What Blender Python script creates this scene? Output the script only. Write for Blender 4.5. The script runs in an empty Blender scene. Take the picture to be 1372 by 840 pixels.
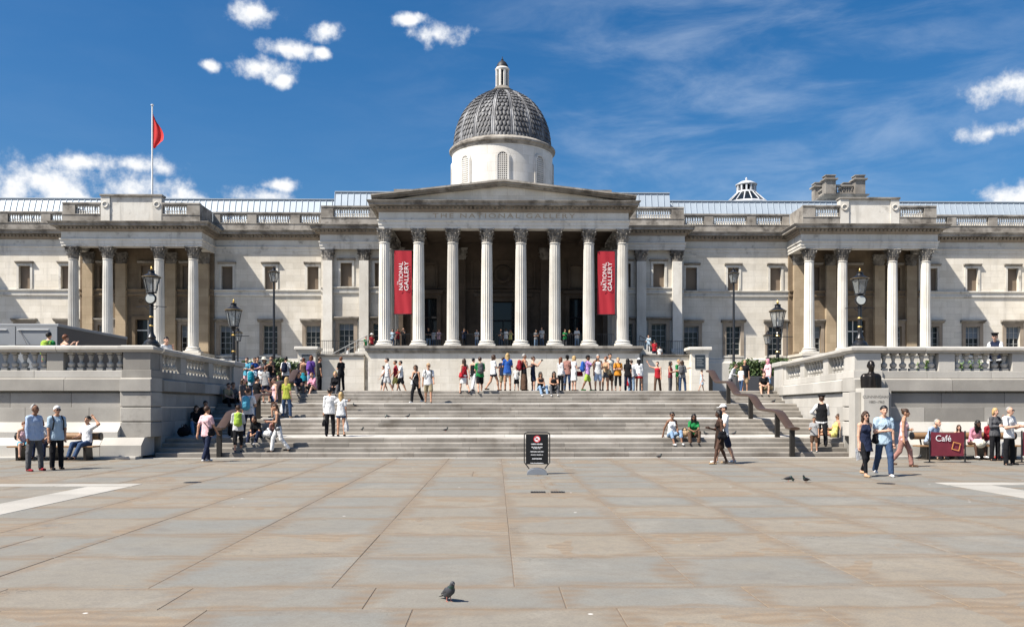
import bpy, math, random
import numpy as np
from mathutils import Vector, Matrix

random.seed(11)
R = math.radians
sc = bpy.context.scene
COL = sc.collection

# ------------------------------------------------------------------ camera
F = 1200.0                    # focal length in photograph pixels
CAM = (-0.65, 0.0, 1.72)
YAW = R(1.0)
cam_d = bpy.data.cameras.new('camera')
cam_d.sensor_width = 36.0
cam_d.lens = 36.0 * F / 1372.0
cam_d.shift_y = 125.0 / 1372.0
cam_d.clip_start = 0.1
cam_d.clip_end = 6000
cam = bpy.data.objects.new('camera', cam_d)
cam.location = CAM
cam.rotation_euler = (R(90), 0, -YAW)
COL.objects.link(cam)
sc.camera = cam

# ------------------------------------------------------------------ light
SUN = Vector((1.0, 0.56, -1.46)).normalized()       # direction the light travels
elev = math.asin(-SUN.z)
azim = math.atan2(-SUN.x, -SUN.y)                   # compass direction towards the sun, from +Y towards +X

def build_world():
    w = bpy.data.worlds.new('World')
    sc.world = w
    w.use_nodes = True
    nt = w.node_tree
    N, L = nt.nodes, nt.links
    for n in list(N):
        N.remove(n)
    out = N.new('ShaderNodeOutputWorld')
    bg = N.new('ShaderNodeBackground')
    bg.inputs['Strength'].default_value = 0.05
    L.new(bg.outputs[0], out.inputs[0])
    sky = N.new('ShaderNodeTexSky')
    sky.sky_type = 'NISHITA'
    sky.sun_disc = False
    sky.sun_elevation = elev
    sky.sun_rotation = azim
    sky.altitude = 30
    sky.air_density = 1.0
    sky.dust_density = 1.8
    sky.ozone_density = 4.5
    hs = N.new('ShaderNodeHueSaturation')
    hs.inputs['Saturation'].default_value = 1.36
    hs.inputs['Value'].default_value = 1.45
    L.new(sky.outputs[0], hs.inputs['Color'])
    tc = N.new('ShaderNodeTexCoord')
    dirv = tc.outputs['Generated']

    def math_n(op, a, b=None, clamp=False):
        m = N.new('ShaderNodeMath'); m.operation = op; m.use_clamp = clamp
        for i, x in enumerate((a, b)):
            if x is None: continue
            if isinstance(x, (int, float)): m.inputs[i].default_value = x
            else: L.new(x, m.inputs[i])
        return m.outputs[0]

    def vmath(op, a, b=None):
        m = N.new('ShaderNodeVectorMath'); m.operation = op
        for i, x in enumerate((a, b)):
            if x is None: continue
            if isinstance(x, (tuple, list)): m.inputs[i].default_value = x
            else: L.new(x, m.inputs[i])
        return m

    def direction(px, py):
        v = Vector(((px - 686) / F, 1.0, (545 - py) / F)).normalized()
        v.rotate(Matrix.Rotation(-YAW, 3, 'Z'))
        return v

    # cumulus: a few soft clumps in the sky, broken up by noise
    clumps = [(8, 243, 66, 36), (95, 264, 70, 36), (160, 258, 92, 46), (225, 266, 58, 34), (120, 219, 66, 15), (185, 222, 50, 14), (214, 224, 30, 18), (345, 262, 70, 19),
              (372, 249, 46, 13), (350, 92, 50, 19), (382, 108, 22, 13), (383, 66, 38, 14), (342, 17, 44, 18),
              (437, 43, 32, 14), (432, 71, 15, 8), (548, 28, 26, 10), (585, 46, 46, 20), (1352, 112, 62, 22),
              (1326, 178, 48, 14), (1370, 266, 40, 20), (282, 88, 18, 8),
              # beyond the frame the same broken cloud goes on
              (-160, 240, 150, 40), (-330, 150, 90, 30), (1540, 230, 150, 44), (1700, 120, 90, 34), (500, -160, 80, 30),
              (1000, -220, 110, 36), (150, -130, 90, 34)]
    nw = N.new('ShaderNodeTexNoise'); nw.inputs['Scale'].default_value = 26; nw.inputs['Detail'].default_value = 10
    nw.inputs['Roughness'].default_value = 0.60
    L.new(dirv, nw.inputs['Vector'])
    mask = None
    for (px, py, rx, ry) in clumps:
        d = direction(px, py)
        s = vmath('SUBTRACT', dirv, tuple(d))
        m = vmath('MULTIPLY', s.outputs[0], (F / rx * 1.28, F / rx * 1.28, F / ry * 1.28))
        ln = vmath('LENGTH', m.outputs[0])
        v = math_n('SUBTRACT', 1.0, ln.outputs['Value'])
        mask = v if mask is None else math_n('MAXIMUM', mask, v)
    mask = math_n('MAXIMUM', mask, -1.0)
    nz = math_n('MULTIPLY', math_n('SUBTRACT', nw.outputs['Fac'], 0.46), 4.2)
    dens = math_n('ADD', math_n('MULTIPLY', mask, 1.15), nz)
    mr = N.new('ShaderNodeMapRange'); mr.interpolation_type = 'SMOOTHSTEP'
    mr.inputs['From Min'].default_value = 0.0; mr.inputs['From Max'].default_value = 1.1
    L.new(dens, mr.inputs['Value'])
    cl = mr.outputs[0]
    # thin cirrus fanned out over the right of the sky
    mp = N.new('ShaderNodeMapping'); mp.inputs['Rotation'].default_value = (0, R(38), 0)
    mp.inputs['Scale'].default_value = (3.0, 3.0, 11.0)
    L.new(dirv, mp.inputs['Vector'])
    nc = N.new('ShaderNodeTexNoise'); nc.inputs['Scale'].default_value = 2.2; nc.inputs['Detail'].default_value = 8
    nc.inputs['Roughness'].default_value = 0.6; nc.inputs['Distortion'].default_value = 0.35
    L.new(mp.outputs[0], nc.inputs['Vector'])
    cr = N.new('ShaderNodeMapRange'); cr.interpolation_type = 'SMOOTHSTEP'
    cr.inputs['From Min'].default_value = 0.36; cr.inputs['From Max'].default_value = 0.85
    L.new(nc.outputs['Fac'], cr.inputs['Value'])
    cd = direction(985, 130)
    s = vmath('SUBTRACT', dirv, tuple(cd))
    m = vmath('MULTIPLY', s.outputs[0], (2.4, 1.0, 3.6))
    ln = vmath('LENGTH', m.outputs[0])
    cm = N.new('ShaderNodeMapRange'); cm.interpolation_type = 'SMOOTHSTEP'
    cm.inputs['From Min'].default_value = 1.0; cm.inputs['From Max'].default_value = 0.1
    cm.inputs['To Min'].default_value = 0.02; cm.inputs['To Max'].default_value = 0.30
    L.new(ln.outputs['Value'], cm.inputs['Value'])
    cirrus = math_n('MULTIPLY', cr.outputs[0], cm.outputs[0])
    mx = N.new('ShaderNodeMix'); mx.data_type = 'RGBA'
    L.new(cirrus, mx.inputs['Factor'])
    L.new(hs.outputs[0], mx.inputs[6])
    mx.inputs[7].default_value = (11, 12, 13, 1)
    # cloud colour: bright tops, faintly grey undersides from the noise itself
    crmp = N.new('ShaderNodeMix'); crmp.data_type = 'RGBA'
    L.new(math_n('MULTIPLY', math_n('SUBTRACT', dens, 0.25), 0.8, True), crmp.inputs['Factor'])
    crmp.inputs[6].default_value = (7.6, 8.4, 9.8, 1)
    crmp.inputs[7].default_value = (13.6, 13.5, 13.2, 1)
    mx2 = N.new('ShaderNodeMix'); mx2.data_type = 'RGBA'
    L.new(cl, mx2.inputs['Factor'])
    L.new(mx.outputs[2], mx2.inputs[6])
    L.new(crmp.outputs[2], mx2.inputs[7])
    L.new(mx2.outputs[2], bg.inputs['Color'])

build_world()
sun_d = bpy.data.lights.new('sun', 'SUN')
sun_d.energy = 5.0
sun_d.angle = R(0.5)
sun_d.color = (1.0, 0.945, 0.86)
sun = bpy.data.objects.new('sun', sun_d)
sun.rotation_euler = SUN.to_track_quat('-Z', 'Y').to_euler()
sun.location = (-60, -40, 90)
COL.objects.link(sun)

sc.render.engine = 'CYCLES'
sc.view_settings.view_transform = 'Standard'
sc.view_settings.look = 'None'
sc.view_settings.gamma = 1.0
sc.view_settings.exposure = 0.78
sc.view_settings.use_curve_mapping = False
sc.cycles.max_bounces = 6
sc.cycles.diffuse_bounces = 1
sc.cycles.use_denoising = True

# ------------------------------------------------------------------ helpers
def depth_to_world(px, d):
    xc = (px - 686) * d / F
    return CAM[0] + xc * math.cos(YAW) + d * math.sin(YAW)

def wx(px, Y):
    """world X of something seen at column px that stands at world depth Y"""
    d = Y / (math.cos(YAW) - (px - 686) / F * math.sin(YAW))
    return depth_to_world(px, d)

def wz(py, Y):
    return CAM[2] + (545 - py) * Y / F

WL = {}

def tag(o, label=None, cat=None, group=None, kind=None):
    if label: o['label'] = label
    if cat: o['category'] = cat
    if group: o['group'] = group
    if kind: o['kind'] = kind
    return o

def link(o, parent, wloc):
    COL.objects.link(o)
    WL[o.name] = Vector(wloc)
    if parent is not None:
        o.parent = parent
        o.location = Vector(wloc) - WL[parent.name]
    else:
        o.location = wloc
    return o

def thing(name, label, cat, loc=(0, 0, 0), rz=0.0, group=None):
    o = bpy.data.objects.new(name, None)
    o.empty_display_size = 0.3
    link(o, None, loc)
    o.rotation_euler = (0, 0, rz)
    return tag(o, label, cat, group)

def inst(mesh, name, parent, wloc, rz=0.0, scale=(1, 1, 1)):
    o = bpy.data.objects.new(name, mesh)
    link(o, parent, wloc)
    o.rotation_euler = (0, 0, rz)
    o.scale = scale
    return o

class MB:
    def __init__(s):
        s.v, s.f = [], []
    def add(s, vs, fs):
        b = len(s.v)
        s.v += [tuple(p) for p in vs]
        s.f += [tuple(b + i for i in f) for f in fs]
        return s
    def box(s, x0, x1, y0, y1, z0, z1):
        return s.add([(x0, y0, z0), (x1, y0, z0), (x1, y1, z0), (x0, y1, z0), (x0, y0, z1), (x1, y0, z1), (x1, y1, z1), (x0, y1, z1)],
                     [(0, 3, 2, 1), (4, 5, 6, 7), (0, 1, 5, 4), (1, 2, 6, 5), (2, 3, 7, 6), (3, 0, 4, 7)])
    def cbox(s, x0, x1, y0, y1, z0, z1, c=0.012):
        """box with chamfered edges"""
        c = min(c, 0.45 * (x1 - x0), 0.45 * (y1 - y0), 0.45 * (z1 - z0))
        X, Y, Z = (x0, x1), (y0, y1), (z0, z1)
        idx, vs = {}, []
        for i in (0, 1):
            for j in (0, 1):
                for k in (0, 1):
                    sx, sy, sz = (1, -1)[i], (1, -1)[j], (1, -1)[k]
                    for a in range(3):
                        p = [X[i] + sx * c, Y[j] + sy * c, Z[k] + sz * c]
                        p[a] = (X[i], Y[j], Z[k])[a]
                        idx[i, j, k, a] = len(vs); vs.append(p)
        g = lambda i, j, k, a: idx[i, j, k, a]
        fs = [(g(0, 0, 0, 0), g(0, 0, 1, 0), g(0, 1, 1, 0), g(0, 1, 0, 0)), (g(1, 0, 0, 0), g(1, 1, 0, 0), g(1, 1, 1, 0), g(1, 0, 1, 0)),
              (g(0, 0, 0, 1), g(1, 0, 0, 1), g(1, 0, 1, 1), g(0, 0, 1, 1)), (g(0, 1, 0, 1), g(0, 1, 1, 1), g(1, 1, 1, 1), g(1, 1, 0, 1)),
              (g(0, 0, 0, 2), g(0, 1, 0, 2), g(1, 1, 0, 2), g(1, 0, 0, 2)), (g(0, 0, 1, 2), g(1, 0, 1, 2), g(1, 1, 1, 2), g(0, 1, 1, 2))]
        for i in (0, 1):
            for j in (0, 1):
                fs.append((g(i, j, 0, 0), g(i, j, 0, 1), g(i, j, 1, 1), g(i, j, 1, 0)))
        for i in (0, 1):
            for k in (0, 1):
                fs.append((g(i, 0, k, 0), g(i, 0, k, 2), g(i, 1, k, 2), g(i, 1, k, 0)))
        for j in (0, 1):
            for k in (0, 1):
                fs.append((g(0, j, k, 1), g(0, j, k, 2), g(1, j, k, 2), g(1, j, k, 1)))
        for i in (0, 1):
            for j in (0, 1):
                for k in (0, 1):
                    fs.append((g(i, j, k, 0), g(i, j, k, 1), g(i, j, k, 2)))
        return s.add(vs, fs)
    def lathe(s, prof, c=(0, 0, 0), n=16, a0=0.0, a1=2 * math.pi, caps=True):
        full = abs(a1 - a0 - 2 * math.pi) < 1e-6
        m = n if full else n + 1
        vs, fs = [], []
        for (r, z) in prof:
            for i in range(m):
                a = a0 + (a1 - a0) * i / n
                vs.append((c[0] + r * math.cos(a), c[1] + r * math.sin(a), c[2] + z))
        for k in range(len(prof) - 1):
            for i in range(n):
                j = (i + 1) % m
                fs.append((k * m + i, k * m + j, (k + 1) * m + j, (k + 1) * m + i))
        if caps and full:
            fs.append(tuple(range(m - 1, -1, -1)))
            fs.append(tuple((len(prof) - 1) * m + i for i in range(m)))
        return s.add(vs, fs)
    def tube(s, pts, rad, n=8, caps=True):
        pts = [Vector(p) for p in pts]
        if not isinstance(rad, (list, tuple)): rad = [rad] * len(pts)
        vs, fs = [], []
        up = None
        for k, p in enumerate(pts):
            d = (pts[min(k + 1, len(pts) - 1)] - pts[max(k - 1, 0)]).normalized()
            if up is None:
                up = Vector((0, 0, 1)) if abs(d.z) < 0.9 else Vector((1, 0, 0))
            a = (up - d * up.dot(d)).normalized(); b = d.cross(a); up = a
            for i in range(n):
                t = 2 * math.pi * i / n
                q = p + (a * math.cos(t) + b * math.sin(t)) * rad[k]
                vs.append(tuple(q))
        for k in range(len(pts) - 1):
            for i in range(n):
                j = (i + 1) % n
                fs.append((k * n + i, k * n + j, (k + 1) * n + j, (k + 1) * n + i))
        if caps:
            fs.append(tuple(range(n - 1, -1, -1)))
            fs.append(tuple((len(pts) - 1) * n + i for i in range(n)))
        return s.add(vs, fs)
    def prism(s, poly, y0, y1):
        """polygon in XZ extruded along Y"""
        n = len(poly)
        vs = [(x, y0, z) for x, z in poly] + [(x, y1, z) for x, z in poly]
        fs = [tuple(range(n)), tuple(range(2 * n - 1, n - 1, -1))]
        for i in range(n):
            j = (i + 1) % n
            fs.append((i, i + n, j + n, j))
        return s.add(vs, fs)
    def prism_x(s, poly, x0, x1):
        """polygon in YZ extruded along X"""
        n = len(poly)
        vs = [(x0, y, z) for y, z in poly] + [(x1, y, z) for y, z in poly]
        fs = [tuple(range(n - 1, -1, -1)), tuple(range(n, 2 * n))]
        for i in range(n):
            j = (i + 1) % n
            fs.append((i, j, j + n, i + n))
        return s.add(vs, fs)
    def sweep(s, path, prof, caps=True):
        """profile (out, z) carried along a plan polyline with mitred corners; outward is to the right of the path"""
        P = [Vector((p[0], p[1])) for p in path]
        nn = []
        for i in range(len(P) - 1):
            d = (P[i + 1] - P[i]).normalized(); nn.append(Vector((d.y, -d.x)))
        vs, fs = [], []
        m = len(prof)
        for i, p in enumerate(P):
            if i == 0: o = nn[0]
            elif i == len(P) - 1: o = nn[-1]
            else:
                o = (nn[i - 1] + nn[i]) / (1 + nn[i - 1].dot(nn[i]))
            for (r, z) in prof:
                vs.append((p.x + o.x * r, p.y + o.y * r, z))
        for i in range(len(P) - 1):
            for k in range(m - 1):
                fs.append((i * m + k, (i + 1) * m + k, (i + 1) * m + k + 1, i * m + k + 1))
        if caps:
            fs.append(tuple(range(m)))
            fs.append(tuple((len(P) - 1) * m + k for k in range(m - 1, -1, -1)))
        return s.add(vs, fs)
    def xform(s, M, start=0):
        for i in range(start, len(s.v)):
            s.v[i] = tuple(M @ Vector(s.v[i]))
        return s
    def mesh(s, name, mat, smooth=False, offset=None):
        me = bpy.data.meshes.new(name)
        v = s.v if offset is None else [(a - offset[0], b - offset[1], c - offset[2]) for a, b, c in s.v]
        me.from_pydata(v, [], s.f)
        if mat is not None: me.materials.append(mat)
        if smooth is True:
            me.polygons.foreach_set('use_smooth', [True] * len(me.polygons))
        elif smooth:
            me.polygons.foreach_set('use_smooth', [True] * len(me.polygons))
            me.set_sharp_from_angle(angle=R(smooth))
        me.update()
        return me
    def build(s, name, mat, parent=None, smooth=False, kind=None):
        """world coordinates; origin moved to the base of the piece"""
        a = np.array(s.v)
        lo, hi = a.min(0), a.max(0)
        o = (float(lo[0] + hi[0]) / 2, float(lo[1] + hi[1]) / 2, float(lo[2]))
        ob = bpy.data.objects.new(name, s.mesh(name, mat, smooth, o))
        link(ob, parent, o)
        if kind: ob['kind'] = kind
        return ob
    def part(s, name, mat, parent, smooth=False, kind=None):
        """coordinates already local to the parent"""
        ob = bpy.data.objects.new(name, s.mesh(name, mat, smooth))
        COL.objects.link(ob)
        ob.parent = parent
        WL[ob.name] = Vector((0, 0, 0))
        if kind: ob['kind'] = kind
        return ob

# ------------------------------------------------------------------ materials
MATS = {}

def new_mat(name):
    m = bpy.data.materials.new(name)
    m.use_nodes = True
    nt = m.node_tree
    return m, nt, nt.nodes, nt.links, nt.nodes['Principled BSDF']

def plain(name, col, rough=0.6, metal=0.0, noise=0.12, scale=6.0, bump=0.0, spec=0.4):
    if name in MATS: return MATS[name]
    m, nt, N, L, b = new_mat(name)
    b.inputs['Roughness'].default_value = rough
    b.inputs['Metallic'].default_value = metal
    b.inputs['Specular IOR Level'].default_value = spec
    g = N.new('ShaderNodeNewGeometry')
    n = N.new('ShaderNodeTexNoise'); n.inputs['Scale'].default_value = scale; n.inputs['Detail'].default_value = 4
    L.new(g.outputs['Position'], n.inputs['Vector'])
    mx = N.new('ShaderNodeMix'); mx.data_type = 'RGBA'
    L.new(n.outputs['Fac'], mx.inputs['Factor'])
    mx.inputs[6].default_value = (*[c * (1 - noise) for c in col], 1)
    mx.inputs[7].default_value = (*[min(1, c * (1 + noise)) for c in col], 1)
    L.new(mx.outputs[2], b.inputs['Base Color'])
    if bump:
        bp = N.new('ShaderNodeBump'); bp.inputs['Strength'].default_value = bump; bp.inputs['Distance'].default_value = 0.01
        L.new(n.outputs['Fac'], bp.inputs['Height']); L.new(bp.outputs[0], b.inputs['Normal'])
    MATS[name] = m
    return m

def stone(name, c1, c2, soot=(0.10, 0.085, 0.07), amt=0.35, streak=0.35, block=None, rough=0.88, fine=9.0, rnd=0.12, patch=None, bump=0.25):
    """weathered masonry: colour drift, rain streaks and soot with shapes of their own; optional faint ashlar joints"""
    m, nt, N, L, b = new_mat(name)
    b.inputs['Roughness'].default_value = rough
    b.inputs['Specular IOR Level'].default_value = 0.25
    g = N.new('ShaderNodeNewGeometry')
    pos = g.outputs['Position']
    oi = N.new('ShaderNodeObjectInfo')

    def noise(scale, vec, detail=5, rough_=0.55):
        n = N.new('ShaderNodeTexNoise'); n.inputs['Scale'].default_value = scale
        n.inputs['Detail'].default_value = detail; n.inputs['Roughness'].default_value = rough_
        L.new(vec, n.inputs['Vector'])
        return n.outputs['Fac']

    def mapped(scale):
        mp = N.new('ShaderNodeMapping'); mp.inputs['Scale'].default_value = scale
        L.new(pos, mp.inputs['Vector'])
        return mp.outputs[0]

    def ramp(fac, lo, hi, a=0.0, c=1.0):
        r = N.new('ShaderNodeMapRange'); r.interpolation_type = 'SMOOTHSTEP'
        r.inputs['From Min'].default_value = lo; r.inputs['From Max'].default_value = hi
        r.inputs['To Min'].default_value = a; r.inputs['To Max'].default_value = c
        L.new(fac, r.inputs['Value'])
        return r.outputs[0]

    def mix(fac, a, c, mode='MIX'):
        x = N.new('ShaderNodeMix'); x.data_type = 'RGBA'; x.blend_type = mode
        if isinstance(fac, float): x.inputs['Factor'].default_value = fac
        else: L.new(fac, x.inputs['Factor'])
        for s_, q in ((6, a), (7, c)):
            if isinstance(q, tuple): x.inputs[s_].default_value = (*q, 1)
            else: L.new(q, x.inputs[s_])
        return x.outputs[2]

    col = mix(ramp(noise(0.7, pos), 0.3, 0.7), c1, c2)
    if block:
        sx = N.new('ShaderNodeSeparateXYZ'); L.new(pos, sx.inputs[0])
        ad = N.new('ShaderNodeMath'); ad.operation = 'ADD'; L.new(sx.outputs[0], ad.inputs[0]); L.new(sx.outputs[1], ad.inputs[1])
        cb = N.new('ShaderNodeCombineXYZ'); L.new(ad.outputs[0], cb.inputs[0]); L.new(sx.outputs[2], cb.inputs[1])
        br = N.new('ShaderNodeTexBrick')
        br.inputs['Scale'].default_value = 1.0
        br.inputs['Brick Width'].default_value = block[0]; br.inputs['Row Height'].default_value = block[1]
        br.inputs['Mortar Size'].default_value = 0.012; br.inputs['Mortar Smooth'].default_value = 0.3
        br.inputs['Color1'].default_value = (1.05, 1.04, 1.03, 1); br.inputs['Color2'].default_value = (0.80, 0.785, 0.76, 1)
        br.inputs['Mortar'].default_value = (0.66, 0.63, 0.58, 1); br.inputs['Bias'].default_value = -0.35
        L.new(cb.outputs[0], br.inputs['Vector'])
        col = mix(0.85, col, br.outputs['Color'], 'MULTIPLY')
    # rain streaks
    st = ramp(noise(1.6, mapped((1.0, 1.0, 0.13))), 0.52, 0.78, 0.0, streak)
    col = mix(st, col, tuple(0.5 * x + 0.5 * y for x, y in zip(c1, soot)))
    # soot patches
    so = ramp(noise(0.9, pos, 8, 0.65), 0.72 - 0.4 * amt, 0.86 - 0.28 * amt, 0.0, min(1.0, 0.35 + amt * 0.7))
    col = mix(so, col, soot)
    if patch:
        pa = ramp(noise(1.1, mapped((1, 1, 1.7)), 6), 0.5, 0.62, 0, patch[1])
        col = mix(pa, col, patch[0])
    # fine grain and a different tone for each separately cut stone
    fn = noise(fine, pos, 6, 0.7)
    col = mix(ramp(fn, 0.25, 0.75, 0.0, 0.3), col, tuple(x * 0.62 for x in c1))
    if rnd:
        rr = N.new('ShaderNodeMapRange'); rr.inputs['To Min'].default_value = 1 - rnd; rr.inputs['To Max'].default_value = 1 + rnd * 0.6
        L.new(oi.outputs['Random'], rr.inputs['Value'])
        vm = N.new('ShaderNodeVectorMath'); vm.operation = 'SCALE'
        L.new(col, vm.inputs[0]); L.new(rr.outputs[0], vm.inputs['Scale'])
        col = vm.outputs[0]
    L.new(col, b.inputs['Base Color'])
    bp = N.new('ShaderNodeBump'); bp.inputs['Strength'].default_value = bump; bp.inputs['Distance'].default_value = 0.012
    L.new(fn, bp.inputs['Height']); L.new(bp.outputs[0], b.inputs['Normal'])
    MATS[name] = m
    return m

M_WALL = stone('portland_ashlar', (0.74, 0.695, 0.61), (0.63, 0.58, 0.49), amt=0.22, streak=0.5, block=(1.5, 0.62))
M_TRIM = stone('portland_trim', (0.70, 0.67, 0.605), (0.60, 0.56, 0.49), soot=(0.085, 0.068, 0.052), amt=0.46, streak=0.85)
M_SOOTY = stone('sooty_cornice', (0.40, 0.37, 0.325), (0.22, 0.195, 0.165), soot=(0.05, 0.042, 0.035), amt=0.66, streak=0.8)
M_TURRET = stone('dark_turret_stone', (0.34, 0.315, 0.28), (0.18, 0.16, 0.135), soot=(0.05, 0.042, 0.034), amt=0.5, streak=0.8)
M_FRAME = stone('brown_window_surround', (0.36, 0.30, 0.235), (0.27, 0.22, 0.17), soot=(0.08, 0.06, 0.045), amt=0.35, streak=0.6)
M_PORT = stone('shade_dark_portico_stone', (0.125, 0.095, 0.07), (0.08, 0.06, 0.045), soot=(0.03, 0.022, 0.018), amt=0.4, streak=0.5, block=(1.5, 0.62))  # brown stone, its colour taken darker to deepen the portico's shade
M_COLUMN = stone('column_stone', (0.72, 0.69, 0.625), (0.62, 0.58, 0.51), amt=0.22, streak=0.6, rnd=0.16)
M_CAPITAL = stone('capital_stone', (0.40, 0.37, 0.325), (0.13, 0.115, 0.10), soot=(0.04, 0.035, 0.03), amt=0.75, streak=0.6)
M_WARM = stone('shaded_warm_stone', (0.25, 0.19, 0.125), (0.16, 0.118, 0.078), amt=0.35, streak=0.5, block=(1.5, 0.62))  # porch stone with the shade partly put into its colour
M_TANP = stone('sunlit_tan_stone', (0.47, 0.375, 0.255), (0.37, 0.285, 0.19), amt=0.2, streak=0.4, block=(2.0, 0.9))  # lighter tan for the pilasters, the sunlit tone put into the colour
M_BROWN = stone('blocked_window_infill', (0.24, 0.185, 0.135), (0.19, 0.145, 0.105), amt=0.1, streak=0.2, rnd=0.2)
M_DRUM = stone('drum_render', (0.72, 0.70, 0.655), (0.64, 0.61, 0.555), amt=0.12, streak=0.35, block=(1.9, 0.9))
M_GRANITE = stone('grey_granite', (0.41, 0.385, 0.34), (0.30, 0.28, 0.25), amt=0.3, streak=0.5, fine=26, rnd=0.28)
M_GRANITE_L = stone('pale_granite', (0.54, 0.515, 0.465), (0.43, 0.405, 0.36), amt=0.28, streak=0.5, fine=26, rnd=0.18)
M_STEP = stone('step_granite', (0.33, 0.303, 0.265), (0.20, 0.18, 0.153), soot=(0.10, 0.078, 0.058), amt=0.52, streak=0.75, fine=14, rnd=0.24)
M_TERRACE = stone('terrace_flags', (0.29, 0.27, 0.24), (0.23, 0.215, 0.19), amt=0.2, streak=0.1)

M_ZINC = plain('zinc_sheet', (0.38, 0.435, 0.485), rough=0.55, metal=0.15, noise=0.10, scale=0.8)
M_LEAD_DARK = plain('dark_flashing', (0.05, 0.055, 0.06), rough=0.6)
M_BLACK = plain('black_iron', (0.012, 0.012, 0.013), rough=0.38, noise=0.2, spec=0.5)
M_GOLD = plain('gilding', (0.75, 0.50, 0.16), rough=0.32, metal=0.85)
M_WHITE = plain('white_paint', (0.78, 0.77, 0.74), rough=0.5)
M_CUPOLA = plain('cupola_paint', (0.50, 0.51, 0.52), rough=0.6)
M_DARK = plain('dark_interior', (0.012, 0.012, 0.014), rough=0.7)
M_RED = plain('red_banner_cloth', (0.36, 0.013, 0.024), rough=0.75, noise=0.08, scale=1.5)
M_BRONZE = plain('handrail_bronze', (0.11, 0.07, 0.05), rough=0.42, metal=0.5, noise=0.22, scale=3.0)
M_POST = plain('dark_bronze_post', (0.028, 0.025, 0.022), rough=0.45, metal=0.3)
M_STATUE = plain('dark_statue_bronze', (0.022, 0.018, 0.016), rough=0.30, metal=0.5, noise=0.3, scale=9)
M_WOOD = plain('bench_teak', (0.25, 0.145, 0.07), rough=0.6, noise=0.3, scale=14)
M_KIOSK = plain('kiosk_panel_grey', (0.24, 0.25, 0.26), rough=0.55, noise=0.04)
M_KIOSK_D = plain('kiosk_dark_cladding', (0.055, 0.055, 0.06), rough=0.5, noise=0.1)
M_LETTER = plain('bronze_lettering', (0.46, 0.36, 0.25), rough=0.7, metal=0.0)

def glass_mat():
    m, nt, N, L, b = new_mat('window_glass')
    b.inputs['Base Color'].default_value = (0.012, 0.016, 0.02, 1)
    b.inputs['Roughness'].default_value = 0.06
    b.inputs['Specular IOR Level'].default_value = 0.35
    return m
M_GLASS = glass_mat()

def lantern_glass():
    m, nt, N, L, b = new_mat('lantern_glass')
    b.inputs['Base Color'].default_value = (0.40, 0.42, 0.41, 1)
    b.inputs['Roughness'].default_value = 0.15
    b.inputs['Alpha'].default_value = 0.38
    return m
M_LGLASS = lantern_glass()

def dome_mat(name, k):
    m, nt, N, L, b = new_mat(name)
    b.inputs['Roughness'].default_value = 0.6
    g = N.new('ShaderNodeNewGeometry')
    mp = N.new('ShaderNodeMapping'); mp.inputs['Scale'].default_value = (0.8, 0.8, 0.16)
    L.new(g.outputs['Position'], mp.inputs['Vector'])
    n = N.new('ShaderNodeTexNoise'); n.inputs['Scale'].default_value = 1.5; n.inputs['Detail'].default_value = 8; n.inputs['Roughness'].default_value = 0.7
    L.new(mp.outputs[0], n.inputs['Vector'])
    r = N.new('ShaderNodeValToRGB')
    r.color_ramp.elements[0].position = 0.30; r.color_ramp.elements[0].color = (0.04, 0.04, 0.042, 1)
    r.color_ramp.elements[1].position = 0.66; r.color_ramp.elements[1].color = (0.44 * k, 0.44 * k, 0.44 * k, 1)
    e = r.color_ramp.elements.new(0.50); e.color = (0.15 * k, 0.15 * k, 0.155 * k, 1)
    L.new(n.outputs['Fac'], r.inputs[0])
    L.new(r.outputs[0], b.inputs['Base Color'])
    return m
M_DOME = dome_mat('weathered_dome_rib', 1.05)
M_SCALE = dome_mat('weathered_dome_scale', 0.58)
M_DOME_DK = plain('dark_dome_lead', (0.022, 0.022, 0.024), rough=0.55, noise=0.6, scale=3)

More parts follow.
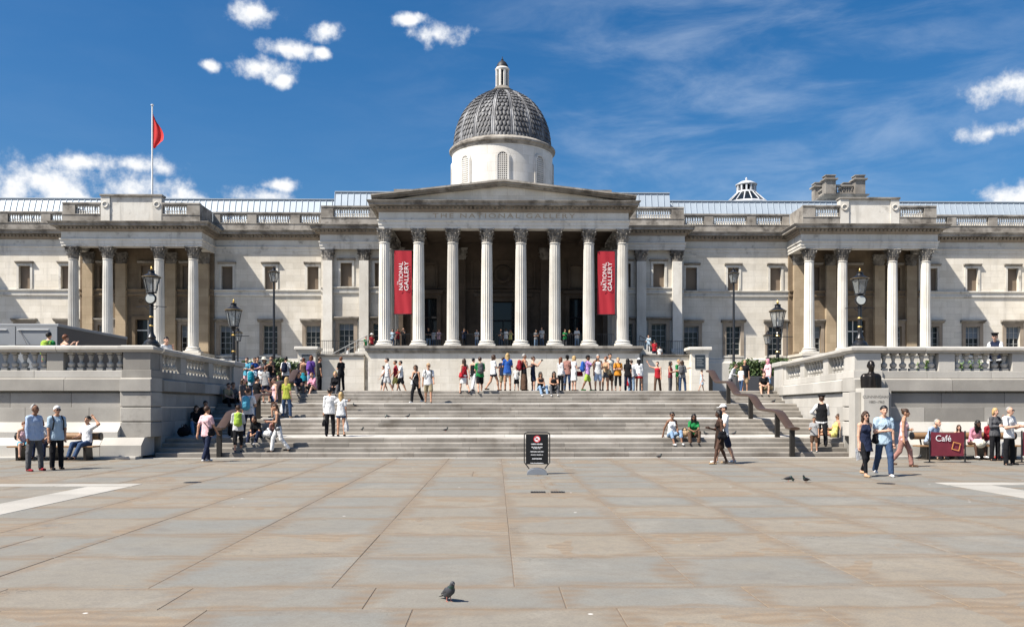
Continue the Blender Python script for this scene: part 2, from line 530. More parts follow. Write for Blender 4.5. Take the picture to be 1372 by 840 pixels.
def slab_mat():
    """sandstone flags: grey to tan, iron-brown bands along some edges, stains; every flag its own tone"""
    m, nt, N, L, b = new_mat('york_stone_flag')
    b.inputs['Roughness'].default_value = 0.8
    b.inputs['Specular IOR Level'].default_value = 0.3
    g = N.new('ShaderNodeNewGeometry'); oi = N.new('ShaderNodeObjectInfo')
    tc = N.new('ShaderNodeTexCoord')
    off = N.new('ShaderNodeVectorMath'); off.operation = 'SCALE'
    cb = N.new('ShaderNodeCombineXYZ')
    for i in range(3): cb.inputs[i].default_value = (37.0, 91.0, 53.0)[i]
    L.new(cb.outputs[0], off.inputs[0]); L.new(oi.outputs['Random'], off.inputs['Scale'])
    ad = N.new('ShaderNodeVectorMath'); ad.operation = 'ADD'
    L.new(g.outputs['Position'], ad.inputs[0]); L.new(off.outputs[0], ad.inputs[1])
    P = ad.outputs[0]

    def noise(scale, detail=5, r=0.55, vec=P, dist=0.0):
        n = N.new('ShaderNodeTexNoise'); n.inputs['Scale'].default_value = scale; n.inputs['Detail'].default_value = detail
        n.inputs['Roughness'].default_value = r; n.inputs['Distortion'].default_value = dist
        L.new(vec, n.inputs['Vector']); return n.outputs['Fac']
    def ramp(f, lo, hi, a=0., c=1.):
        r = N.new('ShaderNodeMapRange'); r.interpolation_type = 'SMOOTHSTEP'
        for k, v in (('From Min', lo), ('From Max', hi), ('To Min', a), ('To Max', c)): r.inputs[k].default_value = v
        L.new(f, r.inputs['Value']); return r.outputs[0]
    def mix(f, a, c, mode='MIX'):
        x = N.new('ShaderNodeMix'); x.data_type = 'RGBA'; x.blend_type = mode
        if isinstance(f, float): x.inputs['Factor'].default_value = f
        else: L.new(f, x.inputs['Factor'])
        for s_, q in ((6, a), (7, c)):
            if isinstance(q, tuple): x.inputs[s_].default_value = (*q, 1)
            else: L.new(q, x.inputs[s_])
        return x.outputs[2]
    def mth(op, a, c):
        x = N.new('ShaderNodeMath'); x.operation = op
        for i, q in enumerate((a, c)):
            if isinstance(q, (int, float)): x.inputs[i].default_value = q
            else: L.new(q, x.inputs[i])
        return x.outputs[0]
    # per-flag tone
    base = mix(ramp(oi.outputs['Random'], 0.25, 0.85), (0.200, 0.198, 0.178), (0.258, 0.22, 0.168))
    base = mix(ramp(noise(0.8, 4), 0.35, 0.7, 0, 0.45), base, (0.24, 0.21, 0.162))
    # iron-brown rim that wanders in from the edges
    sp = N.new('ShaderNodeSeparateXYZ'); L.new(tc.outputs['Generated'], sp.inputs[0])
    ex = mth('ABSOLUTE', mth('SUBTRACT', sp.outputs[0], 0.5), 0); ey = mth('ABSOLUTE', mth('SUBTRACT', sp.outputs[1], 0.5), 0)
    edge = mth('MAXIMUM', ex, ey)
    edge = mth('ADD', edge, mth('MULTIPLY', mth('SUBTRACT', noise(0.9, 3, 0.5, P, 0.6), 0.5), 0.42))
    wv = N.new('ShaderNodeTexWave'); wv.inputs['Scale'].default_value = 1.4; wv.inputs['Distortion'].default_value = 7; wv.inputs['Detail'].default_value = 2
    wv.bands_direction = 'Y'
    L.new(P, wv.inputs['Vector'])
    rim = mth('MULTIPLY', ramp(edge, 0.34, 0.48), mth('ADD', mth('MULTIPLY', wv.outputs['Fac'], 0.45), 0.40))
    base = mix(rim, base, (0.20, 0.142, 0.09))
    base = mix(ramp(noise(0.55, 6, 0.6, P, 0.5), 0.50, 0.72, 0, 0.5), base, (0.30, 0.28, 0.238))
    # iron stain with a hard edge, in tongues and bands
    sb = noise(0.62, 3, 0.45, P, 1.1)
    base = mix(mth('MULTIPLY', ramp(sb, 0.585, 0.60), ramp(oi.outputs['Random'], 0.35, 0.55, 0, 0.75)), base, mix(wv.outputs['Fac'], (0.215, 0.150, 0.092), (0.275, 0.21, 0.142)))
    cr_ = mth('ABSOLUTE', mth('SUBTRACT', noise(0.8, 6, 0.65, P, 0.4), 0.5), 0)
    base = mix(mth('MULTIPLY', ramp(cr_, 0.006, 0.0), ramp(noise(0.35, 2), 0.56, 0.66, 0, 0.8)), base, (0.075, 0.062, 0.05))
    # dark weathering stains and a fine speckle
    base = mix(ramp(noise(1.3, 8, 0.68), 0.56, 0.74, 0, 0.6), base, (0.15, 0.138, 0.122))
    base = mix(ramp(noise(6.0, 7, 0.7), 0.40, 0.72, 0, 0.5), base, (0.175, 0.158, 0.135))
    base = mix(ramp(noise(45, 4, 0.7), 0.38, 0.70, 0, 0.5), base, (0.15, 0.132, 0.108))
    # gum and droppings
    vo = N.new('ShaderNodeTexVoronoi'); vo.inputs['Scale'].default_value = 1.15; vo.inputs['Randomness'].default_value = 1.0
    L.new(P, vo.inputs['Vector'])
    base = mix(ramp(vo.outputs['Distance'], 0.035, 0.022), base, (0.58, 0.56, 0.52))
    vo2 = N.new('ShaderNodeTexVoronoi'); vo2.inputs['Scale'].default_value = 1.7; vo2.inputs['Randomness'].default_value = 1.0
    L.new(ad.outputs[0], vo2.inputs['Vector'])
    base = mix(ramp(vo2.outputs['Distance'], 0.06, 0.03, 0, 0.6), base, (0.14, 0.125, 0.11))
    L.new(base, b.inputs['Base Color'])
    bp = N.new('ShaderNodeBump'); bp.inputs['Strength'].default_value = 0.35; bp.inputs['Distance'].default_value = 0.01
    L.new(noise(18, 6, 0.7), bp.inputs['Height']); L.new(bp.outputs[0], b.inputs['Normal'])
    L.new(ramp(noise(2.0, 4), 0.3, 0.7, 0.68, 0.9), b.inputs['Roughness'])
    return m
M_SLAB = slab_mat()
M_JOINT = plain('joint_grit', (0.165, 0.125, 0.09), rough=0.95, noise=0.3, scale=20)
M_BAND = stone('white_paving_band', (0.44, 0.415, 0.37), (0.36, 0.34, 0.30), amt=0.3, streak=0.0, fine=22)

def text_mesh(s, size, mat, extrude=0.006, align='CENTER', spacing=1.0, bold=0.0, fit=None):
    cu = bpy.data.curves.new('text', 'FONT')
    cu.body = s; cu.size = size; cu.extrude = extrude; cu.align_x = align; cu.align_y = 'CENTER'
    cu.space_character = spacing; cu.offset = bold; cu.resolution_u = 3
    ob = bpy.data.objects.new('text', cu)
    COL.objects.link(ob)
    dg = bpy.context.evaluated_depsgraph_get()
    me = bpy.data.meshes.new_from_object(ob.evaluated_get(dg))
    bpy.data.objects.remove(ob); bpy.data.curves.remove(cu)
    me.materials.clear(); me.materials.append(mat)
    if fit:
        xs = [v.co.x for v in me.vertices]; k = fit / (max(xs) - min(xs))
        for v in me.vertices: v.co.x *= k
    return me

def put_text(name, parent, wloc, s, size, mat, rot=(math.pi / 2, 0, 0), **kw):
    o = bpy.data.objects.new(name, text_mesh(s, size, mat, **kw))
    link(o, parent, wloc)
    o.rotation_euler = rot
    return o
# ================================================================== THE SETTING
def sheet(name, x0, x1, y0, y1, z, mat):
    m = MB().add([(x0, y0, z), (x1, y0, z), (x1, y1, z), (x0, y1, z)], [(0, 1, 2, 3)])
    return tag(m.build(name, mat), kind='structure')

sheet('ground', -3000, 3000, -400, 5000, -0.035, M_TERRACE)

# ---- plaza paving: flags laid in rows, each its own stone
plaza = thing('plaza_paving', None, None, (0, 15, 0)); plaza['kind'] = 'structure'
MB().add([(-22, 0.5, -0.0045), (22, 0.5, -0.0045), (22, 30.42, -0.0045), (-22, 30.42, -0.0045)], [(0, 1, 2, 3)]).build('joint_bed', M_JOINT, plaza)
rows = [2.45, 4.2, 5.92, 7.65, 8.57, 10.32, 12.09, 13.86, 15.45, 17.19, 18.75, 20.45, 22.15, 23.85, 25.55, 27.2, 28.85, 30.05]
rs = random.Random(5)
SL_W = 1.738
for k in range(len(rows) - 1):
    ya, yb = rows[k], rows[k + 1]
    half = 0.60 * yb + 2.2
    off = -0.476
    if k == 3: off = -0.05
    elif k == 2: off = 0.38
    elif k < 2: off = -0.476 + 0.5 * SL_W * (k % 2)
    n0 = int(math.floor((-half - off) / SL_W)); n1 = int(math.ceil((half - off) / SL_W))
    x = off + n0 * SL_W
    for i in range(n0, n1):
        xa, xb = off + i * SL_W, off + (i + 1) * SL_W
        cuts = [(xa, xb, ya, yb)]
        if 17 < ya < 25 and -0.6 < xa < 0.2:          # small pieces let in round the drains in front of the notice
            mx_, my_ = (xa + xb) / 2, (ya + yb) / 2
            cuts = [(xa, mx_, ya, my_), (mx_, xb, ya, my_), (xa, mx_ + .2, my_, yb), (mx_ + .2, xb, my_, yb)]
        elif rs.random() < 0.05:
            mx_ = xa + (xb - xa) * rs.uniform(.4, .6); cuts = [(xa, mx_, ya, yb), (mx_, xb, ya, yb)]
        for (a, b_, c, d) in cuts:
            j = 0.003 + rs.random() * 0.0035
            dz = rs.uniform(-0.0018, 0.002)
            m = MB().cbox(a + j, b_ - j, c + j, d - j, -0.06, dz, 0.004)
            o = m.build('flagstone', M_SLAB, plaza)
            o.rotation_euler = (rs.uniform(-.0012, .0012), rs.uniform(-.0012, .0012), 0)
# pale bands let into the paving at both sides
for (xa, xb, ya, yb) in [(-9.45, -8.55, 6.0, 19.45), (-22, -8.55, 19.55, 20.15), (9.3, 10.2, 6.0, 19.45), (9.3, 22, 19.55, 20.15)]:
    lng = (yb - ya) > (xb - xa)
    n = max(1, int((yb - ya if lng else xb - xa) / 1.5))
    for i in range(n):
        if lng: q = (xa, xb, ya + (yb - ya) * i / n + .004, ya + (yb - ya) * (i + 1) / n - .004)
        else: q = (xa + (xb - xa) * i / n + .004, xa + (xb - xa) * (i + 1) / n - .004, ya, yb)
        MB().cbox(*q, -0.02, 0.007, 0.003).build('pale_band', M_BAND, plaza)
# kerb of pale stone in front of the stairs
for i in range(22):
    xa = -22 + i * 2
    MB().cbox(xa + .004, xa + 1.996, 30.06, 30.42, -0.05, 0.012, 0.006).build('kerb_stone', M_BAND, plaza)
MB().box(-22, 22, 30.421, 31.2, -0.06, -0.004).build('stair_foot_bed', M_JOINT, plaza)

def drain(xa, xb, ya, yb, label):
    t = thing('drain_cover', label, 'drain', ((xa + xb) / 2, (ya + yb) / 2, 0.0))
    MB().cbox(xa, xb, ya, yb, 0.0, 0.007, 0.002).build('frame', M_BLACK, t)
    n = int((xb - xa) / 0.05)
    for i in range(n):
        MB().box(xa + .02 + i * .05, xa + .04 + i * .05, ya + .015, yb - .015, 0.0072, 0.012).build('bar', M_POST, t)
Yd = 18.05
drain(wx(711, Yd), wx(731, Yd), Yd - .13, Yd + .13, 'dark iron slot drain in the paving, the left one of two')
drain(wx(738, Yd), wx(757, Yd), Yd - .13, Yd + .13, 'dark iron slot drain in the paving, the right one of two')
for px, py, lab in ((258, 645.5, 'round dark manhole cover in the paving left of the notice'), (1187, 648.5, 'round dark manhole cover in front of the walking couple')):
    d = 1.72 * F / (py - 545)
    t = thing('manhole_cover', lab, 'manhole cover', (wx(px, d), d, 0))
    MB().lathe([(0.17, 0), (0.17, 0.006), (0.15, 0.007)], (0, 0, 0), 24).part('lid', M_BLACK, t)
    MB().lathe([(0.20, 0), (0.20, 0.0045), (0.172, 0.0045), (0.172, 0)], (0, 0, 0), 24, caps=False).part('rim', M_POST, t)

# ---- the broad stairs
RISE, TREAD = 0.155, 0.36
STEP_Y = []
y = 30.8
for fl in range(4):
    for k in range(4):
        STEP_Y.append(y)
        y += TREAD if k < 3 else 2.32
def wall_x(Y, s):
    return (-12.3 - 0.5 * (Y - 30.6) / 11.7) if s < 0 else (11.58 + 1.25 * (Y - 30.6) / 12.4)
def step_top(i):
    return RISE * i

stairs = thing('stone_staircase', 'broad grey granite flight of steps with three landings up to the terrace', 'staircase', (0, 30.8, 0))
rs = random.Random(9)
for i in range(16):
    y0 = STEP_Y[i]; zt = RISE * (i + 1)
    landing = (i % 4 == 3)
    y1 = y0 + TREAD + 0.06
    xa, xe = wall_x(y0, -1) + 0.01, wall_x(y0, 1) - 0.01
    zb = zt - RISE - 0.02 - (0.06 if (i % 4 == 0 and i) else 0)
    xs = [xa]
    while xs[-1] < xe - 2.6: xs.append(xs[-1] + rs.uniform(1.5, 2.2))
    xs.append(xe)
    for a, b_ in zip(xs, xs[1:]):
        jz = rs.uniform(-.003, .003)
        poly = [(y0, zb), (y1, zb), (y1, zt + jz), (y0 + .05, zt + jz), (y0 + .02, zt + jz - .010), (y0, zt + jz - .036)]
        MB().prism_x(poly, a + .003, b_ - .003).build('step_block', M_STEP, stairs)
    if landing and i < 15:
        yn = STEP_Y[i + 1] + 0.02
        pitch = 0.022 * (yn - y1)
        x = xa
        while x < xe - .3:
            w = min(rs.uniform(1.4, 1.9), xe - x)
            if xe - (x + w) < .6: w = xe - x
            ym = y1 + (yn - y1) * rs.uniform(.45, .55)
            for (p, q) in ((y1 + .004, ym - .003), (ym + .003, yn)):
                zp = zt + pitch * (p - y1) / (yn - y1); zq = zt + pitch * (q - y1) / (yn - y1)
                MB().add([(x + .003, p, zt - .1), (x + w - .003, p, zt - .1), (x + w - .003, q, zt - .1), (x + .003, q, zt - .1),
                          (x + .003, p, zp), (x + w - .003, p, zp), (x + w - .003, q, zq), (x + .003, q, zq)],
                         [(0, 3, 2, 1), (4, 5, 6, 7), (0, 1, 5, 4), (1, 2, 6, 5), (2, 3, 7, 6), (3, 0, 4, 7)]).build('landing_slab', M_GRANITE_L, stairs)
            x += w

# ---- terrace floor
TZ = 2.48
sheet('terrace_pavement', -90, 90, 42.52, 96, TZ - 0.006, M_TERRACE)
sheet('side_terrace_west', -60, -12.9, 31.0, 42.515, TZ - 0.006, M_TERRACE)['label'] = 'raised terrace behind the left retaining wall'
sheet('side_terrace_east', 13.0, 60, 31.0, 42.515, TZ - 0.006, M_TERRACE)['label'] = 'raised terrace behind the right retaining wall'

# ---- retaining walls with balustrades on both sides of the stairs
bal_prof = [(.055, .10), (.10, .15), (.118, .20), (.112, .255), (.062, .285), (.05, .33), (.062, .40), (.085, .47), (.09, .52), (.06, .55)]
bm = MB().cbox(-.105, .105, -.105, .105, 0, .10, .008)
bm.lathe(bal_prof, (0, 0, 0), 12, caps=False)
bm.cbox(-.095, .095, -.095, .095, .55, .62, .008)
BALUSTER = bm.mesh('baluster', M_GRANITE_L, smooth=35)
rs = random.Random(21)

def run(name, wall, mat, x0, x1, poly, L=2.0, M=None, jig=.6, first=None):
    """a course of separate blocks: profile polygon in YZ, blocks along X"""
    lo, hi = min(x0, x1), max(x0, x1)
    xs = [lo]
    nxt = first or rs.uniform(L * .5, L)
    while xs[-1] + nxt < hi - .5 * L:
        xs.append(xs[-1] + nxt); nxt = L * rs.uniform(1 - .15 * jig, 1 + .15 * jig)
    xs.append(hi)
    for a, b_ in zip(xs, xs[1:]):
        m = MB().prism_x(poly, a + .007, b_ - .007)
        if M is not None: m.xform(M)
        m.build(name, mat, wall)

def rect(y0, y1, z0, z1, c=.014):
    return [(y0 + c, z0), (y1, z0), (y1, z1), (y0 + c, z1), (y0, z1 - c), (y0, z0 + c)]

def retaining_wall(s, label):
    cx = wall_x(30.6, s)
    wall = thing('retaining_wall', label, 'wall', (cx, 30.6, 0))
    far = cx + s * 12.5
    pier_in = cx + s * 1.0
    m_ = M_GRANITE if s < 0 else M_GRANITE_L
    run('kerb_block', wall, M_GRANITE_L, far, cx + s * .15, rect(29.5, 30.1, 0, .09), 1.9)
    run('lower_plinth_block', wall, M_GRANITE_L, far, cx + s * .1, [(29.85, .092), (31, .092), (31, .70), (30.15, .70), (29.85, .445)], 2.4)
    run('upper_plinth_block', wall, M_GRANITE_L, far, pier_in, [(30.15, .703), (31, .703), (31, 1.21), (30.5, 1.21), (30.15, .88)], 2.6)
    run('wall_block', wall, M_GRANITE, far, pier_in, rect(30.56, 31, 1.214, 1.700, .006), 2.1, first=1.5)
    run('wall_block', wall, M_GRANITE, far, pier_in, rect(30.56, 31, 1.706, 2.19, .006), 2.1)
    run('slot_block', wall, M_GRANITE, far, pier_in, rect(30.66, 31, 2.192, 2.262, .004), 3)
    run('band_block', wall, M_GRANITE, far, pier_in, [(30.40, 2.265), (31, 2.265), (31, 2.70), (30.52, 2.70), (30.47, 2.665), (30.40, 2.65)], 2.6)
    run('parapet_base_block', wall, M_GRANITE_L, far, pier_in, rect(30.52, 31, 2.703, 2.95), 2.2)
    # coping
    run('coping_block', wall, M_GRANITE_L, far, pier_in, [(30.46, 3.57), (31.06, 3.57), (31.06, 3.60), (31.13, 3.66), (31.13, 3.74), (31.0, 3.79), (30.52, 3.79), (30.38, 3.74), (30.38, 3.66), (30.46, 3.60)], 2.3)
    # dies and balusters
    dies = [(1.0 + 1.98 + 2.55 * k, .56) for k in range(4)]
    prev = 1.0
    for (d0, w) in dies:
        a, b_ = sorted((cx + s * d0, cx + s * (d0 + w)))
        MB().cbox(a, b_, 30.53, 30.97, 2.952, 3.568, .01).build('balustrade_die', m_, wall)
        n = 6
        for k in range(n):
            t = prev + (d0 - prev) * (k + .5) / n
            inst(BALUSTER, 'baluster', wall, (cx + s * t, 30.75, 2.951))
        prev = d0 + w
    # corner pier of rusticated blocks
    a, b_ = sorted((cx, pier_in))
    for z0, z1, pr in ((.703, 1.20, .05), (1.235, 1.70, .03), (1.735, 2.22, .03)):
        MB().cbox(a - .02, b_ + .02, 30.38, 31.4, z0, z1, .016).build('pier_block', m_, wall)
    MB().box(a + .03, b_ - .03, 30.45, 31.35, 1.19, 2.25).build('pier_core', M_GRANITE, wall)
    MB().prism_x([(30.32, 2.252), (31.4, 2.252), (31.4, 2.71), (30.44, 2.71), (30.40, 2.67), (30.32, 2.655)], a - .02, b_ + .02).build('pier_band', m_, wall)
    MB().cbox(a, b_, 30.45, 31.4, 2.712, 2.97, .01).build('pier_base', m_, wall)
    MB().cbox(a + .04, b_ - .04, 30.49, 31.3, 2.972, 3.568, .01).build('pier_die', m_, wall)
    cp = MB()
    cp.sweep([(a - .0, 31.3), (a - .0, 30.46), (b_, 30.46), (b_, 31.3)][::1], [(0, 3.57), (.03, 3.60), (.10, 3.66), (.10, 3.75), (0, 3.80), (-.3, 3.80)])
    cp.box(a + .01, b_ - .01, 30.47, 31.35, 3.574, 3.796)
    cp.build('pier_coping', M_GRANITE_L, wall)
    # return wall beside the stairs, in its own frame: +x runs up the stairs, +y into the terrace
    end = Vector((wall_x(42.6, s), 42.6, 0)); st = Vector((cx, 31.42, 0)); st.x = wall_x(31.42, s)
    u = (end - st).normalized(); v = Vector((s * u.y, -s * u.x, 0)); v = Vector((u.y * s, -u.x * s, 0))
    M = Matrix(((u.x, v.x, 0, st.x), (u.y, v.y, 0, st.y), (0, 0, 1, 0), (0, 0, 0, 1)))
    Ln = (end - st).length
    run('return_block', wall, m_, 0, Ln, rect(0.0, .5, .0, .70, .006), 2.0, M)
    run('return_block', wall, m_, 0, Ln, rect(0.0, .5, .705, 1.21, .006), 2.1, M)
    run('return_block', wall, m_, 0, Ln, rect(0.0, .5, 1.214, 1.70, .006), 2.0, M)
    run('return_block', wall, m_, 0, Ln, rect(0.0, .5, 1.706, 2.19, .006), 2.2, M)
    run('slot_block', wall, m_, 0, Ln, rect(.10, .5, 2.192, 2.262, .004), 3, M)
    run('band_block', wall, m_, 0, Ln, [(-.12, 2.265), (.5, 2.265), (.5, 2.70), (0.0, 2.70), (-.05, 2.665), (-.12, 2.65)], 2.6, M)
    run('parapet_base_block', wall, m_, 0, Ln, rect(.0, .5, 2.703, 2.95), 2.3, M)
    run('coping_block', wall, M_GRANITE_L, 0, Ln, [(-.04, 3.57), (.5, 3.57), (.5, 3.60), (.57, 3.66), (.57, 3.74), (.44, 3.79), (.04, 3.79), (-.12, 3.74), (-.12, 3.66), (-.04, 3.60)], 2.4, M)
    bays = [(.25, 2.35, 5), (3.05, 6.1, 7), (6.8, 9.6, 6)]
    pos = 0.0
    ang = math.atan2(u.y, u.x)
    for (b0, b1, n) in bays:
        MB().cbox(pos, b0, .03, .47, 2.952, 3.568, .01).xform(M).build('balustrade_die', m_, wall)
        for k in range(n):
            p = M @ Vector((b0 + (b1 - b0) * (k + .5) / n, .25, 2.951))
            inst(BALUSTER, 'baluster', wall, p, ang)
        pos = b1
    MB().cbox(pos, 9.9, .03, .47, 2.952, 3.568, .01).xform(M).build('balustrade_die', m_, wall)
    MB().cbox(9.9, Ln + .5, -.06, .62, 2.0, 3.60, .012).xform(M).build('end_pier', M_GRANITE_L, wall)
    MB().cbox(9.82, Ln + .58, -.16, .72, 3.604, 3.82, .03).xform(M).build('end_pier_cap', M_GRANITE_L, wall)
    return wall

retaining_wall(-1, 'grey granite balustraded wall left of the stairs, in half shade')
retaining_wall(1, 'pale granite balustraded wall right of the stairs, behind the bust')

# ---- bronze handrails
def handrail(X, label):
    t = thing('stair_handrail', label, 'handrail', (X, 30.8, 0))
    pts = [(30.42, .98), (30.85, 1.0)]
    for fl in range(4):
        ys = STEP_Y[fl * 4]; ye = STEP_Y[fl * 4 + 3]
        zb = RISE * 4 * fl + .97; za = RISE * 4 * (fl + 1) + .95
        pts += [(ys + .12, zb + .03), (ye + .28, za)]
    pts += [(42.75, 3.43)]
    # rounded broad rail: section swept along the profile with small bends
    fine = []
    for (a, b_) in zip(pts, pts[1:]):
        for k in range(6):
            q = k / 6
            fine.append((a[0] + (b_[0] - a[0]) * q, a[1] + (b_[1] - a[1]) * q))
    fine.append(pts[-1])
    sm = fine[:]
    for it in range(1):
        sm = [sm[0]] + [((sm[i - 1][0] + 2 * sm[i][0] + sm[i + 1][0]) / 4, (sm[i - 1][1] + 2 * sm[i][1] + sm[i + 1][1]) / 4) for i in range(1, len(sm) - 1)] + [sm[-1]]
    sec = [(-.17, .0), (-.155, .03), (-.08, .048), (.0, .052), (.08, .048), (.155, .03), (.17, .0), (.16, -.035), (.10, -.055), (.0, -.06), (-.10, -.055), (-.16, -.035)]
    vs, fs = [], []
    n = len(sec)
    for i, (yy, zz) in enumerate(sm):
        a = sm[max(i - 1, 0)]; b_ = sm[min(i + 1, len(sm) - 1)]
        d = Vector((0, b_[0] - a[0], b_[1] - a[1])).normalized(); up = Vector((0, -d.z, d.y))
        for (sx, sz) in sec:
            vs.append((X + sx, yy + up.y * sz, zz + up.z * sz))
    for i in range(len(sm) - 1):
        for k in range(n):
            fs.append((i * n + k, i * n + (k + 1) % n, (i + 1) * n + (k + 1) % n, (i + 1) * n + k))
    fs.append(tuple(range(n - 1, -1, -1))); fs.append(tuple((len(sm) - 1) * n + k for k in range(n)))
    MB().add(vs, fs).build('rail', M_BRONZE, t, smooth=40)
    for (yy, zb, zt_) in ((30.72, 0.0, .95), (32.35, .62, 1.50), (35.75, 1.24, 2.12), (39.2, 1.86, 2.74), (42.45, 2.48, 3.36)):
        MB().cbox(X - .085, X + .085, yy - .06, yy + .06, zb, zt_, .015).build('post', M_POST, t)
handrail(9.55, 'brown bronze handrail on dark posts, right side of the stairs')
handrail(-10.1, 'brown bronze handrail on dark posts, left side among the crowd')
# ================================================================== THE GALLERY BUILDING
gal = thing('gallery_building', 'long pale stone neoclassical gallery with columned portico and grey dome', 'building', (0, 90, TZ))
Z0 = 6.88           # stylobate
ZA = 17.0           # underside of the architrave
YW, YF, YFP, YP, YPC = 90.0, 87.6, 87.0, 86.4, 77.4   # main wall, flank wall, flank pilasters, pavilion columns, portico columns

def wall_open(name, x0, x1, z0, z1, y, ops, depth=.5, mat=M_WALL, sides=None):
    m = MB()
    xs = sorted({x0, x1, *[o[0] for o in ops], *[o[1] for o in ops]})
    zs = sorted({z0, z1, *[o[2] for o in ops], *[o[3] for o in ops]})
    for i in range(len(xs) - 1):
        for k in range(len(zs) - 1):
            cx, cz = (xs[i] + xs[i + 1]) / 2, (zs[k] + zs[k + 1]) / 2
            if any(o[0] < cx < o[1] and o[2] < cz < o[3] for o in ops): continue
            m.add([(xs[i], y, zs[k]), (xs[i + 1], y, zs[k]), (xs[i + 1], y, zs[k + 1]), (xs[i], y, zs[k + 1])], [(0, 1, 2, 3)])
    for (a, b_, c, d) in ops:
        e = y + depth
        m.add([(a, y, c), (b_, y, c), (b_, e, c), (a, e, c), (a, y, d), (b_, y, d), (b_, e, d), (a, e, d)],
              [(0, 3, 2, 1), (4, 5, 6, 7), (0, 4, 7, 3), (1, 2, 6, 5)])
    if sides:
        for xx in (x0, x1):
            m.add([(xx, y, z0), (xx, y + sides, z0), (xx, y + sides, z1), (xx, y, z1)], [(0, 1, 2, 3)])
    return m.build(name, mat, gal)

WR = random.Random(4)
def upper_window(x, y, z0=13.45, z1=15.75, w=1.12, mat=None):
    fr = MB()
    t, p = .22, .09
    fr.box(x - w / 2 - t, x - w / 2, y - p, y - .001, z0, z1 + t)
    fr.box(x + w / 2, x + w / 2 + t, y - p, y - .001, z0, z1 + t)
    fr.box(x - w / 2, x + w / 2, y - p, y - .001, z1, z1 + t)
    o = fr.build('upper_window', mat or M_TRIM, gal)
    MB().box(x - w / 2, x + w / 2, y + .30, y + .34, z0, z1).build('infill', M_BROWN, o)
    MB().prism_x([(y - .09, z1 + t + .012), (y - .001, z1 + t + .012), (y - .001, z1 + t + .22), (y - .30, z1 + t + .22), (y - .30, z1 + t + .14)], x - w / 2 - t - .12, x + w / 2 + t + .12).build('hood', M_SOOTY, o)
    return o

def lower_window(x, y, z0=6.95, z1=9.85, w=1.45):
    fr = MB(); t, p = .34, .12
    fr.box(x - w / 2 - t, x - w / 2, y - p, y - .001, z0 - .1, z1 + t)
    fr.box(x + w / 2, x + w / 2 + t, y - p, y - .001, z0 - .1, z1 + t)
    fr.box(x - w / 2, x + w / 2, y - p, y - .001, z1, z1 + t)
    o = fr.build('lower_window', M_FRAME, gal)
    MB().box(x - w / 2, x + w / 2, y + .34, y + .36, z0, z1).build('pane', M_GLASS, o)
    if WR.random() < .5:  # added strip, its colour stands in for a bluish reflection in the glass
        MB().box(x - w / 2 + .03, x + w / 2 - .03, y + .330, y + .3395, z1 - (z1 - z0) * WR.choice((.2, .2, .4, .3)), z1).build('reflection_strip', plain('reflection_tint', (.16, .19, .22), .8), o)
    b = MB()
    for k in range(4):
        xx = x - w / 2 + .03 + (w - .06) * k / 3
        b.box(xx - .02, xx + .02, y + .27, y + .338, z0, z1)
    for k in range(6):
        zz = z0 + .04 + (z1 - z0 - .08) * k / 5
        b.box(x - w / 2, x + w / 2, y + .28, y + .337, zz - .02, zz + .02)
    b.build('glazing_bars', plain('sash_paint', (.42, .42, .40), .6), o, kind='stuff')
    MB().prism_x([(y - .12, z1 + t + .012), (y - .001, z1 + t + .012), (y - .001, z1 + t + .30), (y - .42, z1 + t + .30), (y - .42, z1 + t + .18), (y - .2, z1 + t + .1)], x - w / 2 - t - .18, x + w / 2 + t + .18).build('hood', M_SOOTY, o)
    MB().box(x - w / 2 - t, x + w / 2 + t, y - .2, y - .001, z0 - .28, z0 - .104).build('sill', M_TRIM, o)
    return o

def op_u(x): return (x - .56, x + .56, 13.45, 15.75)
def op_l(x): return (x - .725, x + .725, 6.95, 9.85)

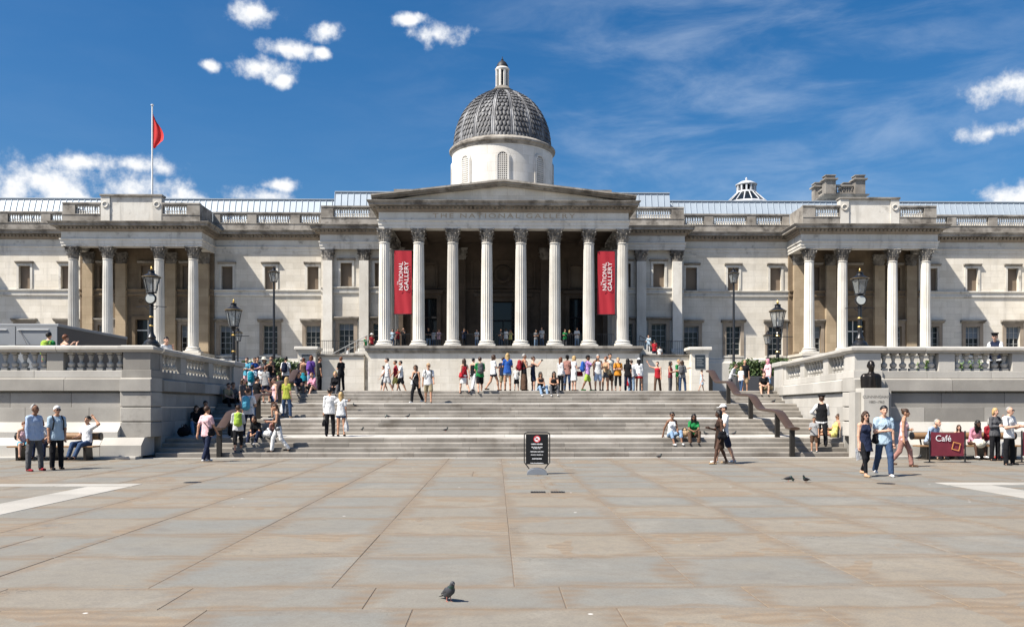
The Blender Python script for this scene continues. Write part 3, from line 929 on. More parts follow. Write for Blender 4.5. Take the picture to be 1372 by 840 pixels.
inner = (19.0, 23.25, 27.55)
outer = (43.45, 47.6, 51.75, 55.9)
for s in (-1, 1):
    # wall between flank and pavilion
    xs = [s * x for x in inner]
    lo, hi = sorted((s * 17.72, s * 28.8))
    wall_open('facade_wall', lo, hi, TZ, ZA, YW, [op_u(x) for x in xs] + [op_l(x) for x in xs])
    for x in xs: upper_window(x, YW); lower_window(x, YW)
    lo2, hi2 = sorted((s * 42.05, s * 66))
    xs = [s * x for x in outer]
    wall_open('facade_wall', lo2, hi2, TZ, ZA, YW, [op_u(x) for x in xs] + [op_l(x) for x in xs])
    for x in xs: upper_window(x, YW); lower_window(x, YW)
    # string courses and plinth
    stc = [(0.0, 12.72), (.14, 12.80), (.16, 12.95), (.10, 13.0), (.10, 13.22), (.26, 13.30), (.26, 13.40), (0, 13.43)]
    MB().sweep([(lo, YW), (hi, YW)], stc).build('string_course', M_TRIM, gal)
    MB().sweep([(lo2, YW), (hi2, YW)], stc).build('string_course', M_TRIM, gal)
    pl = [(0.0, TZ), (.35, TZ), (.35, 6.1), (.28, 6.25), (.22, 6.3), (.22, 6.5), (.0, 6.6)]
    MB().sweep([(lo, YW), (hi, YW)], pl).build('plinth', M_TRIM, gal)
    MB().sweep([(lo2, YW), (hi2, YW)], pl).build('plinth', M_TRIM, gal)
    # flank with pilasters
    lo, hi = sorted((s * 10.7, s * 17.72))
    fx = [s * 15.28, s * 11.95]
    wall_open('flank_wall', lo, hi, TZ, ZA, YF, [op_u(x) for x in fx] + [op_l(x) for x in fx], sides=2.4)
    for x in fx: upper_window(x, YF); lower_window(x, YF)
    MB().sweep([(lo, YF), (hi, YF)], stc).build('string_course', M_TRIM, gal)
    MB().box(lo + .002, hi - .002, YFP + .002, YF - .002, ZA - .002, ZA + .4).build('flank_soffit', M_TRIM, gal)
    for px_ in (17.02, 13.5):
        X = s * px_
        p = MB().box(X - .47, X + .47, YFP + .12, YF - .002, 7.4, 15.9).box(X - .44, X + .44, YFP + .08, YFP + .118, 7.4, 15.9)
        o = p.build('pilaster', M_COLUMN, gal)
        MB().prism_x([(YFP + .02, 6.6), (YF - .002, 6.6), (YF - .002, 7.395), (YFP + .08, 7.395), (YFP + .02, 7.2), (YFP - .02, 7.1), (YFP - .02, 6.6)], X - .58, X + .58).build('base', M_COLUMN, o)

# ---- column with fluted shaft, moulded base and acanthus capital
def shaft_mesh(h, r0, r1, flutes=20):
    vs, fs = [], []
    per = 4; n = flutes * per; lev = 7
    for k in range(lev):
        t = k / (lev - 1)
        r = r0 + (r1 - r0) * (t ** 1.6)
        for i in range(n):
            a = 2 * math.pi * i / n
            q = (i % per) / per
            dep = 0.0 if q == 0 else 0.062 * r0 / .52 * math.sin(math.pi * q) ** .6
            if k in (0, lev - 1): dep *= 0.3
            vs.append(((r - dep) * math.cos(a), (r - dep) * math.sin(a), h * (t if 0 < k < lev - 1 else t)))
    for k in range(lev - 1):
        for i in range(n):
            j = (i + 1) % n
            fs.append((k * n + i, k * n + j, (k + 1) * n + j, (k + 1) * n + i))
    m = MB().add(vs, fs)
    m.lathe([(r1 * .98, h - .02), (r1 * 1.08, h + .0), (r1 * 1.1, h + .05), (r1, h + .09)], (0, 0, 0), 24, caps=False)
    return m

def base_mesh(r):
    m = MB().cbox(-r * 1.42, r * 1.42, -r * 1.42, r * 1.42, 0, .17, .015)
    m.lathe([(r * 1.38, .171), (r * 1.42, .22), (r * 1.42, .27), (r * 1.34, .32), (r * 1.18, .345), (r * 1.16, .40), (r * 1.26, .43), (r * 1.27, .48), (r * 1.2, .515), (r * 1.05, .53), (r * 1.0, .58)], (0, 0, 0), 32, caps=False)
    return m

def leaf(m, ang, r, z, h, w, curl):
    """one acanthus leaf: a ribbed tongue hugging the bell, its tip curling out"""
    prof = [(0.0, 0.0, 1.0), (.02, .35, 1.08), (.05, .65, .95), (.05 + curl * .55, .92, .68), (.05 + curl, .98, .42), (.04 + curl * 1.15, .86, .16)]
    ca, sa = math.cos(ang), math.sin(ang)
    vs, fs = [], []
    for (o, t, ww) in prof:
        for q in (-1, -.5, 0, .5, 1):
            lat = q * w * ww * .5
            out = r + o + (.03 if q == 0 else (-.012 if abs(q) == .5 else .0)) - abs(q) * .02
            vs.append((ca * out - sa * lat, sa * out + ca * lat, z + h * t))
    for k in range(len(prof) - 1):
        for i in range(4):
            fs.append((k * 5 + i, k * 5 + i + 1, (k + 1) * 5 + i + 1, (k + 1) * 5 + i))
    m.add(vs, fs)

def capital_mesh(r, H=1.14):
    m = MB()
    m.lathe([(r * 1.0, 0), (r * .95, .3), (r * 1.0, .65), (r * 1.25, .92), (r * 1.3, H - .15)], (0, 0, 0), 16, caps=False)
    for i in range(8): leaf(m, 2 * math.pi * i / 8, r * 1.0, .02, .42, r * .85, .13)
    for i in range(8): leaf(m, 2 * math.pi * (i + .5) / 8, r * .98, .05, .74, r * .8, .17)
    for i in range(4):                                     # corner volutes
        a = math.pi / 4 + i * math.pi / 2
        ca, sa = math.cos(a), math.sin(a)
        pts = [(r * .95, .55), (r * 1.15, .78), (r * 1.45, .93), (r * 1.66, .95), (r * 1.72, .84), (r * 1.58, .78), (r * 1.52, .86)]
        m.tube([(ca * q, sa * q, zz) for q, zz in pts], [.05, .06, .06, .065, .06, .05, .03], 6)
        for d in (-.35, .35):
            b_ = a + d
            m.tube([(math.cos(b_) * r * 1.02, math.sin(b_) * r * 1.02, .55), (math.cos(b_) * r * 1.25, math.sin(b_) * r * 1.25, .86), (math.cos(b_ - d * .2) * r * 1.38, math.sin(b_ - d * .2) * r * 1.38, .9)], [.03, .04, .03], 5)
    poly = []                                              # abacus with concave sides
    for i in range(4):
        a = i * math.pi / 2
        for q in (-1, -.86, -.45, 0, .45, .86):
            lat = q * r * 1.52
            out = r * (1.52 - .30 * (1 - abs(q) ** 1.6)) if abs(q) < .99 else r * 1.42
            if q == -1: lat, out = -r * 1.42, r * 1.52
            poly.append((math.cos(a) * out - math.sin(a) * lat, math.sin(a) * out + math.cos(a) * lat))
    n = len(poly)
    for z0, z1, sc_ in ((H - .15, H - .08, .95), (H - .078, H, 1.02)):
        vs = [(x * sc_, y_ * sc_, z0) for x, y_ in poly] + [(x * sc_, y_ * sc_, z1) for x, y_ in poly]
        m.add(vs, [tuple(range(n - 1, -1, -1)), tuple(range(n, 2 * n))] + [(i, (i + 1) % n, n + (i + 1) % n, n + i) for i in range(n)])
    for i in range(4):                                     # rosettes
        a = i * math.pi / 2
        m.lathe([(.10, -.05), (.12, 0.0), (.05, .05)], (math.cos(a) * r * 1.24, math.sin(a) * r * 1.24, H - .09), 7)
    return m

HC = ZA - Z0
SH = HC - .58 - 1.14
SHAFT = shaft_mesh(SH - .09, .52, .445).mesh('shaft', M_COLUMN, smooth=50)
BASE = base_mesh(.52).mesh('base', M_COLUMN, smooth=40)
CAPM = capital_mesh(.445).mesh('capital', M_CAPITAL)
SHAFT_P = shaft_mesh(SH - .09, .50, .43).mesh('shaft', M_COLUMN, smooth=50)

def column(x, y, z=Z0, sh=None):
    o = inst(sh or SHAFT, 'column', gal, (x, y, z + .58))
    inst(BASE, 'base', o, (x, y, z))
    inst(CAPM, 'capital', o, (x, y, ZA - 1.14), random.choice((0, math.pi / 2)))
    return o

for i in range(8):
    column(-10.29 + 2.94 * i, YPC)
for s in (-1, 1):
    column(s * 10.29, YPC + 3.3); column(s * 10.29, YPC + 6.4)
    for x in (-5.7, -2.45, 2.45, 5.7):
        column(s * 35.4 + x, YP, sh=SHAFT_P)
# capitals of the flank pilasters: half capitals flattened onto the wall
for s in (-1, 1):
    for px_ in (17.02, 13.5):
        o = inst(CAPM, 'pilaster_capital', gal, (s * px_, YF - .22, ZA - 1.14), 0, (1.05, .62, 1))

# ---- pavilions
for s in (-1, 1):
    c = s * 35.4
    lo, hi = c - 6.6, c + 6.6
    ops = [op_u(c - 4.1), op_u(c), op_u(c + 4.1), op_l(c - 4.1), op_l(c + 4.1)]
    door = (c - 1.1, c + 1.1, 6.9, 10.4)
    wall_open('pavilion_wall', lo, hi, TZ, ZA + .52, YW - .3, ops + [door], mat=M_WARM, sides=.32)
    for x in (c - 4.1, c, c + 4.1): upper_window(x, YW - .3, mat=M_WARM)
    for x in (c - 4.1, c + 4.1): lower_window(x, YW - .3)
    d = MB().box(door[0], door[1], YW + .05, YW + .09, door[2], door[3]).build('pavilion_door', M_GLASS, gal)
    MB().box(door[0] - .35, door[0], YW - .45, YW - .302, 6.9, 10.75).box(door[1], door[1] + .35, YW - .45, YW - .302, 6.9, 10.75).box(door[0], door[1], YW - .45, YW - .302, 10.4, 10.75).build('frame', M_WARM, d)
    MB().box(c - .04, c + .04, YW, YW + .049, 6.9, 10.4).box(door[0], door[1], YW, YW + .049, 9.3, 9.4).build('glazing_bars', M_WHITE, d)
    MB().sweep([(lo, YW - .3), (hi, YW - .3)], stc).build('string_course', M_WARM, gal)
    for x in (-5.7, -2.45, 2.45, 5.7):
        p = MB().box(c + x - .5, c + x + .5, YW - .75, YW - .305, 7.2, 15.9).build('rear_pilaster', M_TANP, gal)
        MB().box(c + x - .58, c + x + .58, YW - .83, YW - .303, 6.85, 7.198).build('base', M_WARM, p)
        inst(CAPM, 'pilaster_capital', gal, (c + x, YW - .5, ZA - 1.14), 0, (1.05, .62, 1))
    # podium under the columns, entablature beams and ceiling
    MB().box(lo - .05, hi + .05, YP - 1.0, YW - .31, TZ, Z0 - .25).box(lo - .15, hi + .15, YP - 1.1, YW - .32, Z0 - .248, Z0 - .003).build('podium', M_WALL, gal)
    MB().box(lo - .048, hi + .048, YP - .478, YP + .45, ZA - .003, ZA + .9).build('architrave_beam', M_TRIM, gal)
    for x in (-6.15, 6.15):
        MB().box(c + x - .44, c + x + .49, YP + .452, YW - .32, ZA - .001, ZA + .88).build('side_beam', M_TRIM, gal)
    MB().box(lo + .5, hi - .5, YP - .3, YW + .1, ZA + .5, ZA + .6).build('porch_ceiling', M_WARM, gal)
    for k, x in enumerate((-4.1, 0, 4.1)):
        MB().lathe([(.18, 0), (.24, .04), (.18, .08), (.12, .04)], (0, 0, 0), 14, caps=False).xform(Matrix.Translation((c + x - .6, YW - .3, 12.2)) @ Matrix.Rotation(R(90), 4, 'X')).build('wall_roundel', M_WARM, gal)

# ---- the entablature runs round everything
ent = [(0, 17.0), (0, 17.24), (.05, 17.26), (.05, 17.54), (.09, 17.60), (.14, 17.62), (.14, 17.72), (0, 17.76), (0, 18.36)]
bed = [(0, 18.361), (.08, 18.40), (.10, 18.50), (.20, 18.56), (.20, 18.60)]
cor = [(.20, 18.602), (.24, 18.76), (.30, 18.80), (.30, 18.83), (.78, 18.86), (.78, 19.02), (.84, 19.06), (.94, 19.20), (.94, 19.24), (-.4, 19.32)]
def path_for(s):
    p = [(66, YW), (42.05, YW), (42.05, YP - .48), (28.75, YP - .48), (28.75, YW), (17.72, YW), (17.72, YFP), (10.72, YFP)]
    p = [(s * x, y_) for x, y_ in p]
    return p if s < 0 else p[::-1]
PORT = [(-10.72, YFP + .4), (-10.72, YPC - .56), (10.72, YPC - .56), (10.72, YFP + .4)]
paths = [path_for(-1), path_for(1)]
for p in paths + [PORT]:
    MB().sweep(p, ent).build('entablature', M_TRIM, gal)
    MB().sweep(p, bed).build('bed_moulding', M_FRAME, gal)  # brown holds soot and also the shade under the cornice, as colour
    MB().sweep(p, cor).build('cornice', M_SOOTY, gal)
def dentils(p):
    m = MB()
    for (a, b_) in zip(p, p[1:]):
        a, b_ = Vector(a), Vector(b_)
        ln = (b_ - a).length
        if ln < .5: continue
        u = (b_ - a) / ln; n = Vector((u.y, -u.x))
        k = max(2, int(ln / .37))
        for i in range(k + 1):
            q = a + u * (ln * i / k)
            M = Matrix(((u.x, n.x, 0, q.x), (u.y, n.y, 0, q.y), (0, 0, 1, 0), (0, 0, 0, 1)))
            st = len(m.v)
            m.box(-.095, .095, .18, .46, 18.62, 18.80); m.xform(M, st)
    return m
for p in paths + [PORT]:
    dentils(p).build('dentil_course', M_FRAME, gal, kind='stuff')  # same brown: soot together with painted shade

# ---- roof balustrades
rb = MB().lathe([(.10, 0), (.10, .10), (.06, .14), (.105, .30), (.05, .52), (.06, .60), (.10, .70), (.10, .82)], (0, 0, 0), 6, caps=False)
def balustrade(x0, x1, y, dies, z=19.28, mat=M_TRIM):
    """parapet along X at depth y; dies are given as x ranges"""
    lo, hi = min(x0, x1), max(x0, x1)
    MB().box(lo, hi, y - .22, y + .22, z, z + .70).box(lo, hi, y - .27, y + .27, z + .702, z + .78).build('parapet_base', M_SOOTY, gal)
    MB().box(lo, hi, y - .24, y + .24, z + 1.60, z + 1.72).box(lo, hi, y - .30, y + .30, z + 1.722, z + 1.86).build('parapet_rail', M_SOOTY, gal)
    ds = sorted((min(a, b_), max(a, b_)) for a, b_ in dies)
    cur = lo
    for a, b_ in ds + [(hi, hi)]:
        if a - cur > .3:
            m = MB(); n = max(1, int((a - cur) / .23))
            for k in range(n):
                st = len(m.v); m.add(rb.v, rb.f)
                m.xform(Matrix.Translation((cur + (a - cur) * (k + .5) / n, y, z + .781)), st)
            m.build('parapet_balusters', M_TRIM, gal, kind='stuff')
        if b_ > a:
            MB().box(a, b_, y - .26, y + .26, z + .783, z + 1.598).build('parapet_die', M_SOOTY, gal)
        cur = max(cur, b_)
for s in (-1, 1):
    balustrade(s * 17.6, s * 28.92, YW + .1, [(s * 17.6, s * 18.3), (s * 20.3, s * 21.2), (s * 24.6, s * 25.5), (s * 28.2, s * 28.92)])
    balustrade(s * 41.88, s * 66, YW + .1, [(s * 41.88, s * 42.6)] + [(s * x, s * (x + .9)) for x in (45.0, 49.2, 53.4, 57.6, 61.8)])
    balustrade(s * 11.2, s * 17.6, YFP + .1, [(s * 16.4, s * 17.6), (s * 11.2, s * 12.9)])
    # returns of the flank parapet
    X = s * 17.35
    MB().box(X - .22, X + .22, YFP + .40, YW - .2, 19.27, 21.10).build('parapet_return', M_SOOTY, gal)
    c = s * 35.4
    yb = YP - .3
    balustrade(c - 6.5, c - 2.9, yb, [(c - 6.5, c - 5.3), (c - 2.95, c - 2.9)])
    balustrade(c + 2.9, c + 6.5, yb, [(c + 2.9, c + 2.95), (c + 5.3, c + 6.5)])
    for sg in (-1, 1):
        X = c + sg * 6.25
        MB().box(X - .22, X + .22, yb + .31, YW - .2, 19.27, 21.10).build('parapet_return', M_SOOTY, gal)
    # attic block with wreathed piers
    at = MB().box(c - 2.1, c + 2.1, yb - .14, yb + .6, 19.27, 21.72).build('attic_panel', M_TRIM, gal)
    MB().box(c - 2.95, c + 2.95, yb - .36, yb + .7, 21.765, 21.92).box(c - 2.9, c + 2.9, yb - .3, yb + .65, 21.722, 21.763).build('attic_coping', M_SOOTY, at)
    for sg in (-1, 1):
        X = c + sg * 2.45
        p = MB().box(X - .42, X + .42, yb - .26, yb + .6, 19.27, 21.72).build('attic_pier', M_TRIM, gal)
        ring = MB()
        for k in range(18):
            a = 2 * math.pi * k / 18
            ring.lathe([(.02, -.07), (.075, -.02), (.07, .03), (.01, .08)], (X + .25 * math.cos(a), yb - .30, 20.95 + .25 * math.sin(a)), 5)
        ring.build('wreath', M_TRIM, p, kind='stuff')

# ---- zinc roofs of separate sheets
def zinc_run(x0, x1, y0, z0, y1, z1, w=.62):
    lo, hi = min(x0, x1), max(x0, x1)
    n = max(1, int(round((hi - lo) / w)))
    ww = (hi - lo) / n
    m = MB().add([(-ww / 2 + .01, 0, 0), (ww / 2 - .01, 0, 0), (ww / 2 - .01, y1 - y0, z1 - z0), (-ww / 2 + .01, y1 - y0, z1 - z0)], [(0, 1, 2, 3)])
    sl = Vector((0, y1 - y0, z1 - z0)).normalized(); up = Vector((0, -sl.z, sl.y)) * .06
    for sx in (-ww / 2 + .012,):
        m.add([(sx - .02, 0, 0), (sx + .02, 0, 0), (sx + .02, y1 - y0, z1 - z0), (sx - .02, y1 - y0, z1 - z0),
               (sx - .02, up.y, up.z), (sx + .02, up.y, up.z), (sx + .02, y1 - y0 + up.y, z1 - z0 + up.z), (sx - .02, y1 - y0 + up.y, z1 - z0 + up.z)],
              [(4, 5, 6, 7), (0, 1, 5, 4), (1, 2, 6, 5), (3, 0, 4, 7)])
    me = m.mesh('roof_sheet', M_ZINC)
    for i in range(n):
        o = inst(me, 'roof_sheet', gal, (lo + ww * (i + .5), y0, z0))
    MB().box(lo, hi, y1 - .05, y1 + 9, z1 - .06, z1 + .03).box(lo, hi, y1 - .12, y1 + .06, z1 + .031, z1 + .12).build('roof_top', M_ZINC, gal)
    MB().box(lo + .05, hi - .05, y0 + .25, y1 + 8.5, z0 - 1.2, z0 + .12).build('roof_curb', M_LEAD_DARK, gal)
for s in (-1, 1):
    zinc_run(s * 17.0, s * 64, 92.0, 20.6, 92.9, 23.05)
    zinc_run(s * 10.6, s * 17.0, 90.2, 20.6, 91.0, 23.4)
    # skylight frames showing over the roof edge
    for (a, b_, z) in ((23, 30, 23.5), (44, 52, 23.4)):
        if s > 0:
            MB().box(a, b_, 96, 98, 23.0, z).build('skylight_kerb', M_WHITE, gal)
MB().box(12.0, 16.6, 93, 95, 23.35, 24.0).build('skylight_kerb', M_ZINC, gal)

# ---- portico: podium, pediment, attic, inner walls
pd = MB().box(-11.5, 11.5, 75.9, 86.55, TZ, Z0 - .30).build('portico_podium', M_WALL, gal)
MB().sweep([(-11.5, 86.5), (-11.5, 75.9), (11.5, 75.9), (11.5, 86.5)], [(0, Z0 - .62), (.06, Z0 - .60), (.10, Z0 - .5), (.22, Z0 - .42), (.22, Z0 - .24), (.34, Z0 - .2), (.34, Z0 - .003), (-.9, Z0)]).build('podium_ledge', M_SOOTY, pd)
MB().box(-11.4, 11.4, 76.0, 86.5, Z0 - .31, Z0 - .004).build('portico_floor', M_TERRACE, pd)
MB().box(-10.718, 10.718, YPC - .558, YPC + .5, ZA - .003, ZA + 1.1).build('portico_beam', M_TRIM, gal)
for s in (-1, 1):
    MB().box(s * 10.29 - .425, s * 10.29 + .425, YPC + .502, 86.6, ZA - .001, ZA + 1.1).build('portico_side_beam', M_TRIM, gal)
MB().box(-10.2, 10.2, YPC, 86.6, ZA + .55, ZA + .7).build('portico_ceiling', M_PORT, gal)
for i in range(7):
    x = -10.29 + 2.94 * (i + .5)
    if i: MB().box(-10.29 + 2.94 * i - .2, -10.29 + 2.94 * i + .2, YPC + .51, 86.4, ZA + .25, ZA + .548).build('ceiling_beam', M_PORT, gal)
dops = [(-2.2, 2.2, Z0, 11.9), (-7.9, -6.4, Z0, 12.2), (6.4, 7.9, Z0, 12.2), (-7.75, -6.55, 13.3, 15.4), (6.55, 7.75, 13.3, 15.4)]
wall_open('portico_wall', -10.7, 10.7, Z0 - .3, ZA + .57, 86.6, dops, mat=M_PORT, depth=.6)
for (a, b_, c, d) in dops[:3]:
    o = MB().box(a, b_, 87.05, 87.1, c, d).build('entrance_door', M_GLASS, gal)
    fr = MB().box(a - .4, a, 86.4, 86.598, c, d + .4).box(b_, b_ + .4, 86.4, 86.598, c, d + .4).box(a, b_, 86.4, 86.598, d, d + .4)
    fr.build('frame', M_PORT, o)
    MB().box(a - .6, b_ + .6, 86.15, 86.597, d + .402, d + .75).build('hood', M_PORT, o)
    MB().box(a, b_, 86.95, 87.04, d - 1.9, d - 1.75).box((a + b_) / 2 - .05, (a + b_) / 2 + .05, 86.95, 87.04, c, d - 1.9).build('transom', M_DARK, o)
for (a, b_, c, d) in dops[3:]:
    o = MB().box(a, b_, 86.95, 87.0, c, d).build('niche_panel', M_BROWN, gal)
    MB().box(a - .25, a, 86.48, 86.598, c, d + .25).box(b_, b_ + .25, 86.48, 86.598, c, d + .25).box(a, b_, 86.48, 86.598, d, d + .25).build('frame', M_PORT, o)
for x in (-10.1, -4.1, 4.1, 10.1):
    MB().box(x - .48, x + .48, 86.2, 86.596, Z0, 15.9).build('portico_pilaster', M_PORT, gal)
    inst(CAPM, 'pilaster_capital', gal, (x, 86.4, ZA - 1.14), 0, (1.05, .62, 1))
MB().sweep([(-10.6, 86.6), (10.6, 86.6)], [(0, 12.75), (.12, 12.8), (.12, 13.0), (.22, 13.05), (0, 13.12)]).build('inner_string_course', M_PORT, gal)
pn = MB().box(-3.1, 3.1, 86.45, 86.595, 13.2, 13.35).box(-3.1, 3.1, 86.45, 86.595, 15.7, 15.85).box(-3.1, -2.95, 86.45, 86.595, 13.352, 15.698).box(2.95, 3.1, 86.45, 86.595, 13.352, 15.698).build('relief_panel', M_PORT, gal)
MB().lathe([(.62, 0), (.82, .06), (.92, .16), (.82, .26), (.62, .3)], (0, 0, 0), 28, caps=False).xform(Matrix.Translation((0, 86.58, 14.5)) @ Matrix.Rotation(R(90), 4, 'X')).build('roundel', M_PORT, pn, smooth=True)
# pediment
zc, za, hw = 19.30, 21.06, 11.3
yf = YPC - .56
MB().prism([(-10.6, zc), (10.6, zc), (0, zc + 1.62)], yf + .1, 88).build('tympanum', M_WALL, gal)
for s in (-1, 1):
    a = (s * hw, zc - .03); b_ = (0, za - .5)
    for k, (dy, t0, t1) in enumerate(((.78, .34, .50), (.60, .20, .335), (.34, .08, .195))):
        poly = [(a[0], a[1] + max(t0, .0)), (b_[0], b_[1] + t0), (b_[0], b_[1] + t1), (a[0], a[1] + t1 * .9 + .02)]
        if s > 0: poly = poly[::-1]
        MB().prism(poly, yf - dy, 88.2 - k * .2).build('raking_cornice', M_SOOTY, gal)
MB().box(-10.4, 10.4, 88.3, 96, 19.3, 22.75).box(-10.7, 10.7, 88.0, 96.2, 22.752, 23.05).build('attic_block', M_SOOTY, gal)
# inscription cut in the frieze
put_text('inscription', gal, (0, yf - .006, 18.06), 'THE NATIONAL GALLERY', .56, M_LETTER, extrude=.012, spacing=1.3, fit=12.2)

# ---- side stairs to the portico with parapets and end pedestals
for s in (-1, 1):
    lo, hi = sorted((s * 11.9, s * 15.9))
    sw = MB().box(lo, hi, 76.35, 76.8, TZ, 6.0).build('stair_parapet', M_WALL, gal)
    MB().prism_x([(76.25, 6.002), (76.9, 6.002), (76.95, 6.1), (76.95, 6.2), (76.2, 6.2), (76.2, 6.1)], lo, hi).build('coping', M_SOOTY, sw)
    X = s * 16.6
    pdn = MB().cbox(X - .75, X + .75, 75.6, 77.1, TZ, 6.35, .02).build('end_pedestal', M_WALL, gal)
    MB().cbox(X - .85, X + .85, 75.5, 77.2, 6.352, 6.5, .02).cbox(X - 1.0, X + 1.0, 75.35, 77.35, 6.502, 6.78, .05).build('cap', M_TRIM, pdn)
    pq = MB().cbox(X - .42, X + .42, 75.55, 75.598, 4.95, 6.1, .008).build('plaque', plain('plaque_slate', (.03, .04, .05), .4), pdn)
    for k in range(5):
        MB().box(X - .30, X + .30 - .12 * (k % 2), 75.54, 75.549, 5.85 - k * .16, 5.88 - k * .16).build('text_line', plain('plaque_text', (.35, .38, .4), .6), pq)
    for k in range(12):                                    # the steps behind the parapet
        x0 = s * (15.8 - k * .34); x1 = s * 11.52
        a, b_ = sorted((x0, x1))
        MB().box(a, b_, 76.82, 79.5, TZ + (0 if k == 0 else 2.3 + .17 * k), TZ + 2.3 + .17 * (k + 1) - .001).build('portico_step', M_TRIM, gal)
    hr = MB().tube([(s * 15.4, 76.98, 5.9), (s * 11.7, 76.98, 7.85)], .03, 6).tube([(s * 15.4, 76.98, 5.5), (s * 11.7, 76.98, 7.45)], .02, 6)
    for k in range(5):
        x = s * (15.4 - 3.7 * k / 4); zt_ = 5.9 + 1.95 * k / 4
        hr.tube([(x, 76.98, zt_ - 1.0), (x, 76.98, zt_)], .025, 6)
    hr.build('stair_rail', plain('rail_grey', (.35, .35, .34), .5) if s < 0 else M_BLACK, gal)
# iron guard rails between the portico columns and along the flank area
def railing(x0, x1, y, z, h, label, n=None, sp=.16):
    t = thing('iron_railing', label, 'railing', ((x0 + x1) / 2, y, z))
    MB().box(x0, x1, y - .02, y + .02, z + h - .05, z + h).build('top_rail', M_BLACK, t)
    MB().box(x0, x1, y - .015, y + .015, z + .1, z + .14).build('bottom_rail', M_BLACK, t)
    m = MB()
    k = n or max(2, int((x1 - x0) / sp))
    for i in range(k + 1):
        x = x0 + (x1 - x0) * i / k
        m.box(x - .012, x + .012, y - .012, y + .012, z, z + h - .051)
    m.build('bars', M_BLACK, t, kind='stuff')
words = ('first', 'second', 'third', 'fourth', 'fifth', 'sixth', 'seventh')
for i in range(7):
    railing(-10.29 + 2.94 * i + .75, -10.29 + 2.94 * (i + 1) - .75, YPC + .1, Z0, 1.15, f'low black guard rail between portico columns, {words[i]} gap from left')
railing(-17.6, -12.2, 81.0, 6.2, 1.5, 'black iron railing beside the left portico stairs')
railing(12.2, 17.6, 81.0, 6.2, 1.5, 'black iron railing beside the right portico stairs')

# ---- banners
def banner(px, label):
    X = wx(px, YPC)
    t = thing('hanging_banner', label, 'banner', (X, YPC, 9.9))
    w, z0, z1 = 1.5, 9.72, 15.15
    vs, fs = [], []
    nx, nz = 8, 20
    for k in range(nz + 1):
        for i in range(nx + 1):
            q = i / nx
            vs.append((X - w / 2 + w * q, YPC - .12 + (.05 * math.sin(q * 5 + k * .15) + .035 * math.sin(q * 13 + k * .3)) * (1 - k / nz * .5), z0 + (z1 - z0) * k / nz))
    for k in range(nz):
        for i in range(nx):
            a = k * (nx + 1) + i
            fs.append((a, a + 1, a + nx + 2, a + nx + 1))
    cl = MB().add(vs, fs)
    off = len(cl.v)
    cl.add([(x, y_ + .01, z) for x, y_, z in vs], [f[::-1] for f in fs])
    c = cl.build('cloth', M_RED, t, smooth=True)
    MB().tube([(X - .85, YPC - .08, z1 + .03), (X + .85, YPC - .08, z1 + .03)], .035, 8).tube([(X - .85, YPC - .08, z0 - .03), (X + .85, YPC - .08, z0 - .03)], .035, 8).build('batten', M_BLACK, t)
    rot = (math.pi / 2, -math.pi / 2, 0)
    yy = YPC - .225
    put_text('lettering', t, (X - .14, yy, 12.95), 'NATIONAL', .5, M_WHITE, rot, extrude=.004, fit=2.4)
    put_text('lettering', t, (X + .32, yy, 12.95), 'GALLERY', .52, M_WHITE, rot, extrude=.004, fit=2.5)
    put_text('lettering', t, (X - .42, yy, 12.35), 'THE', .17, M_WHITE, rot, extrude=.004)
banner(540, 'tall red banner with white lettering hung between the left portico columns')
banner(812, 'tall red banner with white lettering hung between the right portico columns')

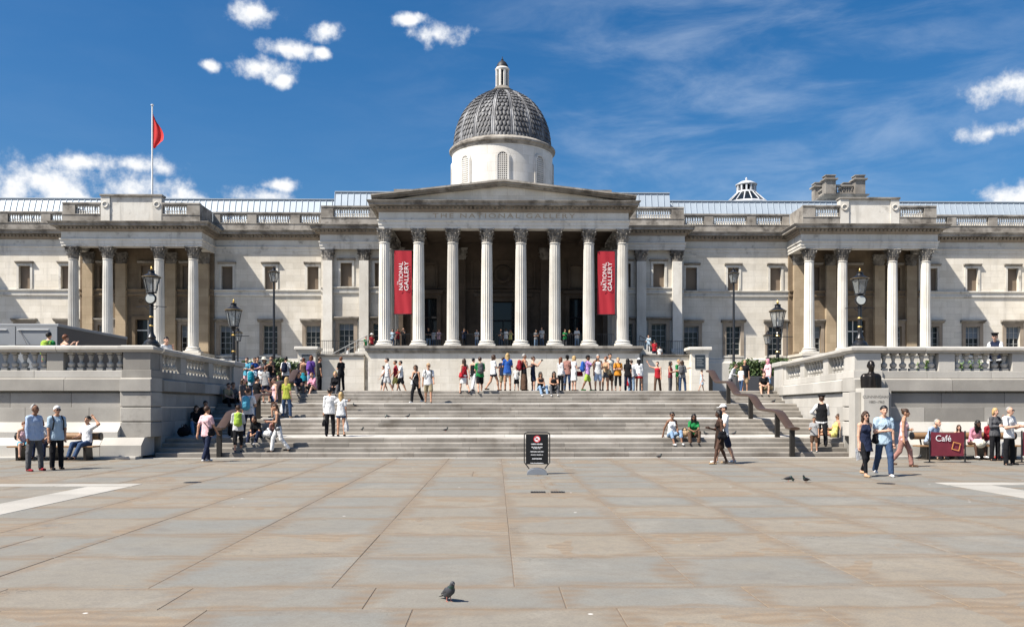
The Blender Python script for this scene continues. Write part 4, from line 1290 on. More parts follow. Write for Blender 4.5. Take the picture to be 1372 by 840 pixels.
# ---- dome
DX, DY = 0.0, 98.0
ZD = 29.05
dr = MB().lathe([(5.75, 20), (5.75, 23.0), (5.48, 23.4), (5.48, ZD - .12), (5.52, ZD - .1)], (DX, DY, 0), 72, caps=False).build('dome_drum', M_DRUM, gal, smooth=30)
MB().lathe([(5.5, ZD - .1), (5.58, ZD), (5.62, ZD + .18), (5.78, ZD + .28), (5.80, ZD + .46), (5.72, ZD + .55), (5.55, ZD + .62), (5.3, ZD + .85), (5.2, ZD + .9), (4.8, ZD + .92)], (DX, DY, 0), 72, caps=False).build('drum_cornice', M_SOOTY, dr, smooth=30)
def arch_window(ang):
    """lattice window with rounded head, built facing -Y at the origin, then swung round the drum"""
    w, h, z = .53, 2.35, 25.15
    def outline(g, zb):
        p = [(-w - g, zb), (w + g, zb), (w + g, z + h)]
        p += [((w + g) * math.cos(R(a)), z + h + (w + g) * math.sin(R(a))) for a in range(15, 180, 15)]
        return p + [(-w - g, z + h)]
    M = Matrix.Translation((DX, DY, 0)) @ Matrix.Rotation(ang, 4, 'Z')
    fr = MB()
    for g0, g1, y in ((.0, .14, -5.60), (.14, .26, -5.54)):
        a, b_ = outline(g0, z), outline(g1, z)
        n = len(a)
        vs = [(x, y, q) for x, q in a] + [(x, y, q) for x, q in b_] + [(x, -5.2, q) for x, q in a] + [(x, -5.2, q) for x, q in b_]
        fs = []
        for i in range(1, n):
            j = (i + 1) % n
            fs += [(i, j, n + j, n + i), (i, 2 * n + i, 2 * n + j, j), (n + i, n + j, 3 * n + j, 3 * n + i)]
        fr.add(vs, fs)
    fr.box(-w - .26, w + .26, -5.62, -5.2, z - .15, z - .002)
    o = fr.xform(M).build('drum_window', M_DRUM, gal)
    MB().prism(outline(-.002, z), -5.502, -5.49).xform(M).build('dark_pane', M_DARK, o)
    lt = MB()
    for k in range(6):
        x = -w + .05 + (2 * w - .1) * k / 5
        top = z + h + math.sqrt(max(0, w * w - x * x)) - .02
        lt.box(x - .04, x + .04, -5.56, -5.504, z, top)
    for k in range(14):
        q = z + .05 + k * .215
        if q > z + h + w - .1: break
        ww = w if q < z + h else math.sqrt(max(0.0, w * w - (q - z - h) ** 2))
        lt.box(-ww, ww, -5.558, -5.505, q - .04, q + .04)
    lt.xform(M).build('lattice', M_DRUM, o, kind='stuff')
for k in range(8):
    arch_window(k * math.pi / 4)
DR, DH, ZS = 5.17, 6.05, ZD + .9
def dome_pt(t, r_off=0.0):
    """t: 0 at the springing, 1 at the crown"""
    a = t * math.pi / 2
    return ((DR + r_off) * math.cos(a) ** .96, ZS + (DH + r_off) * math.sin(a))
TM = 0.855
dm = MB().lathe([dome_pt(TM * k / 24) for k in range(25)], (DX, DY, 0), 96, caps=False).build('dome', M_DOME_DK, gal, smooth=True)
for k in range(16):
    a0 = R(11.25 + 22.5 * k) - math.pi / 2
    vs, fs = [], []
    nn = 16
    for i in range(nn + 1):
        t = TM * i / nn
        r_, z_ = dome_pt(t, .0)
        hwid = .21 - .12 * (i / nn)
        for q, o_ in ((-1, .0), (-.95, .12), (-.45, .13), (-.3, .06), (.3, .06), (.45, .13), (.95, .12), (1, .0)):
            rr = r_ + o_ * math.cos(t * 1.5); zz = z_ + o_ * math.sin(t * 1.5)
            lat = q * hwid
            vs.append((DX + rr * math.cos(a0) - lat * math.sin(a0), DY + rr * math.sin(a0) + lat * math.cos(a0), zz))
    for i in range(nn):
        for j in range(7):
            fs.append((i * 8 + j, i * 8 + j + 1, (i + 1) * 8 + j + 1, (i + 1) * 8 + j))
    MB().add(vs, fs).build('dome_rib', M_DOME, dm)
def scale_panel(k):
    a0 = R(22.5 * k) - math.pi / 2
    m = MB()
    rows_ = 14
    for r_i in range(rows_):
        t0 = TM * (r_i + .95) / (rows_ + .3); t1 = TM * (r_i - .45) / (rows_ + .3)
        half = R(11.25) - .20 / max(.8, dome_pt(max(t0, 0))[0]) * .95
        cnt = 4 if r_i < 5 else (3 if r_i < 10 else 2)
        offs = [(-1 + (2 * i + 1) / cnt) for i in range(cnt)] if r_i % 2 == 0 else [(-1 + 2 * (i + 1) / cnt) for i in range(cnt - 1)]
        if r_i % 2: offs = [-.86] + offs + [.86]
        for o_ in offs:
            ac = a0 + o_ * half
            ws = half / cnt * (1.0 if abs(o_) < .8 or r_i % 2 == 0 else .42)
            # shield outline: straight top, rounded foot, cupped
            pts = [(-.92, 0, .02), (.92, 0, .02), (.92, .45, .10), (.74, .74, .15), (.40, .92, .19), (0, 1.0, .20), (-.40, .92, .19), (-.74, .74, .15), (-.92, .45, .10)]
            b0 = []
            for (u_, v_, h_) in pts:
                t = max(-.02, t0 + (t1 - t0) * v_)
                r_, z_ = dome_pt(t)
                aa = ac + u_ * ws * .97
                rr = r_ + h_ * math.cos(t * 1.5); zz = z_ + h_ * math.sin(t * 1.5)
                b0.append((DX + rr * math.cos(aa), DY + rr * math.sin(aa), zz))
            tm = t0 + (t1 - t0) * .5
            r_, z_ = dome_pt(tm); r_ += .17 * math.cos(tm * 1.5); z_ += .17 * math.sin(tm * 1.5)
            ctr = (DX + r_ * math.cos(ac), DY + r_ * math.sin(ac), z_)
            low = []
            for (p, (u_, v_, h_)) in zip(b0, pts):
                low.append((p[0] - (p[0] - DX) * .045, p[1] - (p[1] - DY) * .045, p[2] - .02))
            n = len(b0)
            m.add(b0 + [ctr] + low, [(i, (i + 1) % n, n) for i in range(n)] + [(i, n + 1 + i, n + 1 + (i + 1) % n, (i + 1) % n) for i in range(n)])
    m.build('scale_panel', M_SCALE, dm, kind='stuff')
for k in range(16): scale_panel(k)
# lantern
zl = dome_pt(TM)[1]
ln_ = MB().lathe([(1.42, zl - .25), (1.46, zl + .05), (1.22, zl + .12), (1.22, zl + .25), (1.30, zl + .32), (1.0, zl + .45), (.80, zl + .75), (.72, zl + .8)], (DX, DY, 0), 24, caps=False).build('lantern_base', M_SOOTY, gal, smooth=30)
zb = zl + .8
for k in range(8):
    a = R(22.5 + 45 * k)
    MB().box(-.11, .11, -.14, .1, zb, zb + 1.75).xform(Matrix.Translation((DX + .60 * math.cos(a), DY + .60 * math.sin(a), 0)) @ Matrix.Rotation(a + math.pi / 2, 4, 'Z')).build('pier', M_DRUM, ln_)
MB().lathe([(.42, zb), (.42, zb + 1.75)], (DX, DY, 0), 16, caps=False).build('core', M_LEAD_DARK, ln_)
MB().lathe([(.60, zb + 1.752), (.74, zb + 1.80), (.80, zb + 1.95), (.74, zb + 2.0), (.66, zb + 2.1)], (DX, DY, 0), 24).build('cornice', M_DRUM, ln_)
MB().lathe([(.66, zb + 2.1), (.62, zb + 2.35), (.45, zb + 2.65), (.22, zb + 2.85), (.12, zb + 2.92), (.15, zb + 3.0), (.06, zb + 3.08), (.03, zb + 3.35)], (DX, DY, 0), 16).build('cap', M_DOME_DK, ln_, smooth=30)

# roofs that close the pavilions and the portico, and blocks where the facade steps forward again beyond the frame
for s in (-1, 1):
    c = s * 35.4
    MB().box(c - 6.6, c + 6.6, YP - .4, YW + 2.2, 18.9, 19.2).build('pavilion_roof', M_LEAD_DARK, gal)
    lo, hi = sorted((s * 54.6, s * 68))
    e = MB().box(lo, hi, 86.0, 95, TZ, 18.5).build('end_block', M_WALL, gal)
    MB().box(lo - .5, hi + .5, 85.4, 95, 18.502, 19.3).box(lo - .1, hi + .1, 85.9, 95, 19.302, 21.2).build('cornice', M_SOOTY, e)
MB().box(-10.5, 10.5, YPC, 95, 18.9, 19.2).build('portico_roof', M_LEAD_DARK, gal)

# ---- things on the roof
def roof_tower():
    X0, X1, Y0, Y1 = wx(1108, 97), wx(1156, 97), 97.0, 101.0
    t = MB().box(X0, X1, Y0, Y1, 22, 24.4).build('roof_turret', M_TURRET, gal)
    MB().sweep([(X0, Y1), (X0, Y0), (X1, Y0), (X1, Y1)], [(0, 24.4), (.15, 24.45), (.5, 24.65), (.55, 24.8), (-.4, 24.85)]).build('cornice', M_TURRET, t)
    MB().box(X0 + .1, X1 - .1, Y0 + .1, Y0 + .5, 24.83, 25.1).box(X0 + .1, X1 - .1, Y0 + .1, Y0 + .5, 25.75, 25.95).box(X0 + .1, X0 + .5, Y0 + .52, Y1, 24.83, 25.1).box(X0 + .1, X0 + .5, Y0 + .52, Y1, 25.75, 25.95).build('parapet', M_TURRET, t)
    m = MB()
    for k in range(9):
        st = len(m.v); m.add(rb.v, rb.f); m.xform(Matrix.Translation((X0 + .9 + (X1 - X0 - 1.8) * k / 8, Y0 + .3, 25.09)) @ Matrix.Diagonal((1, 1, .8, 1)), st)
    for k in range(12):
        st = len(m.v); m.add(rb.v, rb.f); m.xform(Matrix.Translation((X0 + .3, Y0 + .9 + (Y1 - Y0 - 1.8) * k / 11, 25.09)) @ Matrix.Diagonal((1, 1, .8, 1)), st)
    m.build('balusters', M_TURRET, t, kind='stuff')
    for (x, y_) in ((X0 + .35, Y0 + .35), (X1 - .35, Y0 + .35), (X0 + .35, Y1 - .35), (X1 - .35, Y1 - .35)):
        MB().box(x - .55, x + .55, y_ - .55, y_ + .55, 24.82, 26.4).box(x - .75, x + .75, y_ - .75, y_ + .75, 26.402, 26.56).box(x - .5, x + .5, y_ - .5, y_ + .5, 26.562, 26.85).box(x - .58, x + .58, y_ - .58, y_ + .58, 26.852, 26.96).build('corner_pier', M_TURRET, t)
roof_tower()
def roof_lantern():
    Y = 108.0; X = wx(1000, Y)
    t = MB().lathe([(2.45, 26.0), (2.35, 26.4), (1.0, 27.7)], (X, Y, 0), 16, caps=False).build('glazed_roof_cone', M_GLASS, gal)
    for k in range(16):
        a = 2 * math.pi * k / 16
        MB().tube([(X + 2.36 * math.cos(a), Y + 2.36 * math.sin(a), 26.43), (X + 1.0 * math.cos(a), Y + 1.0 * math.sin(a), 27.73)], .07, 5).build('rib', M_CUPOLA, t)
    MB().lathe([(2.6, 23), (2.6, 26.2), (2.36, 26.4)], (X, Y, 0), 16, caps=False).build('kerb', M_CUPOLA, t)
    for k in range(12):
        a = 2 * math.pi * (k + .5) / 12
        MB().box(-.12, .12, -.1, .1, 27.7, 28.5).xform(Matrix.Translation((X + 1.05 * math.cos(a), Y + 1.05 * math.sin(a), 0)) @ Matrix.Rotation(a, 4, 'Z')).build('post', M_CUPOLA, t)
    MB().lathe([(1.28, 28.5), (1.3, 28.62), (1.05, 28.75), (.7, 28.95), (.25, 29.05), (.1, 29.15), (.14, 29.3), (.03, 29.5)], (X, Y, 0), 16).lathe([(1.25, 27.55), (1.2, 27.75)], (X, Y, 0), 16, caps=False).build('cap', M_CUPOLA, t)
    MB().lathe([(.8, 27.7), (.8, 28.5)], (X, Y, 0), 12, caps=False).build('core', M_DARK, t)
roof_lantern()

# flag on its pole over the left pavilion
def flag():
    Y = 88.5; X = wx(204, Y)
    t = thing('flagpole', 'white flagpole with a limp red flag above the left pavilion', 'flagpole', (X, Y, 20.6))
    MB().tube([(X, Y, 20.6), (X, Y, wz(145, Y))], [.11, .07], 8).build('pole', M_WHITE, t)
    MB().lathe([(.02, 0), (.15, .05), (.15, .12), (.02, .18)], (X, Y, wz(145, Y)), 8).build('truck', M_WHITE, t)
    zt = wz(155, Y); zb_ = wz(201, Y)
    vs, fs = [], []
    n = 12; h = zt - zb_
    for k in range(n + 1):
        q = k / n
        reach = .10 + 1.0 * math.sin(math.pi * min(1, q * .80)) ** 1.4 * (1.0 if q < .75 else (1 - (q - .75) * 2.9))
        for i in range(9):
            p = i / 8
            vs.append((X + .08 + reach * p, Y + .18 * math.sin(p * 9 + q * 3) * p, zt - h * q - .35 * p * (1 - q) - .05 * p))
    for k in range(n):
        for i in range(8):
            a = k * 9 + i
            fs.append((a, a + 1, a + 10, a + 9))
    m = MB().add(vs, fs)
    m.add([(x, y_ + .012, z) for x, y_, z in vs], [f[::-1] for f in fs])
    m.build('flag', plain('red_flag_cloth', (.55, .03, .03), .8), t, smooth=True)
flag()
# ================================================================== STREET FURNITURE
def lantern(t, z, w, h, gold=True):
    """tapered six-sided glazed lantern with hipped roof and finial; local coordinates"""
    r0, r1 = w * .30, w * .5
    fr = MB()
    pts0 = [(r0 * math.cos(R(60 * k)), r0 * math.sin(R(60 * k)), z) for k in range(6)]
    pts1 = [(r1 * math.cos(R(60 * k)), r1 * math.sin(R(60 * k)), z + h * .55) for k in range(6)]
    for k in range(6):
        fr.tube([pts0[k], pts1[k]], .014 * w / .5, 5)
        fr.tube([pts0[k], pts0[(k + 1) % 6]], .014 * w / .5, 5)
    fr.lathe([(r0 * .5, z - .05 * h), (r0 * 1.15, z - .02 * h), (r0 * 1.1, z + .01 * h)], (0, 0, 0), 6)
    fr.part('lantern_frame', M_BLACK, t)
    for k in range(6):
        a, b_, c, d = Vector(pts0[k]), Vector(pts0[(k + 1) % 6]), Vector(pts1[(k + 1) % 6]), Vector(pts1[k])
        ctr = (a + b_ + c + d) / 4
        q = [ctr + (p - ctr) * .94 for p in (a, b_, c, d)]
        MB().add(q, [(0, 1, 2, 3)]).part('lantern_pane', M_LGLASS, t)
    MB().lathe([(.02 * w, z + .05 * h), (.05 * w, z + .12 * h), (.05 * w, z + .3 * h), (.01, z + .36 * h)], (0, 0, 0), 8).part('mantle', M_WHITE, t)
    MB().lathe([(r1 * 1.06, z + h * .55), (r1 * 1.16, z + h * .58), (r1 * 1.1, z + h * .60), (r1 * .75, z + h * .66), (r1 * .42, z + h * .72), (r1 * .36, z + h * .80), (r1 * .45, z + h * .82), (r1 * .25, z + h * .85)], (0, 0, 0), 12).part('lantern_roof', M_BLACK, t, smooth=35)
    MB().lathe([(r1 * 1.12, z + h * .575), (r1 * 1.18, z + h * .585), (r1 * 1.12, z + h * .597)], (0, 0, 0), 12, caps=False).part('gilt_rim', M_GOLD, t)
    MB().lathe([(.03 * w, z + h * .85), (.10 * w, z + h * .88), (.04 * w, z + h * .91), (.07 * w, z + h * .94), (.005, z + h)], (0, 0, 0), 10).part('finial', M_GOLD if gold else M_BLACK, t)

def pier_lamp(px, zb, label):
    """short lamp that stands on the corner pier of a retaining wall"""
    Y = 30.95; X = wx(px, Y)
    t = thing('pier_lamp', label, 'street lamp', (X, Y, zb), group='lamps on the wall piers')
    MB().lathe([(.30, 0), (.30, .06), (.25, .08), (.24, .14), (.17, .2), (.13, .24), (.15, .30), (.12, .36), (.085, .42), (.075, .5)], (0, 0, 0), 16).part('base', M_BLACK, t, smooth=30)
    MB().lathe([(.075, .5), (.06, 1.36), (.09, 1.38), (.06, 1.42), (.06, 1.46)], (0, 0, 0), 12).part('pole', M_BLACK, t, smooth=30)
    for z in (.68, .98):
        MB().lathe([(.075, 0), (.085, .02), (.075, .05)], (0, 0, z), 12).part('gilt_band', M_GOLD, t)
    MB().tube([(-.52, 0, 1.34), (-.2, 0, 1.37), (0, 0, 1.36), (.2, 0, 1.37), (.52, 0, 1.34)], .012, 6).tube([(-.2, 0, 1.36), (-.14, 0, 1.28), (0, 0, 1.26), (.14, 0, 1.28), (.2, 0, 1.36)], .012, 6).part('ladder_bar', M_BLACK, t)
    d = MB().lathe([(.19, -.05), (.195, .03), (.16, .05)], (0, 0, 0), 24).xform(Matrix.Translation((0, -.06, 1.62)) @ Matrix.Rotation(R(90), 4, 'X')).part('drum_housing', M_BLACK, t)
    MB().lathe([(.155, .05), (.15, .062)], (0, 0, 0), 24).xform(Matrix.Translation((0, -.06, 1.62)) @ Matrix.Rotation(R(90), 4, 'X')).part('disc', plain('lamp_disc_grey', (.45, .47, .45), .3), t)
    MB().tube([(0, .0, 1.44), (0, .0, 1.85)], .05, 8).part('neck', M_BLACK, t)
    lantern(t, 1.84, .56, .90)
    return t
pier_lamp(203, 3.80, 'black lamp with gilt finial and round disc on the left wall pier')
pier_lamp(1152, 3.80, 'black lamp with gilt finial and round disc on the right wall pier')

def street_lamp(px, Y, py_top, label, kind):
    X = wx(px, Y); H = wz(py_top, Y) - TZ
    t = thing('street_lamp', label, 'street lamp', (X, Y, TZ))
    if kind == 'ornate':
        lh = 1.75
        MB().lathe([(.5, 0), (.5, .3), (.42, .36), (.36, .9), (.30, 1.0), (.34, 1.1), (.26, 1.2), (.2, 1.6), (.22, 1.7), (.13, 1.8)], (0, 0, 0), 12).part('pedestal', M_BLACK, t, smooth=30)
        MB().lathe([(.13, 1.8), (.09, H - lh - .5), (.15, H - lh - .4), (.10, H - lh - .3), (.16, H - lh - .1), (.10, H - lh)], (0, 0, 0), 10).part('pole', M_BLACK, t, smooth=30)
        for q in (.45, .62): MB().lathe([(.12, 0), (.14, .04), (.12, .09)], (0, 0, H * q), 10).part('gilt_band', M_GOLD, t)
        MB().tube([(-.2, 0, H - lh - .6), (1.0, 0, H - lh - .6)], .022, 6).part('ladder_bar', M_BLACK, t)
        lantern(t, H - lh + .03, 1.0, lh)
    elif kind == 'tall':
        lh = 1.1
        MB().lathe([(.2, 0), (.2, 1.2), (.14, 1.3), (.10, 1.4), (.07, H - lh)], (0, 0, 0), 10).part('pole', M_BLACK, t, smooth=30)
        MB().lathe([(.09, 0), (.11, .05), (.09, .12)], (0, 0, H * .4), 10).part('collar', M_BLACK, t)
        lantern(t, H - lh, .72, lh, False)
    else:
        lh = 1.0
        MB().lathe([(.14, 0), (.14, .8), (.10, .9), (.06, 1.0), (.055, H - lh)], (0, 0, 0), 8).part('pole', M_BLACK, t, smooth=30)
        lantern(t, H - lh, .62, lh, False)
street_lamp(313, 58, 402, 'ornate black lamp with gilt finial behind the left stair wall', 'ornate')
street_lamp(318.5, 62, 438, 'small black lamp standing just behind the ornate left lamp', 'small')
street_lamp(367, 62, 357, 'tall slim black lamp left of the portico', 'tall')
street_lamp(1042, 58, 402, 'ornate black lamp with gilt finial behind the right stair wall', 'ornate')
street_lamp(1029, 62, 441, 'small black lamp standing just behind the hedge, right side', 'small')
street_lamp(983, 62, 357, 'tall slim black lamp right of the portico', 'tall')

# ---- grey kiosk at the far left, on the terrace
def kiosk():
    X1 = -21.8; X0 = X1 - 14; Y0, Y1, zt = 43.6, 51.6, 5.70
    t = thing('grey_kiosk', 'low flat-roofed grey kiosk on the left terrace', 'kiosk', ((X0 + X1) / 2, 47, TZ))
    MB().box(X0, X1, Y0, Y1, TZ, zt - .12).build('body', M_KIOSK_D, t)
    MB().cbox(X0 - .05, X1 + .05, Y0 - .05, Y1 + .05, zt - .118, zt + .02, .02).build('roof', M_KIOSK, t)
    n = 7
    for k in range(n):
        a = X0 + 14 * k / n; b_ = X0 + 14 * (k + 1) / n
        MB().cbox(a + .015, b_ - .015, Y0 - .06, Y0 - .002, TZ, zt - .13, .01).build('front_panel', M_KIOSK, t)
        # propped flap and stay
        MB().box(a + .25, b_ - .3, Y0 - .5, Y0 - .062, 4.62, 4.68).build('shelf', M_KIOSK_D, t)
        MB().box(a + .1, b_ - .4, Y0 - .12, Y0 - .062, 5.42, 5.45).build('flap_hinge', M_WHITE, t)
        MB().tube([(a + .2, Y0 - .08, 5.42), (a + .75, Y0 - .42, 4.66)], .018, 5).build('stay', M_KIOSK_D, t)
kiosk()

# ---- notice board in front of the stairs
def notice():
    Y = 22.9; X = wx(719.5, Y)
    t = thing('notice_board', 'black notice board on a grey weighted base in front of the stairs', 'sign', (X, Y, 0), R(-2))
    b = MB()
    n = 10
    vs = [(.26 * math.cos(math.pi * k / n), y_, .005 + .15 * math.sin(math.pi * k / n)) for y_ in (-.24, .24) for k in range(n + 1)]
    fs = [tuple(range(n + 1)), tuple(range(2 * n + 1, n, -1))] + [(k + 1, k, n + 1 + k, n + 2 + k) for k in range(n)] + [(0, n, 2 * n + 1, n + 1)]
    b.add(vs, fs).part('base', plain('base_grey', (.22, .24, .27), .4, metal=.3), t)
    fr = []
    hw, z0, z1, r = .325, .30, 1.07, .07
    loop = [(-.2, .14), (-hw + .05, .24), (-hw, z0), (-hw, z1 - r), (-hw + r * .3, z1 - r * .3), (-hw + r, z1), (hw - r, z1), (hw - r * .3, z1 - r * .3), (hw, z1 - r), (hw, z0), (hw - .05, .24), (.2, .14)]
    MB().tube([(x, 0, z) for x, z in loop], .014, 8).part('tube_frame', M_BLACK, t)
    pn = MB().cbox(-.285, .285, -.018, .018, .255, 1.02, .005).part('panel', plain('sign_black', (.008, .008, .009), .35), t)
    wht = plain('sign_white', (.80, .80, .80), .5)
    red = plain('sign_red', (.6, .03, .04), .5)
    ring = MB().lathe([(.068, 0), (.09, 0), (.09, .004), (.068, .004)], (0, 0, 0), 28, caps=False).xform(Matrix.Translation((0, -.0195, .90)) @ Matrix.Rotation(R(90), 4, 'X'))
    MB().lathe([(.07, 0), (.07, .002)], (0, 0, 0), 24).xform(Matrix.Translation((0, -.0185, .90)) @ Matrix.Rotation(R(90), 4, 'X')).part('emblem_disc', wht, pn)
    ring.part('emblem_ring', red, pn)
    MB().box(-.075, .075, -.0245, -.0205, -.009, .009).xform(Matrix.Translation((0, 0, .90)) @ Matrix.Rotation(R(45), 4, 'Y')).part('emblem_bar', red, pn)
    bird = MB().add([(-.04, -.0215, -.012), (-.012, -.0215, .012), (.012, -.0215, .012), (.03, -.0215, .026), (.042, -.0215, .018), (.032, -.0215, .008), (.014, -.0215, -.018), (-.012, -.0215, -.022)], [tuple(range(8))])
    bird.add([(x, -.0208, z) for x, y_, z in bird.v], [tuple(range(7, -1, -1))])
    bird.xform(Matrix.Translation((-.008, 0, .90))).part('emblem_bird', M_BLACK, pn)
    # lines of text too small to read in the photograph, set as strokes of differing length
    rs_ = random.Random(3)
    for (z, w, h) in ((.772, .30, .030), (.692, .28, .024), (.660, .20, .020), (.578, .34, .026), (.498, .31, .020), (.398, .25, .026), (.285, .34, .020)):
        x = -w / 2
        ln = MB()
        while x < w / 2 - .01:
            ww = min(rs_.uniform(.010, .016), w / 2 - x)
            ln.box(x, x + ww * .72, -.021, -.0185, z - h / 2, z + h / 2 * rs_.choice((.6, 1, 1)))
            x += ww * (1.0 if rs_.random() > .16 else 1.8)
        ln.part('text_line', wht, pn, kind='stuff')
notice()

# ---- benches against the retaining walls
def bench(x0, x1, label, n):
    Y = 29.15
    t = thing('wooden_bench', label, 'bench', ((x0 + x1) / 2, Y, 0))
    k = 5
    for i in range(k):
        MB().cbox(x0, x1, Y - .28 + i * .105, Y - .185 + i * .105, .42, .465, .008).build('seat_slat', M_WOOD, t)
    MB().tube([(x0 + .05, Y + .32, .76), (x1 - .05, Y + .32, .76)], .115, 14).build('back_roll', M_WOOD, t, smooth=40)
    for x in (x0 + .02, x1 - .02):
        MB().lathe([(.125, -.03), (.13, 0), (.125, .03)], (0, 0, 0), 14).xform(Matrix.Translation((x, Y + .32, .76)) @ Matrix.Rotation(R(90), 4, 'Y')).build('end_cap', M_BLACK, t)
    for i in range(n):
        x = x0 + .3 + (x1 - x0 - .6) * i / (n - 1)
        MB().add([(x - .04, Y - .22, .0), (x + .04, Y - .22, .0), (x + .04, Y + .30, .0), (x - .04, Y + .30, .0), (x - .04, Y - .25, .418), (x + .04, Y - .25, .418), (x + .04, Y + .24, .418), (x - .04, Y + .24, .418)],
                 [(0, 3, 2, 1), (4, 5, 6, 7), (0, 1, 5, 4), (1, 2, 6, 5), (2, 3, 7, 6), (3, 0, 4, 7)]).build('support', M_POST, t)
        MB().tube([(x, Y + .22, .40), (x, Y + .34, .68)], .03, 6).build('back_stay', M_POST, t)
bench(wx(16, 29.2), wx(131, 29.2), 'wooden bench with round back roll by the left wall', 3)
bench(wx(1226, 29.2), wx(1366, 29.2), 'wooden bench with round back roll by the right wall', 4)

# ---- bust on its pedestal
def bust():
    Y = 29.95; X = wx(1168, Y)
    t = thing('memorial_pedestal', 'pale stone pedestal carved with a name and dates, right of the stairs', 'pedestal', (X, Y, 0))
    zt = wz(520, Y)
    MB().cbox(X - .40, X + .46, Y - .30, Y + .40, 0.0, zt, .015).build('block', M_GRANITE_L, t)
    MB().cbox(X - .62, X - .402, Y - .1, Y + .4, 0.0, zt - .12, .01).build('side_stone', M_GRANITE_L, t)
    MB().cbox(X + .462, X + .60, Y - .15, Y + .4, 0.0, zt - .10, .01).build('side_stone', M_GRANITE_L, t)
    M_CUT = plain('cut_letter', (.16, .15, .135), .9)
    put_text('carved_name', t, (X + .03, Y - .303, zt - .29), 'CUNNINGHAM', .135, M_CUT, extrude=.002)
    put_text('carved_dates', t, (X + .03, Y - .303, zt - .46), '1883–1963', .12, M_CUT, extrude=.002)
    return X, Y, zt
BUST = bust()

# ---- cafe barrier
def barrier(px0, px1, py, label, text=True, w=None):
    Y = 1.72 * F / (py - 545)
    x0, x1 = wx(px0, Y), wx(px1, Y)
    t = thing('cafe_barrier', label, 'barrier', ((x0 + x1) / 2, Y, 0))
    for x in (x0, x1):
        MB().tube([(x, Y, .02), (x, Y, .98)], .024, 8).lathe([(.17, 0), (.17, .012), (.05, .03)], (x, Y, 0.002), 14).build('post', M_BLACK, t)
    vs, fs = [], []
    nx, nz = 10, 5
    for k in range(nz + 1):
        for i in range(nx + 1):
            q = i / nx
            vs.append((x0 + .03 + (x1 - x0 - .06) * q, Y + .012 * math.sin(q * 7 + k), .20 + (.95 - .20) * k / nz - .03 * math.sin(math.pi * q) * (k / nz)))
    for k in range(nz):
        for i in range(nx):
            a = k * (nx + 1) + i
            fs.append((a, a + 1, a + nx + 2, a + nx + 1))
    MB().add(vs, fs).add([(x, y_ + .006, z) for x, y_, z in vs], [f[::-1] for f in fs]).build('cloth_panel', plain('maroon_canvas', (.16, .02, .035), .75, noise=.25), t, smooth=True)
    if text:
        put_text('lettering', t, (x0 + .42, Y - .022, .74), 'Café', .27, plain('sign_white', (.8, .8, .8), .5), extrude=.003)
        g = plain('orange_outline', (.75, .36, .10), .6)
        Mq = Matrix.Translation((x0 + .82, Y - .022, .50)) @ Matrix.Rotation(R(14), 4, 'Y')
        MB().box(-.12, .12, -.003, .003, .10, .12).box(-.12, .12, -.003, .003, -.12, -.10).box(-.12, -.10, -.0028, .0028, -.0998, .0998).box(.10, .12, -.0028, .0028, -.0998, .0998).xform(Mq).build('square_mark', g, t)
barrier(1245.5, 1293, 620, 'maroon canvas barrier with white lettering in front of the right bench')
barrier(1369, 1420, 620, 'maroon canvas barrier at the far right edge, behind the standing man', False)

# ---- planting
def leaf_mat(name, c1, c2):
    m, nt, N, L, b = new_mat(name)
    b.inputs['Roughness'].default_value = .6
    oi = N.new('ShaderNodeNewGeometry'); n = N.new('ShaderNodeTexNoise'); n.inputs['Scale'].default_value = 3
    L.new(oi.outputs['Position'], n.inputs['Vector'])
    mx = N.new('ShaderNodeMix'); mx.data_type = 'RGBA'
    L.new(n.outputs['Fac'], mx.inputs['Factor']); mx.inputs[6].default_value = (*c1, 1); mx.inputs[7].default_value = (*c2, 1)
    L.new(mx.outputs[2], b.inputs['Base Color'])
    return m
M_LEAF = leaf_mat('hedge_leaf', (.03, .06, .015), (.09, .13, .035))
M_LEAF2 = leaf_mat('pot_leaf', (.05, .10, .02), (.13, .20, .05))
def hedge(x0, x1, y0, y1, z0, z1, label, n, mat=M_LEAF, box=True):
    t = thing('hedge', label, 'hedge', ((x0 + x1) / 2, (y0 + y1) / 2, TZ))
    rs_ = random.Random(int(abs(x0) * 10))
    m = MB()
    for k in range(n):
        c = Vector((rs_.uniform(x0, x1), rs_.uniform(y0, y1), 0))
        top = z1 - .25 + .25 * math.sin(c.x * 2.1) * math.cos(c.x * .9 + c.y)
        c.z = rs_.uniform(z0, top + rs_.random() * .2)
        nrm = Vector((rs_.uniform(-1, 1), rs_.uniform(-1, .4), rs_.uniform(-.2, 1))).normalized()
        a = nrm.orthogonal().normalized() * rs_.uniform(.08, .16); b_ = nrm.cross(a) * .55
        m.add([c - a, c + b_, c + a, c - b_], [(0, 1, 2, 3)])
    m.build('foliage', mat, t, kind='stuff')
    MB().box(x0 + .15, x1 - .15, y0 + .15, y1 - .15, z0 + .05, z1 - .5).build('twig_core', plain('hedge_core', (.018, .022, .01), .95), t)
    if box:
        MB().cbox(x0 - .05, x1 + .05, y0 - .05, y1 + .05, TZ, z0 + .05, .03).build('planter', M_KIOSK_D, t)
hedge(wx(986, 56), wx(1062, 56), 56, 57.6, wz(505, 56), wz(481, 56), 'dark green hedge in a planter right of the portico', 5200)
hedge(wx(322, 56), wx(392, 56), 56, 57.6, wz(520, 56), wz(482, 56), 'dark hedge behind the crowd at the top left of the stairs', 4200)
